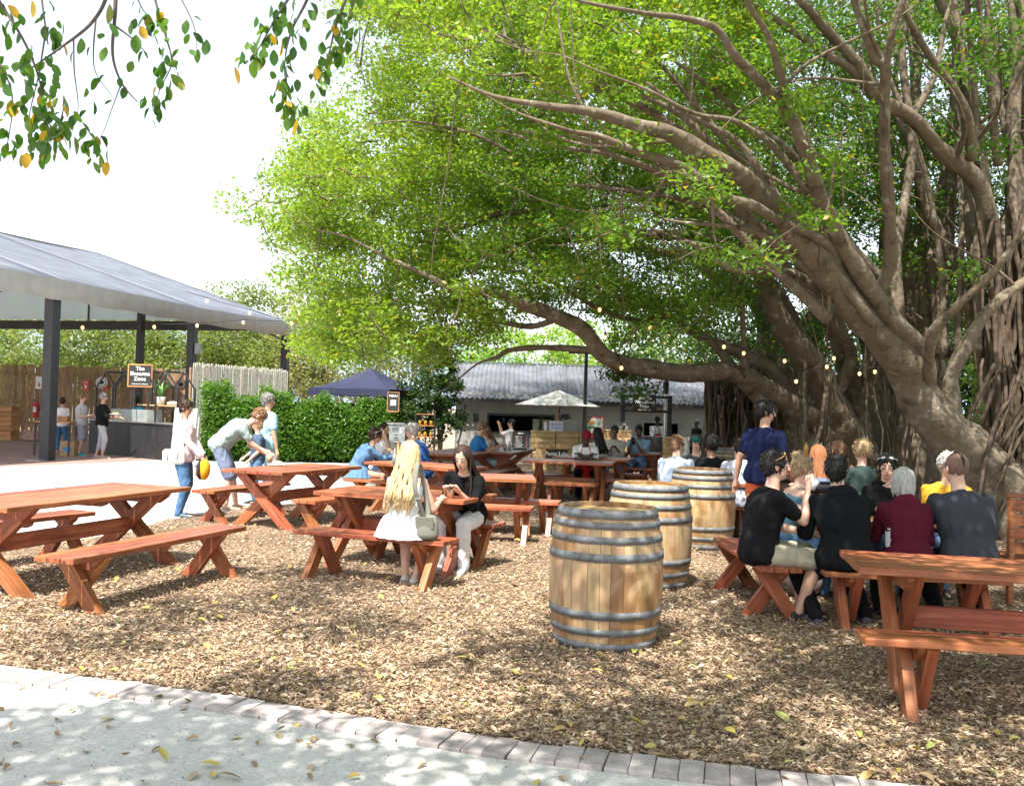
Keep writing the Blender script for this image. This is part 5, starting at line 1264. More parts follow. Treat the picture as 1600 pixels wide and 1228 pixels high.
    if sl == 'strap':
        mb = MB()
        for sg in (1, -1):
            mb.tube([C + u2 * .13 * s + fw * .10 * s + X_ * sg * .07 * s, NB + X_ * sg * .085 * s - u2 * .012 * s + fw * .04 * s, NB + X_ * sg * .085 * s - u2 * .02 * s - fw * .03 * s, C + u2 * .15 * s - fw * .105 * s + X_ * sg * .06 * s], .006 * s, 5)
        mb.build('strap', cm, tp)
    if bottom[0] == 'dress':                                      # flared skirt spreading over the seat
        mb = MB(); rings = []
        for k in range(9):
            t = k / 8
            if sit is not None: c = P + u * (.13 - .25 * t) * s + V3(0, .10 * t * s, 0); rx, ry = (.125 + .155 * t ** .5) * s, (.11 + .14 * t ** .8) * s; c.z = max(c.z, sit + .01)
            else: c = P + u * (.10 - .55 * t) * s; rx, ry = (.13 + .12 * t) * s, (.11 + .10 * t) * s
            rings.append((c, X_, V3(0, 1, 0), rx, ry))
        V = []; n = 72
        for k, (c, ax, ay, rx, ry) in enumerate(rings):
            t = k / 8
            for j in range(n):
                a = 2 * math.pi * j / n; f = 1 + .055 * t * math.sin(j * 2 * math.pi * 17 / n + .8 * math.sin(k)) ; V.append(c + ax * math.cos(a) * rx * f + ay * math.sin(a) * ry * f)
        Fc = [(i * n + j, i * n + (j + 1) % n, (i + 1) * n + (j + 1) % n, (i + 1) * n + j) for i in range(8) for j in range(n)]
        mb.addm([tuple(v) for v in V], Fc, True); mb.build('skirt', cloth(bottom[1], bottom[2]), root)
    # ---- shoes
    for sg in (1, -1):
        ft = fd[sg]; td = V3(sg * .1, 1, 0).normalized(); mb = MB(); sx = td.cross(V3(0, 0, 1))
        etube(mb, [(ft + td * y * s + V3(0, 0, z * s), sx * rx * s, V3(0, 0, rz * s)) for y, z, rx, rz in ((-.10, .035, .012, .02), (-.085, .04, .036, .036), (-.03, .045, .042, .042), (.04, .036, .044, .034), (.11, .028, .046, .026), (.16, .022, .038, .020), (.178, .018, .012, .010))], 12)
        o = mb.build('shoe', cloth('shoe_%d%d%d' % tuple(int(c * 99) for c in shoes), shoes, .6), root)
        mb = MB(); etube(mb, [(ft + td * y * s + V3(0, 0, .008 * s), sx * rx * s, V3(0, 0, .008 * s)) for y, rx in ((-.108, .012), (-.09, .038), (0, .044), (.1, .048), (.165, .04), (.186, .012))], 12); mb.build('sole', M_PAPER if sum(shoes) > .2 else M_DARK, o)
    # ---- hair
    hk, hc = hair; hm = HR[hc] if hc in HR else None
    if hk != 'bald':
        mb = MB()
        if hk in ('short', 'bun', 'mohawk', 'cap', 'afro', 'buzz'):
            k_ = {'afro': 1.16, 'buzz': .965, 'mohawk': .965}.get(hk, 1.0)
            mb.ell(hp_(0, -.018, .030 + (.012 if hk == 'afro' else 0)), (.083 * s * k_, .098 * s * k_, .100 * s * k_), 16, 12, HM)
            if hk in ('short', 'bun'):
                mb.ell(hp_(0, .030, .078), (.062 * s, .048 * s, .040 * s), 12, 8, HM)
                mb.ell(hp_(0, -.055, -.025), (.062 * s, .045 * s, .055 * s), 12, 8, HM)
            if hk == 'bun': mb.ell(hp_(0, -.075, .115), (.038 * s, .036 * s, .036 * s), 10, 8, HM)
            if hk == 'mohawk': mb.ell(hp_(0, -.02, .075), (.026 * s, .095 * s, .062 * s), 10, 8, HM)
            me = remesh(mb, .010 * s, 2, .006 * s if hk not in ('afro', 'buzz', 'mohawk') else .004 * s, 30, seed)
            if vox < .016 and hk in ('short', 'bun', 'afro'):
                bmx = bmesh.new(); bmx.from_mesh(me); dm = MB(); vs = [(v.co.copy(), v.normal.copy()) for v in me.vertices]; dn_ = HM @ V3(0, -.35, -1)
                for _ in range(260):
                    p_, n_ = random.choice(vs)
                    if hk == 'afro': d_ = (n_ + V3(random.gauss(0, .8), random.gauss(0, .8), random.gauss(0, .8))).normalized() * .022 * s
                    else: d_ = (dn_ - n_ * dn_.dot(n_) + V3(random.gauss(0, .25), random.gauss(0, .25), random.gauss(0, .2))).normalized() * random.uniform(.02, .045) * s
                    dm.tube([p_ - n_ * .003, p_ + d_ * .5 + n_ * .006 * s, p_ + d_ + n_ * random.uniform(0, .007) * s], [.004 * s, .0045 * s, .001 * s], 4)
                t_ = dm.mesh('t'); bmx.from_mesh(t_); bmx.to_mesh(me); bmx.free(); bpy.data.meshes.remove(t_)
        else:
            mb.ell(hp_(0, -.020, .028), (.086 * s, .097 * s, .100 * s), 16, 12, HM); mb.ell(hp_(0, -.060, -.03), (.072 * s, .048 * s, .07 * s), 12, 8, HM)
            me = remesh(mb, .010 * s, 2, .004 * s, 30, seed)
            L_ = {'long': .42, 'verylong': .50, 'bob': .15, 'pony': .40}[hk] * s
            bmx = bmesh.new(); bmx.from_mesh(me); dm = MB(); nst = {'long': 120, 'verylong': 230, 'bob': 110, 'pony': 60}[hk]
            down = V3(0, 0, -1)
            for q in range(nst):
                an = random.uniform(-1.0, 1.0) * math.pi * (.80 if hk == 'bob' else .60) ; an -= 0
                # start near the crown, run over the skull, then fall
                cx, cy = math.sin(an), -math.cos(an)
                if hk == 'pony': st = hp_(0 + cx * .02, -.085, .05)
                p0 = hp_(cx * .02, -.02 + cy * .02, .125); p1 = hp_(cx * .070, -.018 + cy * .085, .085); p2 = hp_(cx * .089, -.018 + cy * .104, .015)
                if cy > 0 and hk != 'bob': p2 = hp_(cx * .092, -.01 + cy * .06, .0)
                ll = L_ * random.uniform(.8, 1.05); pts = [p0, p1, p2]
                ph = random.random() * 6; amp = (.020 if hk == 'verylong' else .007) * s; clump = round(an * 3.2)
                for k in range(1, 7):
                    t = k / 6; base = p2 + down * ll * t
                    ctr = HC.lerp(NB, .9); spread = 1 + .25 * t
                    bx = p2.x + (p2.x - HC.x) * .15 * t; by = p2.y + (p2.y - HC.y) * .1 * t
                    if hk in ('long', 'verylong'):
                        bk = NB + u * -(.5 * t) * s - fw * (.165 + .02 * t) * s   # rest on the back
                        if cy < .3: by = min(by, by * (1 - t) + (bk.y) * t)
                    if hk == 'bob' : bx = p2.x * (1 - .1 * t) + HC.x * .1 * t
                    w_ = amp * min(1, t * 2.2) * math.sin(clump * 2.3 + ph * .12 + t * 10) ; base = V3(bx + w_, by + w_ * .5 + random.gauss(0, .002), p2.z - ll * t); pts.append(base)
                rr = random.uniform(.006, .011) * s
                dm.tube(pts, [rr * .6, rr, rr * 1.1, rr * 1.15, rr * 1.15, rr * 1.1, rr, rr * .8, rr * .25], 5)
            t_ = dm.mesh('t'); bmx.from_mesh(t_); bmx.to_mesh(me); bmx.free(); bpy.data.meshes.remove(t_)
        me.materials.append(hm); link('hair', me, root)
    for e in extras:
        if callable(e): e(J)
    return J
def ex_cap(col, nm):
    def f(J):
        s, h_, HM = J['s'], J['hp_'], J['HM']; mb = MB(); c = cloth(nm, col)
        V = []; n = 20
        for i in range(7):
            t = i / 6 * math.pi / 2; 
            for j in range(n): a = 2 * math.pi * j / n; V.append(h_(.088 * math.cos(t) * math.cos(a), -.012 + .103 * math.cos(t) * math.sin(a), .045 + .085 * math.sin(t)))
        mb.addm(V, [(i * n + j, i * n + (j + 1) % n, (i + 1) * n + (j + 1) % n, (i + 1) * n + j) for i in range(6) for j in range(n)], True)
        o = mb.build('cap', c, J['root'])
        mb = MB(); V = []; 
        for z in (.046, .040):
            for i in range(9):
                a = math.pi * (.12 + .76 * i / 8); V += [h_(.086 * math.cos(a), -.012 + .100 * math.sin(a), z), h_(.078 * math.cos(a), .165 * math.sin(a) ** .6, z - .016)]
        Fc = [(2 * i, 2 * i + 1, 2 * i + 3, 2 * i + 2) for i in range(8)] + [(18 + 2 * i + 2, 18 + 2 * i + 3, 18 + 2 * i + 1, 18 + 2 * i) for i in range(8)] + [(2 * i + 1, 18 + 2 * i + 1, 18 + 2 * i + 3, 2 * i + 3) for i in range(8)]
        mb.addm(V, Fc, True); mb.build('peak', c, o)
    return f
def ex_glasses(up=True, col=(.015, .015, .015), nm='sunglasses', arm=None):
    def f(J):
        s, h_ = J['s'], J['hp_']; mb = MB(); z, y = (.095, .060) if up else (.012, .096)
        for sg in (1, -1): mb.ell(h_(sg * .032, y, z), (.024 * s, .008 * s, .016 * s), 10, 6, J['HM'])
        mb.tube([h_(-.012, y, z + .004), h_(.012, y, z + .004)], .003 * s, 5)
        for sg in (1, -1): mb.tube([h_(sg * .055, y, z + .003), h_(sg * .088, .03, z * .8 + .003), h_(sg * .088, -.03, z * .5)], .0035 * s, 5)
        o = mb.build('sunglasses', plain('sunglass_' + nm, col, .2, bump=0), None); o.parent = J['root']
    return f
def ex_apron(col=(.55, .015, .02)):
    def f(J):
        s = J['s']; mb = MB(); V = []; rows = []
        c = J['C'] + J['u2'] * .14 * s; rows.append((c + J['fw'] * .135 * s, .10)); rows.append((J['C'] + J['fw'] * .150 * s, .15)); rows.append((J['P'] + J['u'] * .10 * s + J['fw'] * .145 * s, .17))
        k = (J['KN'][1] + J['KN'][-1]) / 2
        sitp = abs(k.z - J['P'].z) < .25
        rows.append((J['P'] + J['fw'] * .16 * s + (V3(0, .02, .04) if sitp else V3(0, 0, -.08) * s), .18)); rows.append((k + (V3(0, -.02, .085) if sitp else V3(0, .085, .06)), .20)); rows.append((k + V3(0, .09, -.16 if sitp else -.05), .20))
        n = 8
        for p, w_ in rows:
            for j in range(n + 1):
                t = (j / n - .5) * 2; V.append(p + J['X'] * t * w_ * s - J['fw'] * (t * t * .045 * s) + V3(0, .006 * math.sin(j * 2.1), 0))
        m = len(V); V2 = [v - J['fw'] * .006 for v in V]; Fc = [(i * (n + 1) + j, i * (n + 1) + j + 1, (i + 1) * (n + 1) + j + 1, (i + 1) * (n + 1) + j) for i in range(len(rows) - 1) for j in range(n)]
        mb.addm(V + V2, Fc + [tuple(q + m for q in f[::-1]) for f in Fc], True)
        for sg in (1, -1): mb.tube([rows[0][0] + J['X'] * sg * .09 * s, J['NB'] + J['X'] * sg * .06 * s + J['fw'] * .05 * s, J['NB'] - J['fw'] * .05 * s + J['X'] * sg * .03 * s], .008 * s, 5)
        mb.build('apron', cloth('apron_red', col), J['root'])
    return f
def ex_beard(hc):
    def f(J):
        mb = MB(); s = J['s']; mb.ell(J['hp_'](0, .028, -.068), (.058 * s, .064 * s, .048 * s), 12, 8, J['HM']); mb.build('beard', HR[hc], J['root'])
    return f
def ex_strip(J):
    mb = MB(); s = J['s']; mb.ell(J['hp_'](0, -.028, .050), (.024 * s, .092 * s, .088 * s), 12, 10, J['HM']); mb.build('mohawk_strip', HR['brown'], J['root'])
def ex_panels(J):
    s = J['s']; mb = MB(); X = -J['X']; bk = -J['fw']
    def q(t, a, e=.024): return J['P'] + J['u'] * t * s + X * (math.cos(a) * (.168 + e) * s) + bk * (math.sin(a) * (.125 + e) * s)
    for t0, t1 in ((-.08, .05), (.065, .24)):
        V = []; n = 5
        for i in range(n):
            t = t0 + (t1 - t0) * i / (n - 1)
            for a in (.05, .25, .45): V.append(q(t, a + .5 * max(0, t)))
        m = len(V); V += [v - (X + bk) * .012 for v in V]; Fc = [(i * 3 + j, i * 3 + j + 1, i * 3 + 4 + j, i * 3 + 3 + j) for i in range(n - 1) for j in range(2)]; mb.addm(V, Fc + [tuple(k + m for k in f[::-1]) for f in Fc], True)
    mb.build('white_panels', cloth('white_trim', (.7, .68, .7)), J['root'])
def wpt(J, v):                                    # local point of a person to world
    r_ = J['root']; return Matrix.Translation(r_.location) @ Matrix.Rotation(r_.rotation_euler.z, 4, 'Z') @ Vector(v)
def L0(px, d): p = at(px, 650, d); return (p.x, p.y)
M_CUP = plain('paper_cup', (.45, .28, .17), .7, bump=0); M_LID = plain('dark_lid', (.03, .025, .02), .4, bump=0); M_CLR = plain('clear_plastic', (.55, .55, .52), .15, bump=0)
def cup(p, label, r_=.038, h=.10, mat=M_CUP, lid=True, name='cup', rot=None):
    t = empty(name, p); tag(t, label, 'cup'); 
    if rot: t.rotation_euler = rot
    MB().lathe([(0, 0), (r_ * .75, 0), (r_, h), (r_ - .003, h), (r_ * .7, .004), (0, .004)], 16).build('cup_body', mat, t)
    if lid: MB().lathe([(0, h + .012), (r_ * .9, h + .012), (r_ * 1.06, h + .004), (r_ * 1.06, h - .004), (0, h - .003)], 16).build('lid', M_LID, t)
    return t

# -- left side
j = person('woman with a dark bun in a pale pink jacket holding a child\'s backpack', L0(288, 13.2), -92, 1.60, lean=2, hands=((.05, .30, .86), (-.03, .32, .86)), head=(0, 12), skin='tan', hair=('bun', 'brown'), top=('pink_jacket', (.62, .50, .53), 'long'), bottom=('trousers', 'blue_jeans', (.075, .15, .28)), shoes=(.10, .14, .17), fem=True, hem=.15)
pk = wpt(j, (0, .30, .50)); t = empty('backpack', pk, R(-80)); tag(t, 'yellow and black childrens backpack hanging from the hand of the woman in pink', 'backpack')
mb = MB(); mb.ell((0, 0, .17), (.105, .085, .15), 16, 12); mb.build('pack_body', cloth('yellow_pack', (.75, .36, .02)), t)
mb = MB(); mb.ell((0, -.045, .16), (.10, .060, .135), 14, 10); mb.build('front_pocket', cloth('black_pocket', (.03, .03, .04)), t)
mb = MB(); mb.ell((.01, -.09, .13), (.05, .022, .06), 10, 8); mb.ell((-.02, -.085, .20), (.025, .02, .025), 8, 6); mb.build('badge', cloth('orange_badge', (.70, .12, .02)), t)
mb = MB(); mb.tube([(-.03, 0, .33), (-.03, 0, .38), (.03, 0, .38), (.03, 0, .33)], .01, 6); mb.build('handle', cloth('black_pocket', (.03, .03, .04)), t)
bg_ = wpt(j, (.16, -.06, .74)); t = empty('handbag', bg_, R(-92)); tag(t, 'cream handbag with dark trim hanging at the hip of the woman in pink', 'handbag')
MB().box((0, 0, .1), (.11, .30, .20), ch=.03).build('bag_body', cloth('cream_leather', (.70, .66, .55), .5), t)
mb = MB(); mb.tube([(.055, -.08, .16), (.075, -.06, .05), (.075, .06, .05), (.055, .08, .16)], .006, 6); mb.build('handle', M_DARK, t)
mb = MB(); mb.tube([(-.02, -.13, .19), (-.10, -.06, .45), (-.14, .03, .72), (-.05, .10, .45), (-.02, .13, .19)], .006, 6); mb.build('strap', M_DARK, t)
person('bending man with brown hair in a sage tee shirt and blue grey shorts', L0(362, 14.2), -85, 1.80, lean=42, roundb=20, hands=((.05, .50, .80), (-.08, .46, .84)), head=(10, 50), hair=('short', 'ltbrown'), top=('sage_tee', (.30, .38, .36), 'short'), bottom=('shorts', 'blue_grey_shorts', (.17, .20, .29)), shoes=(.40, .26, .18), skin='light', feet=((.10, .02, 0), (-.10, .12, 0)))
person('small child in a dark patterned tee shirt and jeans being helped by the bending man', L0(404, 15.2), 120, 1.32, head=(0, 10), hair=('short', 'blonde'), top=('dark_child_tee', (.06, .09, .14), 'short'), bottom=('trousers', 'child_jeans', (.10, .18, .30)), hands=((.12, .22, .95), (-.15, .2, .9)))
person('older man with grey hair in a light blue short sleeved shirt walking away', L0(418, 15.6), -48, 1.74, head=(-35, 3), hair=('short', 'dkgrey'), top=('light_blue_shirt', (.30, .52, .60), 'short'), bottom=('trousers', 'pale_blue_trousers', (.42, .55, .62)), hands=((.30, .02, .82), (-.24, .1, .82)), extras=(ex_glasses(False),), hem=.12, wide=1.06, skin='tan')
person('boy in a grey tee shirt with folded arms waiting at the food stall', L0(127, 25.9), -88, 1.66, hands=((.10, .26, 1.12), (-.10, .26, 1.08)), hair=('short', 'ltbrown'), top=('grey_tee', (.42, .42, .45), 'short'), bottom=('shorts', 'grey_shorts', (.24, .24, .29)), shoes=(.03, .35, .38), vox=.02, head=(0, 5))
person('customer with short grey hair in a black tee shirt and grey trousers at the stall', L0(160, 25.1), -85, 1.70, hands=((.14, .38, 1.08), (-.12, .38, 1.08)), hair=('short', 'dkgrey'), top=('black_tee', (.009, .009, .010), 'half'), bottom=('cropped', 'grey_trousers', (.36, .36, .38)), shoes=(.35, .24, .18), vox=.02, head=(0, 10), feet=((.1, .10, 0), (-.1, -.12, 0)), skin='tan', fem=True, wide=1.12)
tp = wpt(J := None, (0, 0, 0)) if False else None
person('curly haired child in a white tee shirt with back to the camera', L0(97, 27.2), 8, 1.52, hair=('afro', 'brown'), top=('white_tee', (.72, .70, .70), 'short'), bottom=('trousers', 'dark_jeans', (.05, .12, .20)), shoes=(.60, .25, .30), vox=.02, skin='tan', fem=True)
person('stall worker in a bright blue shirt behind the food counter', L0(216, 27.6), 150, 1.62, lean=12, hands=((.25, .40, 1.12), (-.2, .38, 1.10)), hair=('afro', 'black'), skin='dark', top=('bright_blue_tee', (.05, .38, .60), 'short'), vox=.02)
# -- table of the denim dress woman
person('woman in a blue denim dress leaning on the table with sunglasses on her head', L0(558, 15.4), -76, 1.68, sit=.45, lean=26, roundb=8, hands=((.02, .66, .82), (-.16, .62, .82)), head=(0, 10), hair=('bun', 'brown'), skin='tan', top=('denim', (.10, .185, .31), 'long'), bottom=('dress', 'denim', (.10, .185, .31)), fem=True, extras=(ex_glasses(True, (.6, .6, .55), 'pale'), ex_glasses(False, nm='b')), shoes=(.3, .2, .15))
person('woman with long dark hair in a white tee shirt, chin on her hand', L0(597, 16.6), -150, 1.66, sit=.45, lean=12, hands=((.02, .22, 1.12), (-.2, .45, .80)), hair=('long', 'brown'), skin='light', top=('white_tee', (.72, .70, .70), 'short'), fem=True, head=(20, 6))
person('grey haired man in glasses wearing a royal blue polo shirt', L0(662, 15.6), 66, 1.78, sit=.45, lean=14, roundb=10, hands=((.1, .5, .82), (-.1, .5, .82)), hair=('short', 'grey'), top=('royal_blue_polo', (.03, .09, .27), 'half'), bottom=('trousers', 'khaki', (.3, .26, .2)), extras=(ex_glasses(False, (.05, .03, .03), 'rim'),), head=(15, 8), wide=1.1)
# -- the two young women
j = person('blonde woman with long wavy hair in a white strappy summer dress', L0(634, 8.55), -14, 1.68, sit=.45, lean=8, roundb=10, hands=((.22, .40, .77), (-.20, .40, .78)), head=(-4, 6), hair=('verylong', 'blonde'), top=('white_dress', (.80, .78, .80), 'strap'), bottom=('dress', 'white_dress', (.80, .78, .80)), fem=True, vox=.012, shoes=(.55, .50, .45), skin='light', feet=((.06, .26, 0), (-.06, .32, 0)))
s1 = wpt(j, (.235, -.03, .46)); t = empty('shoulder_bag', s1, R(-14)); tag(t, 'olive grey shoulder bag beside the blonde woman on the bench', 'handbag')
M_OLB = cloth('olive_canvas', (.17, .165, .14)); mb = MB(); X0, Y0 = V3(1, 0, 0), V3(0, 1, 0); etube(mb, [(V3(0, 0, z), X0 * rx, Y0 * ry) for z, rx, ry in ((0, .06, .03), (.01, .105, .06), (.05, .118, .068), (.14, .105, .055), (.20, .088, .035), (.215, .07, .012))], 20); mb.build('bag_body', M_OLB, t); obox('flap', (0, -.056, .15), (.17, .012, .11), M_OLB, t, (.18, 0, 0))
mb = MB(); lc = [(.0, -.06, .20), (-.055, -.145, .42), (-.075, -.115, .56), (-.088, -.02, .66), (-.085, .06, .60), (-.04, .09, .36), (0, .05, .2)]
V = []
for p in [Vector(c[:3]) for c in crom([(a, b, c, 0) for a, b, c in lc], 4)]: V += [p + V3(.022, 0, 0), p - V3(.022, 0, 0), p + V3(-.022, -.006, .004), p + V3(.022, -.006, .004)]
k = len(V) // 4; mb.addm(V, [tuple(4 * i + q for q in (a, (a + 1) % 4)) + tuple(4 * (i + 1) + q for q in ((a + 1) % 4, a)) for i in range(k - 1) for a in range(4)], True); mb.build('strap', M_OLB, t)
MB().box((-.045, -.13, .38), (.052, .012, .035)).build('buckle', M_STEEL, t)
j = person('brunette in a black blouse looking down with a paper cup in her hands', L0(736, 9.80), 160, 1.72, sit=.45, lean=26, roundb=10, hands=((.02, .52, .80), (-.12, .52, .80)), head=(6, 22), hair=('long', 'brown'), top=('black_blouse', (.006, .006, .007), 'half'), bottom=('trousers', 'white_trousers', (.70, .69, .70)), fem=True, vox=.012, shoes=(.55, .55, .58), skin='light', side=-6)
cp = wpt(j, (-.05, .585, .775)); cup((cp.x, cp.y, .752), 'takeaway coffee cup with dark lid between the brunette\'s hands')
# -- far tables
person('man in a blue tee shirt with elbows on the table facing right', L0(741, 19.6), -88, 1.76, sit=.45, lean=16, hands=((.08, .52, .82), (-.1, .5, .82)), hair=('short', 'ltbrown'), top=('mid_blue_tee', (.03, .17, .42), 'short'), bottom=('shorts', 'pale_blue_trousers', (.42, .55, .62)), vox=.018, skin='tan', head=(0, 8))
person('girl in a pale grey tank top across from the man in blue', L0(768, 20.3), 130, 1.56, sit=.45, lean=14, hands=((.02, .34, .98), (-.08, .4, .84)), hair=('long', 'ltbrown'), top=('pale_grey_tank', (.5, .49, .5), 'none'), bottom=('shorts', 'grey_shorts', (.24, .24, .29)), fem=True, vox=.018, head=(0, 14), skin='tan')
j = person('man in a white tee shirt holding up a phone in the kitchen hatch', L0(797, 27.4), 78, 1.66, sit=.45, lean=-4, hands=((.06, .30, 1.16), (-.04, .30, 1.13)), hair=('short', 'black'), top=('white_tee', (.72, .70, .70), 'short'), vox=.02, skin='tan', head=(0, -4))
j = person('waiter in a maroon cap and red apron leaning on a table', L0(915, 17.75), 180, 1.74, sit=.45, lean=24, roundb=10, hands=((-.04, .42, .80), (.06, .42, .80)), head=(4, 20), skin='dark', hair=('buzz', 'black'), top=('white_tee', (.72, .70, .70), 'short'), bottom=('trousers', 'black_trousers', (.009, .009, .010)), extras=(ex_cap((.20, .015, .03), 'maroon_cap'), ex_apron()), vox=.016, elbows=(.9, -.2, -.3))
person('woman with long black hair in a red and white top sitting with her back turned', L0(938, 18.7), 28, 1.66, sit=.45, lean=10, hair=('long', 'black'), top=('white_red_top', (.66, .62, .62), 'long'), bottom=('trousers', 'black_trousers', (.009, .009, .010)), fem=True, vox=.018, skin='brown', hands=((.15, .4, .8), (-.15, .4, .8)))
person('man in a cream shirt seated beside the woman with long black hair', L0(962, 20.6), 168, 1.72, sit=.45, lean=14, hands=((.03, .40, .84), (-.08, .40, .84)), hair=('short', 'black'), skin='brown', top=('cream_shirt', (.50, .47, .42), 'half'), vox=.018, wide=1.1)
j = person('bearded man in a light blue tee shirt looking at his phone', L0(1000, 20.9), 166, 1.76, sit=.45, lean=12, hands=((.12, .40, .95), (.0, .42, .92)), hair=('short', 'black'), skin='brown', top=('sky_tee', (.26, .42, .62), 'short'), vox=.018, head=(8, 14), extras=(ex_beard('black'),), wide=1.08)
pp = wpt(j, (.07, .50, 1.0)); t = MB().box((0, 0, 0), (.075, .01, .15), ch=.004).build('phone', M_DARK, None, pp, (R(-20), 0, R(166))); tag(t, 'dark phone held by the bearded man in light blue', 'phone')
person('server in a grey jacket, black cap and red apron behind the dark counter', L0(1027, 27.3), 176, 1.52, lean=14, hands=((.10, .35, 1.02), (-.14, .35, 1.0)), head=(0, 20), skin='dark', hair=('buzz', 'black'), top=('pale_grey_jacket', (.40, .40, .41), 'long'), extras=(ex_cap((.015, .015, .015), 'black_cap'), ex_apron()), vox=.02, bottom=('trousers', 'black_trousers', (.009, .009, .010)))
person('figure in dark clothes and a grey cap standing by the kitchen wall', L0(1089, 27.6), 120, 1.46, skin='dark', hair=('buzz', 'black'), top=('black_tee', (.009, .009, .010), 'long'), bottom=('trousers', 'black_trousers', (.009, .009, .010)), extras=(ex_cap((.25, .25, .24), 'grey_cap'),), vox=.02)
person('kitchen worker mostly hidden behind the glass display case', L0(876, 28.2), 170, 1.50, skin='dark', hair=('afro', 'black'), top=('black_tee', (.009, .009, .010), 'short'), vox=.022)
# -- behind the barrels
person('man with tousled brown hair in a pale blue shirt seen from behind', L0(1056, 12.75), -18, 1.74, sit=.45, lean=10, roundb=10, hands=((.16, .42, .80), (-.12, .42, .80)), hair=('short', 'ltbrown'), top=('pale_blue_shirt', (.50, .58, .72), 'long'), bottom=('trousers', 'khaki', (.3, .26, .2)), head=(-30, 5), hem=.1, extras=(ex_glasses(False, nm='c'),))
person('man in a dark green cap and dark grey shirt facing the camera', L0(1088, 14.2), 172, 1.70, sit=.45, lean=12, hands=((.1, .38, .8), (-.1, .38, .8)), hair=('short', 'brown'), top=('dark_grey_shirt', (.07, .07, .08), 'short'), extras=(ex_cap((.01, .09, .07), 'green_cap'),))
person('man with short black afro hair in a black jacket seen from behind', L0(1120, 12.9), 14, 1.74, sit=.45, lean=12, roundb=8, hair=('afro', 'black'), skin='brown', top=('black_jacket', (.008, .008, .010), 'long'), hands=((.15, .42, .8), (-.15, .42, .8)), head=(25, 0))
person('person in a pale grey shirt sitting half hidden behind the standing man', L0(1160, 12.5), 4, 1.72, sit=.45, lean=6, roundb=10, hair=('short', 'brown'), top=('pale_lilac_shirt', (.45, .47, .56), 'long'), bottom=('trousers', 'khaki', (.3, .26, .2)), shoes=(.5, .5, .5), hands=((.15, .42, .8), (-.15, .42, .8)), hem=.1)
person('tall standing man in a navy tee shirt and orange shorts', L0(1194, 10.9), -40, 1.79, lean=4, head=(-48, 6), hair=('short', 'black'), skin='tan', top=('navy_tee', (.008, .012, .045), 'short'), bottom=('shorts', 'orange_shorts', (.58, .14, .06)), hands=((.20, .25, .95), (-.30, -.02, .85)), vox=.012, hem=.08)
# -- the group at the right
j = person('man in a black tee shirt and beige shorts drinking from a clear cup', L0(1190, 7.78), -84, 1.76, sit=.45, lean=7, roundb=9, hands=((.07, .36, 1.00), (-.10, .42, .66)), head=(-2, -2), hair=('short', 'black'), top=('black_tee', (.006, .007, .009), 'short'), bottom=('shorts', 'beige_cargo', (.38, .34, .26)), vox=.012, shoes=(.04, .04, .04), elbows=(.15, .5, -1), feet=((.10, .34, 0), (-.1, .42, 0)), extras=(ex_glasses(True, (.35, .2, .06), 'amber'),), skin='light')
c_ = wpt(j, (.05, .41, 1.05)); cup(c_, 'clear plastic cup raised by the man in the black tee shirt', .037, .085, M_CLR, False, rot=(0, .45, 0))
person('smiling blonde girl in a blue strappy top and jeans', L0(1226, 8.75), -78, 1.66, sit=.45, lean=16, roundb=6, hands=((.05, .50, .80), (-.1, .5, .80)), head=(-4, 4), hair=('bun', 'dkblonde'), top=('blue_strappy', (.12, .24, .32), 'strap'), bottom=('trousers', 'blue_jeans', (.075, .15, .28)), fem=True, vox=.012, extras=(ex_glasses(True, nm='d'),))
person('woman with auburn hair in a white tank top seen from behind', L0(1283, 11.3), 6, 1.66, sit=.45, lean=4, roundb=6, hair=('long', 'red'), top=('cream_tank', (.62, .60, .55), 'none'), fem=True, hands=((.15, .42, .8), (-.15, .42, .8)))
person('person with brown hair mostly hidden behind the black hoodie', L0(1313, 12.3), 10, 1.70, sit=.45, lean=4, hair=('short', 'ltbrown'), top=('tan_top', (.40, .22, .13), 'short'), hands=((.15, .42, .8), (-.15, .42, .8)))
person('person with tousled fair hair behind the woman in the black hoodie', L0(1352, 12.0), 30, 1.72, sit=.45, lean=4, hair=('afro', 'dkblonde'), top=('dark_green_top', (.03, .05, .045), 'long'), hands=((.15, .42, .8), (-.15, .42, .8)))
person('person in a black hooded jacket sitting with back to the camera', L0(1327, 7.58), 6, 1.76, sit=.45, lean=12, roundb=14, hair=('short', 'black'), top=('black_hoodie', (.006, .007, .008), 'long'), bottom=('trousers', 'black_trousers', (.009, .009, .010)), extras=('hood',), vox=.012, hands=((.18, .42, .80), (-.18, .42, .80)), feet=((.20, .10, 0), (-.22, .05, 0)), shoes=(.10, .09, .12), wide=1.08, hem=.3, head=(-25, 0))
person('dark haired woman in a black hooded top facing the camera', L0(1381, 9.25), 172, 1.68, sit=.45, lean=14, roundb=4, hair=('short', 'black'), top=('black_top', (.006, .006, .007), 'long'), fem=True, vox=.012, hands=((.14, .40, .80), (-.12, .40, .80)), extras=('hood', ex_glasses(True, (.5, .5, .5), 'silver')), head=(-12, 6))
person('woman with a grey bob in a maroon hooded jacket seen from behind', L0(1424, 7.66), -4, 1.58, sit=.45, lean=12, roundb=10, hair=('bob', 'grey'), top=('maroon_jacket', (.085, .008, .02), 'long'), bottom=('trousers', 'black_trousers', (.009, .009, .010)), fem=True, extras=('hood', ex_panels), vox=.012, hands=((.18, .40, .80), (-.16, .42, .80)), wide=1.14, hem=.1)
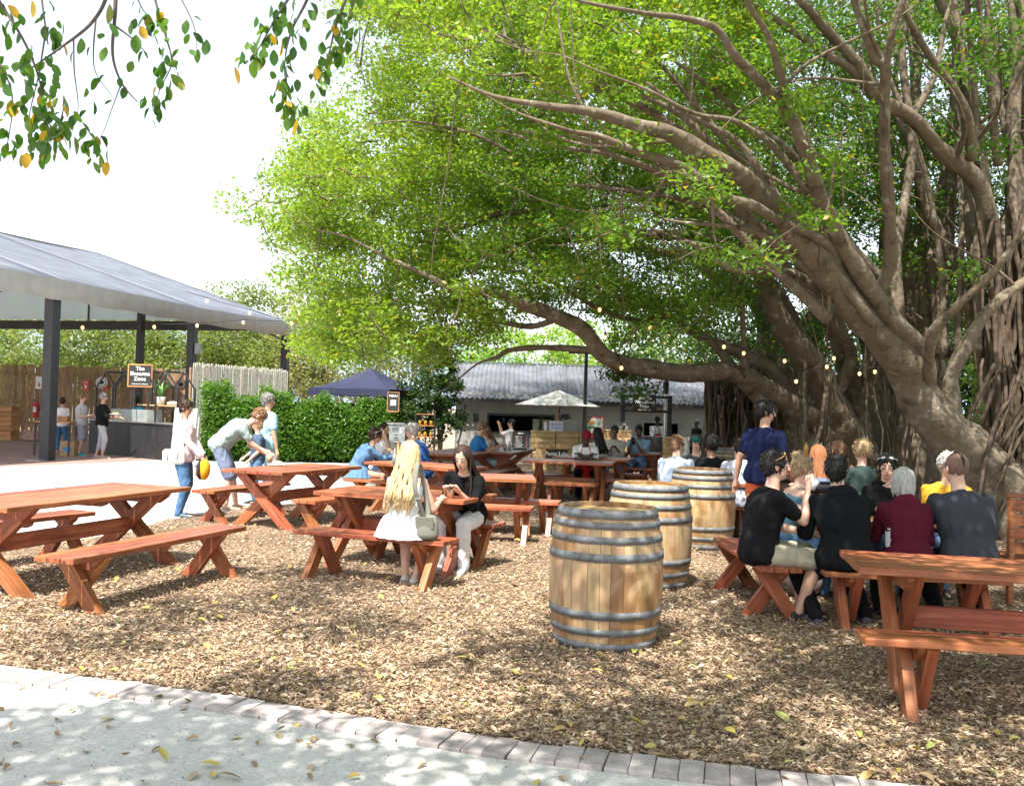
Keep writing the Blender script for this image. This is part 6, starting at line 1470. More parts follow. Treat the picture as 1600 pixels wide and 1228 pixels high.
person('grey haired man in an orange yellow tee shirt facing the camera', L0(1476, 9.35), 176, 1.72, sit=.45, lean=12, hair=('short', 'grey'), top=('amber_tee', (.62, .30, .03), 'short'), hands=((.14, .40, .80), (-.12, .40, .80)), extras=(ex_glasses(False, (.05, .05, .05), 'e'),), vox=.014)
person('broad man with a narrow dark mohawk in a charcoal shirt seen from behind', L0(1520, 7.72), 6, 1.84, sit=.45, lean=14, roundb=10, hair=('buzz', 'cropped'), top=('charcoal_shirt', (.045, .048, .058), 'half'), bottom=('trousers', 'black_trousers', (.009, .009, .010)), vox=.012, hands=((.26, .40, .78), (-.22, .42, .78)), wide=1.14, hem=.12, head=(2, 8), feet=((.22, .15, 0), (-.15, .2, 0)), extras=(ex_strip,))
# ------------------------------------------------------------------ stalls, signs and small things
M_BOARD = plain('blackboard', (.02, .019, .018), .7, bump=0); M_LETTER = plain('white_lettering', (.78, .77, .74), .7, bump=0)
M_ORW = woodmat('orange_pine_frame', (.25, .11, .04), (.42, .20, .08), (.52, .28, .13), rough=.6)
M_GLS = plain('display_glass', (.55, .60, .58), .08, 0, .1, 3, bump=0); M_GLS.node_tree.nodes['Principled BSDF'].inputs['Transmission Weight'].default_value = .6
def obox(nm, c, d, mat, par, rot=None, ch=0.004): return MB().box((0, 0, 0), d, ch=ch).build(nm, mat, par, c, rot)
def framed_sign(name, px, py, d, wpx, hpx, lines, label, cat='sign', frame=M_ORW, fw_=.035, size=None, yaw=0, board=M_BOARD, tm=None, fine=None, depth=.03):
    c = at(px, py, d); w_ = wpx * d / F; h_ = hpx * d / F
    t = empty(name, c, yaw); tag(t, label, cat)
    obox('board', (0, 0, 0), (w_ - fw_ * 2, depth * .6, h_ - fw_ * 2), board, t)
    if frame:
        for z in (1, -1): obox('frame', (0, 0, z * (h_ / 2 - fw_ / 2)), (w_, depth, fw_), frame, t)
        for x in (1, -1): obox('frame', (x * (w_ / 2 - fw_ / 2), 0, 0), (fw_, depth, h_ - 2 * fw_ - .001), frame, t)
    n = len(lines)
    for i, (s_, sz, zz) in enumerate(lines):
        text(s_, sz * h_, 'lettering', tm or M_LETTER, t, (0, -depth * .3 - .003, zz * h_), (math.pi / 2, 0, 0), .002, bold=.004 * sz * h_ * 4)
    return t
# --- shawarma stall
c0 = at(138, 700, 27.2); c1 = at(272, 700, 24.6); c0.z = c1.z = 0; dv = c1 - c0; ya = math.atan2(dv.y, dv.x)
st = empty('food_stall', c0, ya); tag(st, 'black food stall with steel gable frames and a long dark counter', 'food stall')
L_ = dv.length
for k in range(3):
    w_ = L_ / 3; obox('counter_panel', (w_ * (k + .5), .3, .47), (w_ - .01, .6, .93), M_BLACK, st)
obox('counter_top', (L_ / 2, .32, .955), (L_ + .05, .72, .035), M_STEEL, st)
for k in range(5):
    x = .1 + (L_ - .2) * k / 4
    for x_, y_ in ((x, .12), (x, .62)): obox('frame_post', (x_, y_, 1.42), (.035, .035, .9), M_BLACK, st, ch=0)
for k in range(4):
    xa, xb = .1 + (L_ - .2) * k / 4, .1 + (L_ - .2) * (k + 1) / 4; xm = (xa + xb) / 2
    for y_ in (.12, .62):
        bar((xa, y_, 1.87), (xm, y_, 2.3), .035, 'gable_bar', st, M_BLACK); bar((xb, y_, 1.87), (xm, y_, 2.3), .035, 'gable_bar', st, M_BLACK)
    bar((xm, .12, 2.3), (xm, .62, 2.3), .035, 'ridge_bar', st, M_BLACK)
obox('ridge_rail', (L_ / 2, .37, 2.33), (L_ - .9, .03, .03), M_BLACK, st, ch=0)
obox('glass_case', (L_ * .45, .30, 1.13), (L_ * .42, .45, .32), M_GLS, st); obox('upper_shelf', (L_ * .75, .35, 1.42), (L_ * .48, .35, .03), M_CRATE, st)
for k in range(3): obox('food_tray', (L_ * (.3 + .14 * k), .3, 1.0), (.36, .3, .05), M_STEEL, st)
def onstall(x, y, z): return Matrix.Translation(c0) @ Matrix.Rotation(ya, 4, 'Z') @ Vector((x, y, z))
for k, (x, r_, lab) in enumerate(((L_ * .84, .16, 'round bread loaf on the stall shelf beside the potted plant'), (L_ * .96, .17, 'flat bread loaf at the right end of the stall shelf'))):
    mb = MB(); mb.ell((0, 0, .05), (r_, .13, .06), 14, 8); o = mb.build('bread_loaf', plain('bread', (.62, .50, .38), .8), None, onstall(x, .35, 1.435)); tag(o, lab, 'bread')
t = empty('potted_plant', onstall(L_ * .70, .35, 1.435)); tag(t, 'spiky green plant in a white pot on the stall shelf', 'plant')
MB().lathe([(0, 0), (.10, 0), (.14, .22), (.12, .22), (.09, .03), (0, .03)], 18).build('pot', M_WHITE, t)
mb = MB()
for k in range(60):
    a = random.uniform(0, 6.28); l_ = random.uniform(.25, .55); e = Vector((math.cos(a) * l_ * .7, math.sin(a) * l_ * .7, .2 + l_ * random.uniform(.5, 1.1))); m_ = Vector((e.x * .45, e.y * .45, .2 + (e.z - .2) * .75)); b_ = Vector((0, 0, .18)); sd = Vector((-math.sin(a), math.cos(a), 0)) * .018
    mb.addm([b_ + sd, b_ - sd, m_ + sd, m_ - sd, e], [(0, 1, 3, 2), (2, 3, 4)])
mb.build('leaves', plain('plant_green', (.10, .28, .06), .5, bump=0), t)
mb = MB(); mb.lathe([(0, 0), (.13, 0), (.16, .02), (0, .025)], 18); pl = mb.build('plate', M_WHITE, None, at(181, 648, 24.9)); tag(pl, 'plate of food held by the customer in the black tee shirt', 'plate')
mb = MB(); mb.ell((0, 0, .035), (.09, .07, .03), 10, 6); mb.build('food', plain('salad', (.30, .32, .08), .7), pl)
framed_sign('stall_sign', 219, 587, 25.6, 39, 36, [('The', .24, .30), ('Shwarma', .235, .08), ('Zone', .24, -.14), ('schwarmas with a difference', .062, -.36)], 'framed black sign reading The Shwarma Zone above the food stall')
for px, h_ in ((206, 0), (232, 0)):
    a = at(px, 604, 25.65); obox('sign_post', (a.x, a.y, a.z - .3), (.04, .04, .6), M_BLACK, st); o = bpy.data.objects[-1] if False else None
for o in [o for o in bpy.data.objects if o.name.startswith('sign_post')]:
    wl__ = o.location.copy(); o.parent = st; o.location = (Matrix.Translation(c0) @ Matrix.Rotation(ya, 4, 'Z')).inverted() @ wl__; o.rotation_euler = (0, 0, -ya)
# signs and round boards on the brown fence
def wallsign(px, py, d, w_, h_, mat, label, lines=(), nm='fence_sign', tm=None):
    c = at(px, py, d); t = empty(nm, c); tag(t, label, 'sign'); obox('board', (0, 0, 0), (w_, .02, h_), mat, t)
    for s_, sz, zz in lines: text(s_, sz, 'lettering', tm or M_LETTER, t, (0, -.014, zz), (math.pi / 2, 0, 0), .002)
    return t
t = wallsign(134, 602, 38.7, .26, .42, M_REDP, 'red fire sign on the fence behind the waiting boy', [('FIRE', .09, .11)]); MB().ell((0, -.012, -.06), (.05, .006, .08), 10, 6).build('flame_symbol', M_LETTER, t)
t = wallsign(165, 602, 38.7, .22, .42, M_REDP, 'narrow red sign beside the round white board on the fence'); MB().ell((0, -.012, 0), (.045, .006, .10), 10, 6).build('symbol', M_LETTER, t)
t = wallsign(61, 598, 38.7, .26, .50, M_PAPER, 'white sign with a red arrow on the fence left of the first marquee post'); mb = MB(); mb.prism([(-.03, .02), (.03, .02), (.03, -.08), (.08, -.08), (0, -.19), (-.08, -.08), (-.03, -.08)], -.014, -.011); mb.build('arrow', M_REDP, t)
for px, py, r_, mat, lab in ((159, 598, .23, M_PAPER, 'round white board with a dark emblem on the fence'), (283, 601, .24, plain('round_wood', (.45, .36, .27), .7), 'round wooden board with a dark emblem by the second marquee post')):
    t = empty('round_sign', at(px, py, 38.6)); tag(t, lab, 'sign'); mb = MB(); mb.lathe([(0, 0), (r_, 0), (r_, .02), (0, .02)], 28); o = mb.build('board', mat, t, None, (math.pi / 2, 0, 0))
    mb = MB(); mb.ell((0, -.025, .02), (r_ * .42, .006, r_ * .38), 14, 6); mb.build('emblem', M_BOARD, t)
    mb = MB(); mb.lathe([(r_ * .72, .021), (r_ * .8, .021), (r_ * .8, .025), (r_ * .72, .025)], 28); mb.build('ring', M_BOARD, t, None, (math.pi / 2, 0, 0))
t = empty('fire_extinguisher', at(56, 640, 38.5)); tag(t, 'red fire extinguisher hanging on the brown fence', 'fire extinguisher')
mb = MB(); mb.lathe([(0, -.30), (.10, -.30), (.11, -.27), (.11, .18), (.06, .27), (.03, .29), (0, .30)], 16); mb.build('cylinder', M_REDP, t)
mb = MB(); mb.tube([(0, 0, .29), (.06, 0, .35), (.12, 0, .2), (.13, 0, -.05)], .015, 6); mb.box((0, 0, .33), (.14, .03, .03)); mb.build('hose_and_lever', M_BLACK, t); obox('paper_label', (0, -.105, 0), (.12, .02, .2), M_PAPER, t)
# slatted planter at the far left, stone block, small table with boxes
def slat_crate(name, c, w_, d_, h_, yaw, label, cat, n=6, mat=M_CRATE, grp=None, posts=True):
    t = empty(name, (c[0], c[1], c[2] if len(c) > 2 else 0), yaw); tag(t, label, cat, grp); sh_ = h_ / n
    for i in range(n):
        z = sh_ * (i + .5)
        for y in (-d_ / 2, d_ / 2): link('slat', board_mesh(w_, .022, sh_ - .012, mat), t, None, (0, y, z))
        for x in (-w_ / 2, w_ / 2): link('slat', board_mesh(d_ - .03, .022, sh_ - .012, mat), t, None, (x, 0, z), (0, 0, math.pi / 2))
    for x in (-1, 1):
        for y in (-1, 1): obox('post', (x * (w_ / 2 - .035), y * (d_ / 2 - .035), h_ / 2), (.05, .04, h_ - .01), mat, t)
    obox('top', (0, 0, h_ + .012), (w_ + .04, d_ + .04, .024), mat, t)
    return t
a = G(-8, 687); slat_crate('planter_box', (a.x, a.y, 0), 1.4, .6, 1.15, 0, 'pale slatted wooden planter at the left edge by the brown fence', 'planter', 7, M_ORW)
a = G(50, 689); MB().box((0, 0, .2), (.5, .3, .36), ch=.03).build('stone_block', plain('pink_stone', (.35, .22, .18), .9), None, (a.x, a.y, 0)); tag(bpy.data.objects['stone_block'], 'low pinkish stone block against the foot of the brown fence', 'stone block')
a = at(86, 700, 25.6); t = empty('serving_table', (a.x, a.y, 0)); tag(t, 'small wooden serving table in front of the child in the white tee shirt', 'table')
obox('table_top', (0, 0, .90), (1.0, .5, .04), M_ORW, t)
for x in (-.45, .45):
    for y in (-.2, .2): obox('leg', (x, y, .44), (.04, .04, .88), M_BLACK, t)
t2 = empty('cardboard_box', (a.x + .35, a.y + .1, 0)); tag(t2, 'cardboard box with a blue print standing under the serving table', 'box'); obox('carton', (0, 0, .2), (.38, .35, .4), M_CARD, t2); obox('blue_print', (0, -.178, .18), (.2, .004, .12), plain('blue_print', (.05, .2, .4), .6, bump=0), t2)
t2 = empty('napkin_box', (a.x + .2, a.y, .92)); tag(t2, 'brown box of napkins on the serving table', 'box'); obox('box_body', (0, 0, .07), (.26, .18, .14), M_ORW, t2)
a = at(287, 700, 22.8); t = empty('menu_stand', (a.x, a.y, 0), -.2); tag(t, 'white easel board behind the woman in pink', 'sign'); obox('board', (0, 0, .85), (.58, .03, 1.1), M_PAPER, t, (-.12, 0, 0))
for x in (-.3, .3): obox('leg', (x, .05, .6), (.03, .03, 1.2), M_WHITE, t, (-.12, 0, 0))
# --- navy gazebo
gz = at(578, 640, 27.9); t = empty('gazebo', (gz.x, gz.y, 0), R(-20)); tag(t, 'navy blue pop up gazebo standing behind the hedge', 'gazebo')
M_NAVY = plain('navy_polyester', (.010, .013, .045), .7, 0, .15, 3, bscale=4, bump=.4)
hw_, ze, zt = 1.28, 2.04, 2.68
mb = MB(); V = []; n = 10
for side_k in range(4):
    o0 = len(V); ca, sa = math.cos(side_k * math.pi / 2), math.sin(side_k * math.pi / 2)
    for i in range(n + 1):
        tt = i / n; r_ = hw_ * (1 - tt); z = ze + (zt - ze) * (tt ** 1.35)
        for j in range(n + 1):
            x = r_ * (j / n * 2 - 1); y = -r_; zz = z - .10 * (1 - tt) * math.sin(math.pi * j / n) * tt * 2
            V.append((x * ca - y * sa, x * sa + y * ca, zz))
Fc = [(s_ * (n + 1) ** 2 + i * (n + 1) + j, s_ * (n + 1) ** 2 + i * (n + 1) + j + 1, s_ * (n + 1) ** 2 + (i + 1) * (n + 1) + j + 1, s_ * (n + 1) ** 2 + (i + 1) * (n + 1) + j) for s_ in range(4) for i in range(n) for j in range(n)]
mb.addm(V, Fc, True); mb.build('canopy', M_NAVY, t)
for k in range(4):
    ca, sa = math.cos(k * math.pi / 2), math.sin(k * math.pi / 2); mb = MB(); V = []
    for j in range(13):
        x = hw_ * (j / 12 * 2 - 1); y = -hw_
        for z in (ze + .005, ze - .20 - .012 * math.sin(j * 2)): V.append((x * ca - y * sa, x * sa + y * ca, z))
    mb.addm(V, [(2 * j, 2 * j + 2, 2 * j + 3, 2 * j + 1) for j in range(12)], True); mb.build('valance', M_NAVY, t)
    x, y = (hw_ - .05) * (1 if k in (0, 3) else -1), (hw_ - .05) * (1 if k < 2 else -1); obox('leg', (x, y, 1.0), (.03, .03, 2.0), M_STEEL, t)
    for j in range(4):
        xa, xb = -hw_ + hw_ * 2 * j / 4, -hw_ + hw_ * 2 * (j + 1) / 4; za, zb = (ze - .22, ze - .34) if j % 2 else (ze - .34, ze - .22)
        P_ = lambda x, z: ((x * ca + (hw_ - .05) * sa), (x * sa - (hw_ - .05) * ca), z)
        bar(P_(xa, za), P_(xb, zb), .015, 'strut', t, M_STEEL)
tt = framed_sign('hanging_sign', 614.5, 628, 25.6, 19, 31, [('MENU', .16, .3)], 'framed dark board hanging from the corner of the navy gazebo', frame=M_ORW, fw_=.02)
obox('picture', (0, -.012, -.02), (.16, .006, .16), plain('pale_print', (.35, .38, .36), .6, bump=0), tt)
c = at(629, 680, 22.4); t = framed_sign('menu_board', 618.5, 676, 22.4, 32, 34, [('PANNEKOEKE', .125, .34), ('sweet', .07, -.10), ('savoury', .07, -.24), ('R30   R45', .06, -.34)], 'white pancake menu board with dark frame beside the gazebo', frame=M_BLACK, fw_=.02, board=M_PAPER, tm=M_BOARD)
obox('emblem', (0, -.014, .08), (.16, .004, .09), plain('pale_grey_print', (.35, .36, .38), .6, bump=0), t)
for x in (-.2, .2): obox('leg', (x, .03, -.55), (.03, .03, .7), M_ORW, t)
t = empty('pancake_counter', (*at(622, 700, 22.8).xy, 0)); tag(t, 'wooden counter under the pancake menu board', 'counter')
obox('counter_top', (0, 0, .80), (1.0, .5, .04), M_CRATE, t)
for k in range(5): obox('slat', (-.4 + .2 * k, -.22, .39), (.19, .02, .77), M_CRATE, t)
for k in range(2): obox('side', (-.49 + .98 * k, 0, .39), (.02, .44, .77), M_CRATE, t)
t = empty('shelf_unit', (*at(664, 690, 25.4).xy, 0)); tag(t, 'open shelf with yellow jars behind the grey haired man', 'shelf')
for z in (.5, .8, 1.1, 1.4): obox('shelf_board', (0, 0, z), (.5, .25, .02), M_ORW, t)
for x in (-.25, .25): obox('upright', (x, 0, .72), (.03, .25, 1.44), M_BLACK, t)
for z in (.81, 1.11):
    for x in (-.15, 0, .15):
        mb = MB(); mb.lathe([(0, 0), (.045, 0), (.045, .12), (.03, .14), (0, .14)], 10); o = mb.build('jar', plain('honey', (.45, .26, .03), .3, bump=0), None, (*(at(664, 690, 25.4).xy + Vector((x, 0))), z)); tag(o, '%s yellow jar on the %s board of the open shelf' % ({-.15: 'leftmost', 0: 'middle', .15: 'rightmost'}[x], 'middle' if z < 1 else 'upper'), 'jar', 'yellow jars on the open shelf')
# --- white parasol and the dark pole
t = empty('parasol', (*at(872, 650, 26.2).xy, 0)); tag(t, 'cream white parasol in front of the corrugated roof', 'parasol')
mb = MB(); n = 8; V = [(0, 0, 2.16)]; rp = 1.2
for k in range(n):
    a_ = 2 * math.pi * k / n + .2; V.append((math.cos(a_) * rp, math.sin(a_) * rp, 1.74)); am = a_ + math.pi / n; V.append((math.cos(am) * rp * .90, math.sin(am) * rp * .90, 1.745))
for k in range(2 * n): pass
Fc = [(0, 1 + k, 1 + (k + 1) % (2 * n)) for k in range(2 * n)]
mb.addm(V, Fc); m = len(V); mb.addm([(v[0], v[1], v[2] - .012) for v in V], [f[::-1] for f in Fc]); mb.build('canopy', plain('cream_canvas', (.66, .64, .58), .8), t)
mb = MB(); mb.tube([(0, 0, 0), (0, 0, 2.2)], .025, 8); mb.build('pole', M_ORW, t)
mb = MB()
for k in range(n): a_ = 2 * math.pi * k / n + .2; mb.tube([(math.cos(a_) * rp * .97, math.sin(a_) * rp * .97, 1.735), (0, 0, 2.12)], .01, 4)
mb.build('ribs', M_ORW, t)
t = empty('dark_pole', (*at(912, 700, 25.5).xy, 0)); tag(t, 'tall dark pole with a short crosspiece rising in front of the kitchen roof', 'pole')
obox('pole', (0, 0, 1.6), (.09, .09, 3.2), M_BLACK, t); obox('crosspiece', (-.12, 0, 3.17), (.7, .07, .09), M_BLACK, t)
# --- kitchen counter with slatted fronts
ca_, cb_ = at(829, 700, 26.0), at(1002, 700, 26.6)
slat_crate('counter_crate', (*((at(829, 700, 26).xy + at(867, 700, 26).xy) / 2), 0), 38 * 26 / F - .03, .6, 1.02, 0, 'slatted wooden counter crate at the left end, under the paper roll', 'counter', 7, M_CRATE, None)
slat_crate('counter_crate', (*((at(867, 700, 26).xy + at(903, 700, 26).xy) / 2), 0), 36 * 26 / F - .03, .6, 1.02, 0, 'slatted wooden counter crate carrying the small screen', 'counter', 7, M_CRATE)
slat_crate('counter_crate', (*((at(903, 700, 26).xy + at(945, 700, 26).xy) / 2), 0), 42 * 26 / F - .03, .6, 1.02, 0, 'slatted wooden counter crate behind the waiter in the maroon cap', 'counter', 7, M_CRATE)
slat_crate('counter_crate', (*((at(945, 700, 26).xy + at(985, 700, 26).xy) / 2), 0), 40 * 26 / F - .03, .6, 1.10, 0, 'slatted wooden counter crate behind the man in the cream shirt', 'counter', 7, M_CRATE)
slat_crate('counter_crate', (*at(1046, 700, 24.6).xy, 0), .26, .5, .98, 0, 'narrow slatted crate at the right end of the dark pizza counter', 'counter', 7, M_CRATE)
framed_sign('counter_sign', 870, 711, 25.55, 36, 20, [('Pasto Laba', .42, .1)], 'low black sign with white lettering leaning on the wooden counter', frame=M_ORW, fw_=.015)
t = framed_sign('chalkboard', 813.5, 687, 25.4, 26, 27, [('MENU', .12, .36)], 'chalk menu board on the left of the wooden counter', frame=M_BLACK, fw_=.015)
for k in range(6):
    obox('chalk_line', (-.05, -.012, .08 - .052 * k), (random.uniform(.14, .22), .002, .010), M_LETTER, t, ch=0); obox('price', (.16, -.012, .08 - .052 * k), (.04, .002, .012), plain('pink_chalk', (.6, .15, .2), .8, bump=0), t, ch=0)
t = empty('small_screen', at(868.5, 678, 25.9)); t.location.z = 1.045; tag(t, 'small pale screen standing on the wooden counter', 'screen'); obox('bezel', (0, 0, .14), (.37, .03, .27), M_STEEL, t); obox('display', (0, -.018, .14), (.33, .006, .22), plain('pale_screen', (.55, .56, .78), .3, bump=0), t)
for k in range(2):
    for q in range(3): obox('icon', (-.1 + .1 * q, -.023, .19 - .1 * k), (.05, .003, .04), plain('screen_icon', (.18, .2, .35), .3, bump=0), t, ch=0)
t = empty('paper_roll', at(853, 678, 26)); t.location.z = 1.045; tag(t, 'white paper roll standing on the left end of the counter', 'paper roll'); MB().lathe([(0, 0), (.05, 0), (.05, .24), (.018, .24), (.018, .2), (0, .2)], 14).build('roll', M_PAPER, t)
t = empty('display_case', at(895, 680, 26)); t.location.z = 1.045; tag(t, 'glass display case with food on the wooden counter', 'display case'); obox('glass', (0, 0, .16), (.55, .4, .32), M_GLS, t); obox('shelf', (0, 0, .15), (.5, .36, .01), M_STEEL, t)
mb = MB()
for k in range(14): mb.ell((random.uniform(-.2, .2), random.uniform(-.15, .1), random.choice((.04, .19))), (.04, .035, .03), 8, 5)
mb.build('food', plain('pastries', (.35, .22, .06), .7), t)
t = framed_sign('poster_stand', 927.5, 668, 25.6, 31, 33, [], 'red framed food poster standing on the wooden counter', frame=M_REDP, fw_=.025, board=plain('poster_pale', (.42, .47, .44), .5, 0, .2, 9, bump=0))
MB().ell((-.06, -.012, .14), (.10, .005, .05), 12, 6).build('burger_picture', plain('burger_print', (.50, .22, .04), .6, bump=0), t); obox('green_stripe', (0, -.012, 0), (.4, .003, .06), plain('green_print', (.12, .22, .10), .6, bump=0), t, ch=0); obox('red_stripe', (0, -.012, -.2), (.42, .003, .08), M_REDP, t, ch=0)
t = empty('desk_fan', at(974, 690, 25.9)); t.location.z = 1.13; tag(t, 'round silver desk fan on the counter near the pizza stall', 'fan'); t.location.z = 1.0
mb = MB(); 
for r_ in (.06, .12, .17): mb.tube([(math.cos(a_ * .3927) * r_, -.05, .20 + math.sin(a_ * .3927) * r_) for a_ in range(17)], .006, 4, caps=False)
for k in range(12): mb.tube([(0, -.05, .20), (math.cos(k * .5236) * .17, -.05, .20 + math.sin(k * .5236) * .17)], .003, 4)
mb.build('grille', M_STEEL, t); mb = MB()
for k in range(4): a_ = k * 1.57; mb.ell((math.cos(a_) * .075, -.02, .2 + math.sin(a_) * .075), (.055, .01, .045), 8, 5)
mb.build('blades', M_PAPER, t); mb = MB(); mb.tube([(0, 0, 0), (0, 0, .2)], .015, 6); mb.ell((0, 0, .2), (.05, .07, .05), 10, 6); mb.build('stand', M_BLACK, t)
# --- pizza stall frame and sign
t = empty('pizza_stall', (*at(1008, 700, 26.4).xy, 0)); tag(t, 'black framed pizza stall with a lettered sign between its posts', 'food stall')
wz = (1045 - 972) * 26.4 / F
for x in (-wz / 2, wz / 2): obox('post', (x, 0, 1.05), (.12, .12, 2.1), M_BLACK, t)
for z in (2.05, 1.66): obox('beam', (0, 0, z), (wz - .12, .06, .07), M_BLACK, t)
obox('counter', (.28, -.9, .5), (.95, .6, 1.0), M_BLACK, t); MB().lathe([(.06, 0), (.06, 1.15)], 12).build('flue', M_STEEL, t, (wz / 2 - .08, .2, 1.0))
MB().lathe([(.075, 0), (.075, .3), (.1, .32), (0, .42)], 12).build('flue_cap', M_BLACK, t, (wz / 2 - .08, .2, 2.15))
framed_sign('pizza_sign', 1007, 630, 26.25, 37, 27, [('Joba Da', .26, .30), ('Woodfired', .26, .06), ('Pizza', .27, -.17), ('baked on the spot', .10, -.38)], 'black pizza sign with white old style lettering at the pizza stall', frame=None, fw_=.0)
# --- things on and around tables
q = G(421, 722, .75); cup((q.x, q.y, .752), 'brown paper cup on the sunlit table', .045, .10, M_CUP, False)
q = G(433, 727, .75); mb = MB(); mb.lathe([(0, 0), (.10, 0), (.14, .015), (.10, .012), (0, .01)], 20); o = mb.build('paper_plate', M_PAPER, None, (q.x, q.y, .752)); tag(o, 'paper plate with food beside the cup on the sunlit table', 'plate'); MB().ell((0, 0, .035), (.08, .05, .03), 10, 6).build('food', plain('wrap_food', (.5, .42, .28), .8), o)
def bottle(p, label, col, h=.2, r_=.03):
    mb = MB(); mb.lathe([(0, 0), (r_, 0), (r_, h * .6), (r_ * .4, h * .78), (r_ * .4, h), (0, h)], 12); o = mb.build('bottle', plain('bottle_%d' % int(col[0] * 99), col, .2, bump=0), None, p); tag(o, label, 'bottle')
q = G(616, 728, .75); bottle((q.x, q.y, .752), 'glass bottle on the table of the denim dress woman', (.35, .40, .38), .24)
q = G(621, 728, .75); t = empty('table_number', (q.x, q.y, .752)); tag(t, 'upright wooden table marker stick on the table of the denim dress woman', 'table marker'); obox('stick', (0, 0, .19), (.035, .012, .34), M_CRATE, t); obox('foot', (0, 0, .01), (.14, .09, .02), M_CRATE, t)
for px, lab, col in ((789, 'sauce bottle nearest the man in the blue tee shirt', (.45, .38, .25)), (796, 'white sauce bottle on the table of the blue tee shirt', (.6, .6, .58))):
    q = G(px, 703, .75); bottle((q.x, q.y, .752), lab, col, .18, .035)
q = G(812, 702.5, .75); o = obox('tray', (q.x, q.y, .765), (.30, .2, .02), M_DARK, None); tag(o, 'dark flat tray on the table of the blue tee shirt', 'tray')
q = G(1276, 772, .75); t = empty('black_bag', (q.x, q.y, .755)); tag(t, 'black bag with a blue grey jacket lying on the table behind the laughing girl', 'bag'); mb = MB(); mb.ell((0, 0, .08), (.25, .14, .08), 16, 10); mb.build('bag_body', cloth('black_nylon', (.015, .015, .018), .6), t); mb = MB(); mb.ell((0, -.02, .155), (.22, .12, .03), 16, 8); mb.build('folded_jacket', cloth('blue_grey_jacket', (.12, .15, .22)), t)
q = G(1269, 801, .75); mb = MB(); mb.ell((0, 0, .03), (.09, .05, .03), 12, 6); o = mb.build('pink_pouch', cloth('hot_pink', (.65, .04, .22), .5), None, (q.x, q.y, .752)); tag(o, 'hot pink pouch on the table near the blonde girl', 'pouch')
q = G(1256, 935); t = empty('beige_bag', (q.x, q.y, .012)); tag(t, 'soft taupe bag on the ground under the bench of the drinking man', 'bag'); mb = MB(); mb.ell((0, 0, .15), (.17, .11, .15), 16, 10); mb.build('bag_body', cloth('taupe_canvas', (.26, .20, .185)), t); mb = MB(); mb.tube([(-.08, -.05, .25), (-.06, -.09, .17), (.02, -.1, .2), (.08, -.05, .26)], .01, 6); mb.build('handle', cloth('taupe_canvas', (.26, .20, .185)), t)
# slatted crate with bottles behind the group, and the slatted seat at the right edge
cc2 = at(1275, 700, 14.5); slat_crate('slatted_stand', (cc2.x, cc2.y, 0), .46, .4, 1.03, 0, 'slatted pine stand with bottles on top behind the auburn haired woman', 'stand', 8, M_CRATE)
for k, (dx, col, lab) in enumerate(((-.15, (.55, .25, .03), 'orange bottle on the slatted pine stand'), (-.02, (.15, .3, .06), 'green bottle in the middle of the slatted pine stand'), (.08, (.35, .34, .32), 'clear bottle on the slatted pine stand'), (.17, (.10, .06, .05), 'brown bottle at the right end of the slatted pine stand'))):
    bottle((cc2.x + dx, cc2.y, 1.056), lab, col, .2, .035)
cr = at(1628, 800, 8.6); t = empty('high_backed_bench', (cr.x, cr.y, 0), R(8)); tag(t, 'red stained high backed slatted bench cut off by the right edge', 'bench')
for k in range(4): link('slat', board_mesh(.56, .03, .105, M_RED), t, None, (0, 0, .90 - .125 * k))
for x in (-.30, .30): obox('post', (x, 0, .49), (.05, .05, .98), M_RED, t)
obox('cap_rail', (0, 0, .99), (.68, .06, .03), M_RED, t)
for k in range(3): link('slat', board_mesh(.56, .11, .03, M_RED), t, None, (0, .12 + .12 * k, .43))
for x in (-.30, .30): obox('post', (x, .42, .21), (.05, .05, .42), M_RED, t)
q = G(1196, 905); 
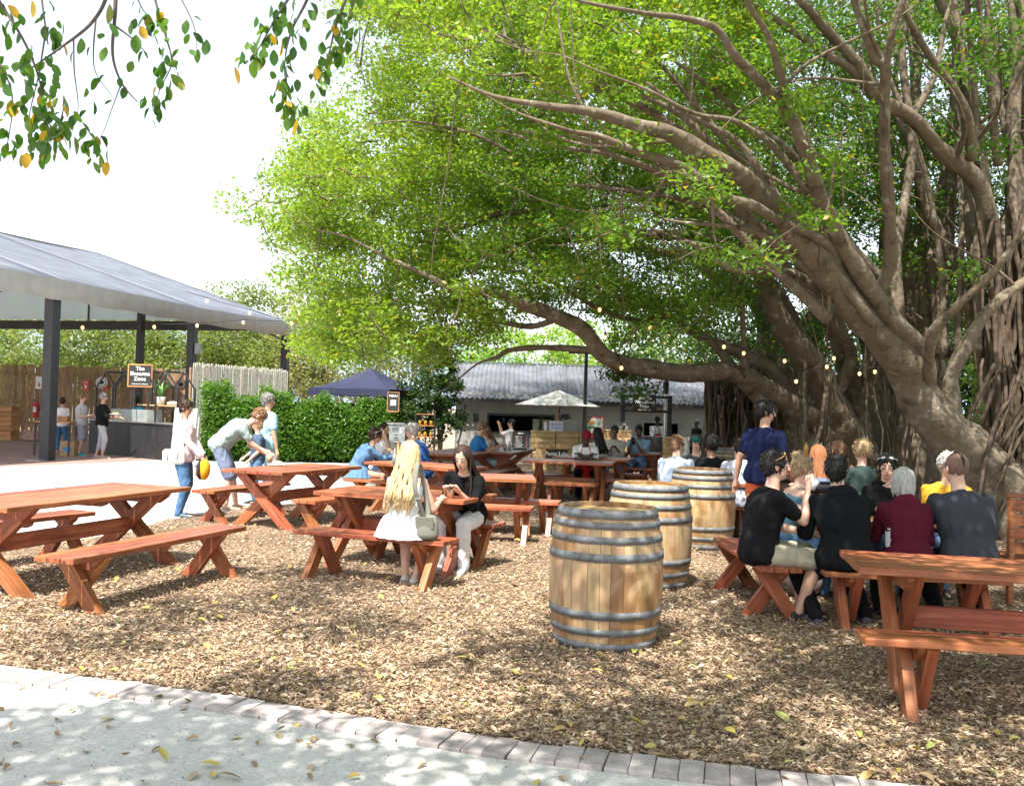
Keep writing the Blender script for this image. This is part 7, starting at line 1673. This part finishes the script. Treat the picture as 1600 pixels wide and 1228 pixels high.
# --- strings of bulbs
M_BULB, tb, bb = nmat('lit_bulb'); bb.inputs['Emission Color'].default_value = (1, .60, .22, 1); bb.inputs['Emission Strength'].default_value = 1.2; bb.inputs['Base Color'].default_value = (.6, .45, .25, 1)
def lights(name, pts, d, label, ends=None, rad=.035):
    t = empty(name, (0, 0, 0)); tag(t, label, 'string lights'); P_ = [at(p[0], p[1], d if not isinstance(d, list) else d[i]) for i, p in enumerate(pts)]
    A_ = ([at(*ends[0])] if ends and ends[0] else []) + [p + V3(0, 0, .09) for p in P_] + ([at(*ends[1])] if ends and ends[1] else [])
    mb = MB(); C_ = []
    for a_, b_ in zip(A_[:-1], A_[1:]):
        for k in range(6): u_ = k / 6; C_.append(a_.lerp(b_, u_) - V3(0, 0, .25 * u_ * (1 - u_) * (b_ - a_).length * .35))
    C_.append(A_[-1]); mb.tube(C_, .007, 4); mb.build('cable', M_BLACK, t)
    for p in P_:
        o = MB().ell(p, (rad, rad, rad * 1.25), 10, 8).build('bulb', M_BULB, t); MB().tube([p + V3(0, 0, rad), p + V3(0, 0, .09)], .016, 6).build('socket', M_BLACK, o)
lights('string_lights', [(129, 512), (241, 511), (308, 509), (380, 504), (455, 505)], [27, 27.5, 27.8, 28.5, 29], 'string of warm bulbs hanging under the marquee eave', ((-60, 500, 26), (470, 500, 29)), .045)
lights('string_lights', [(323, 470), (390, 489), (456, 506), (529, 517), (597, 522), (663, 523), (725, 522)], [25.2, 25.5, 26, 23, 22, 21, 20], 'long string of warm bulbs from the marquee into the tree over the gazebo', ((290, 455, 25), (800, 505, 18)), .04)
lights('string_lights', [(937, 484), (945, 527), (971, 575), (1012, 567), (954, 550)][0:3], [16, 16, 16.5], 'string of three warm bulbs above the dark pole near the long low limb', ((930, 440, 16), (980, 600, 17)), .03)
lights('string_lights', [(1016, 512), (1045, 521), (1131, 542), (1162, 552)], [16.5, 16.5, 16.8, 17], 'string of warm bulbs crossing above the long low limb', ((960, 490, 16.4), (1200, 560, 17.2)), .03)
lights('string_lights', [(1226, 564), (1244, 596), (1292, 573), (1303, 560), (1343, 584), (1367, 581), (1390, 590)], [17.2, 17, 17, 17, 17, 17, 17], 'cluster of warm bulbs strung between the fig trunks', ((1200, 555, 17.2), (1410, 585, 17)), .03)

pp = at(787, 657, 27.1); t = MB().box((0, 0, 0), (.08, .012, .15), ch=.003).build('phone', M_DARK, None, pp, (0, 0, R(60))); tag(t, 'phone raised by the man in the kitchen hatch', 'phone')
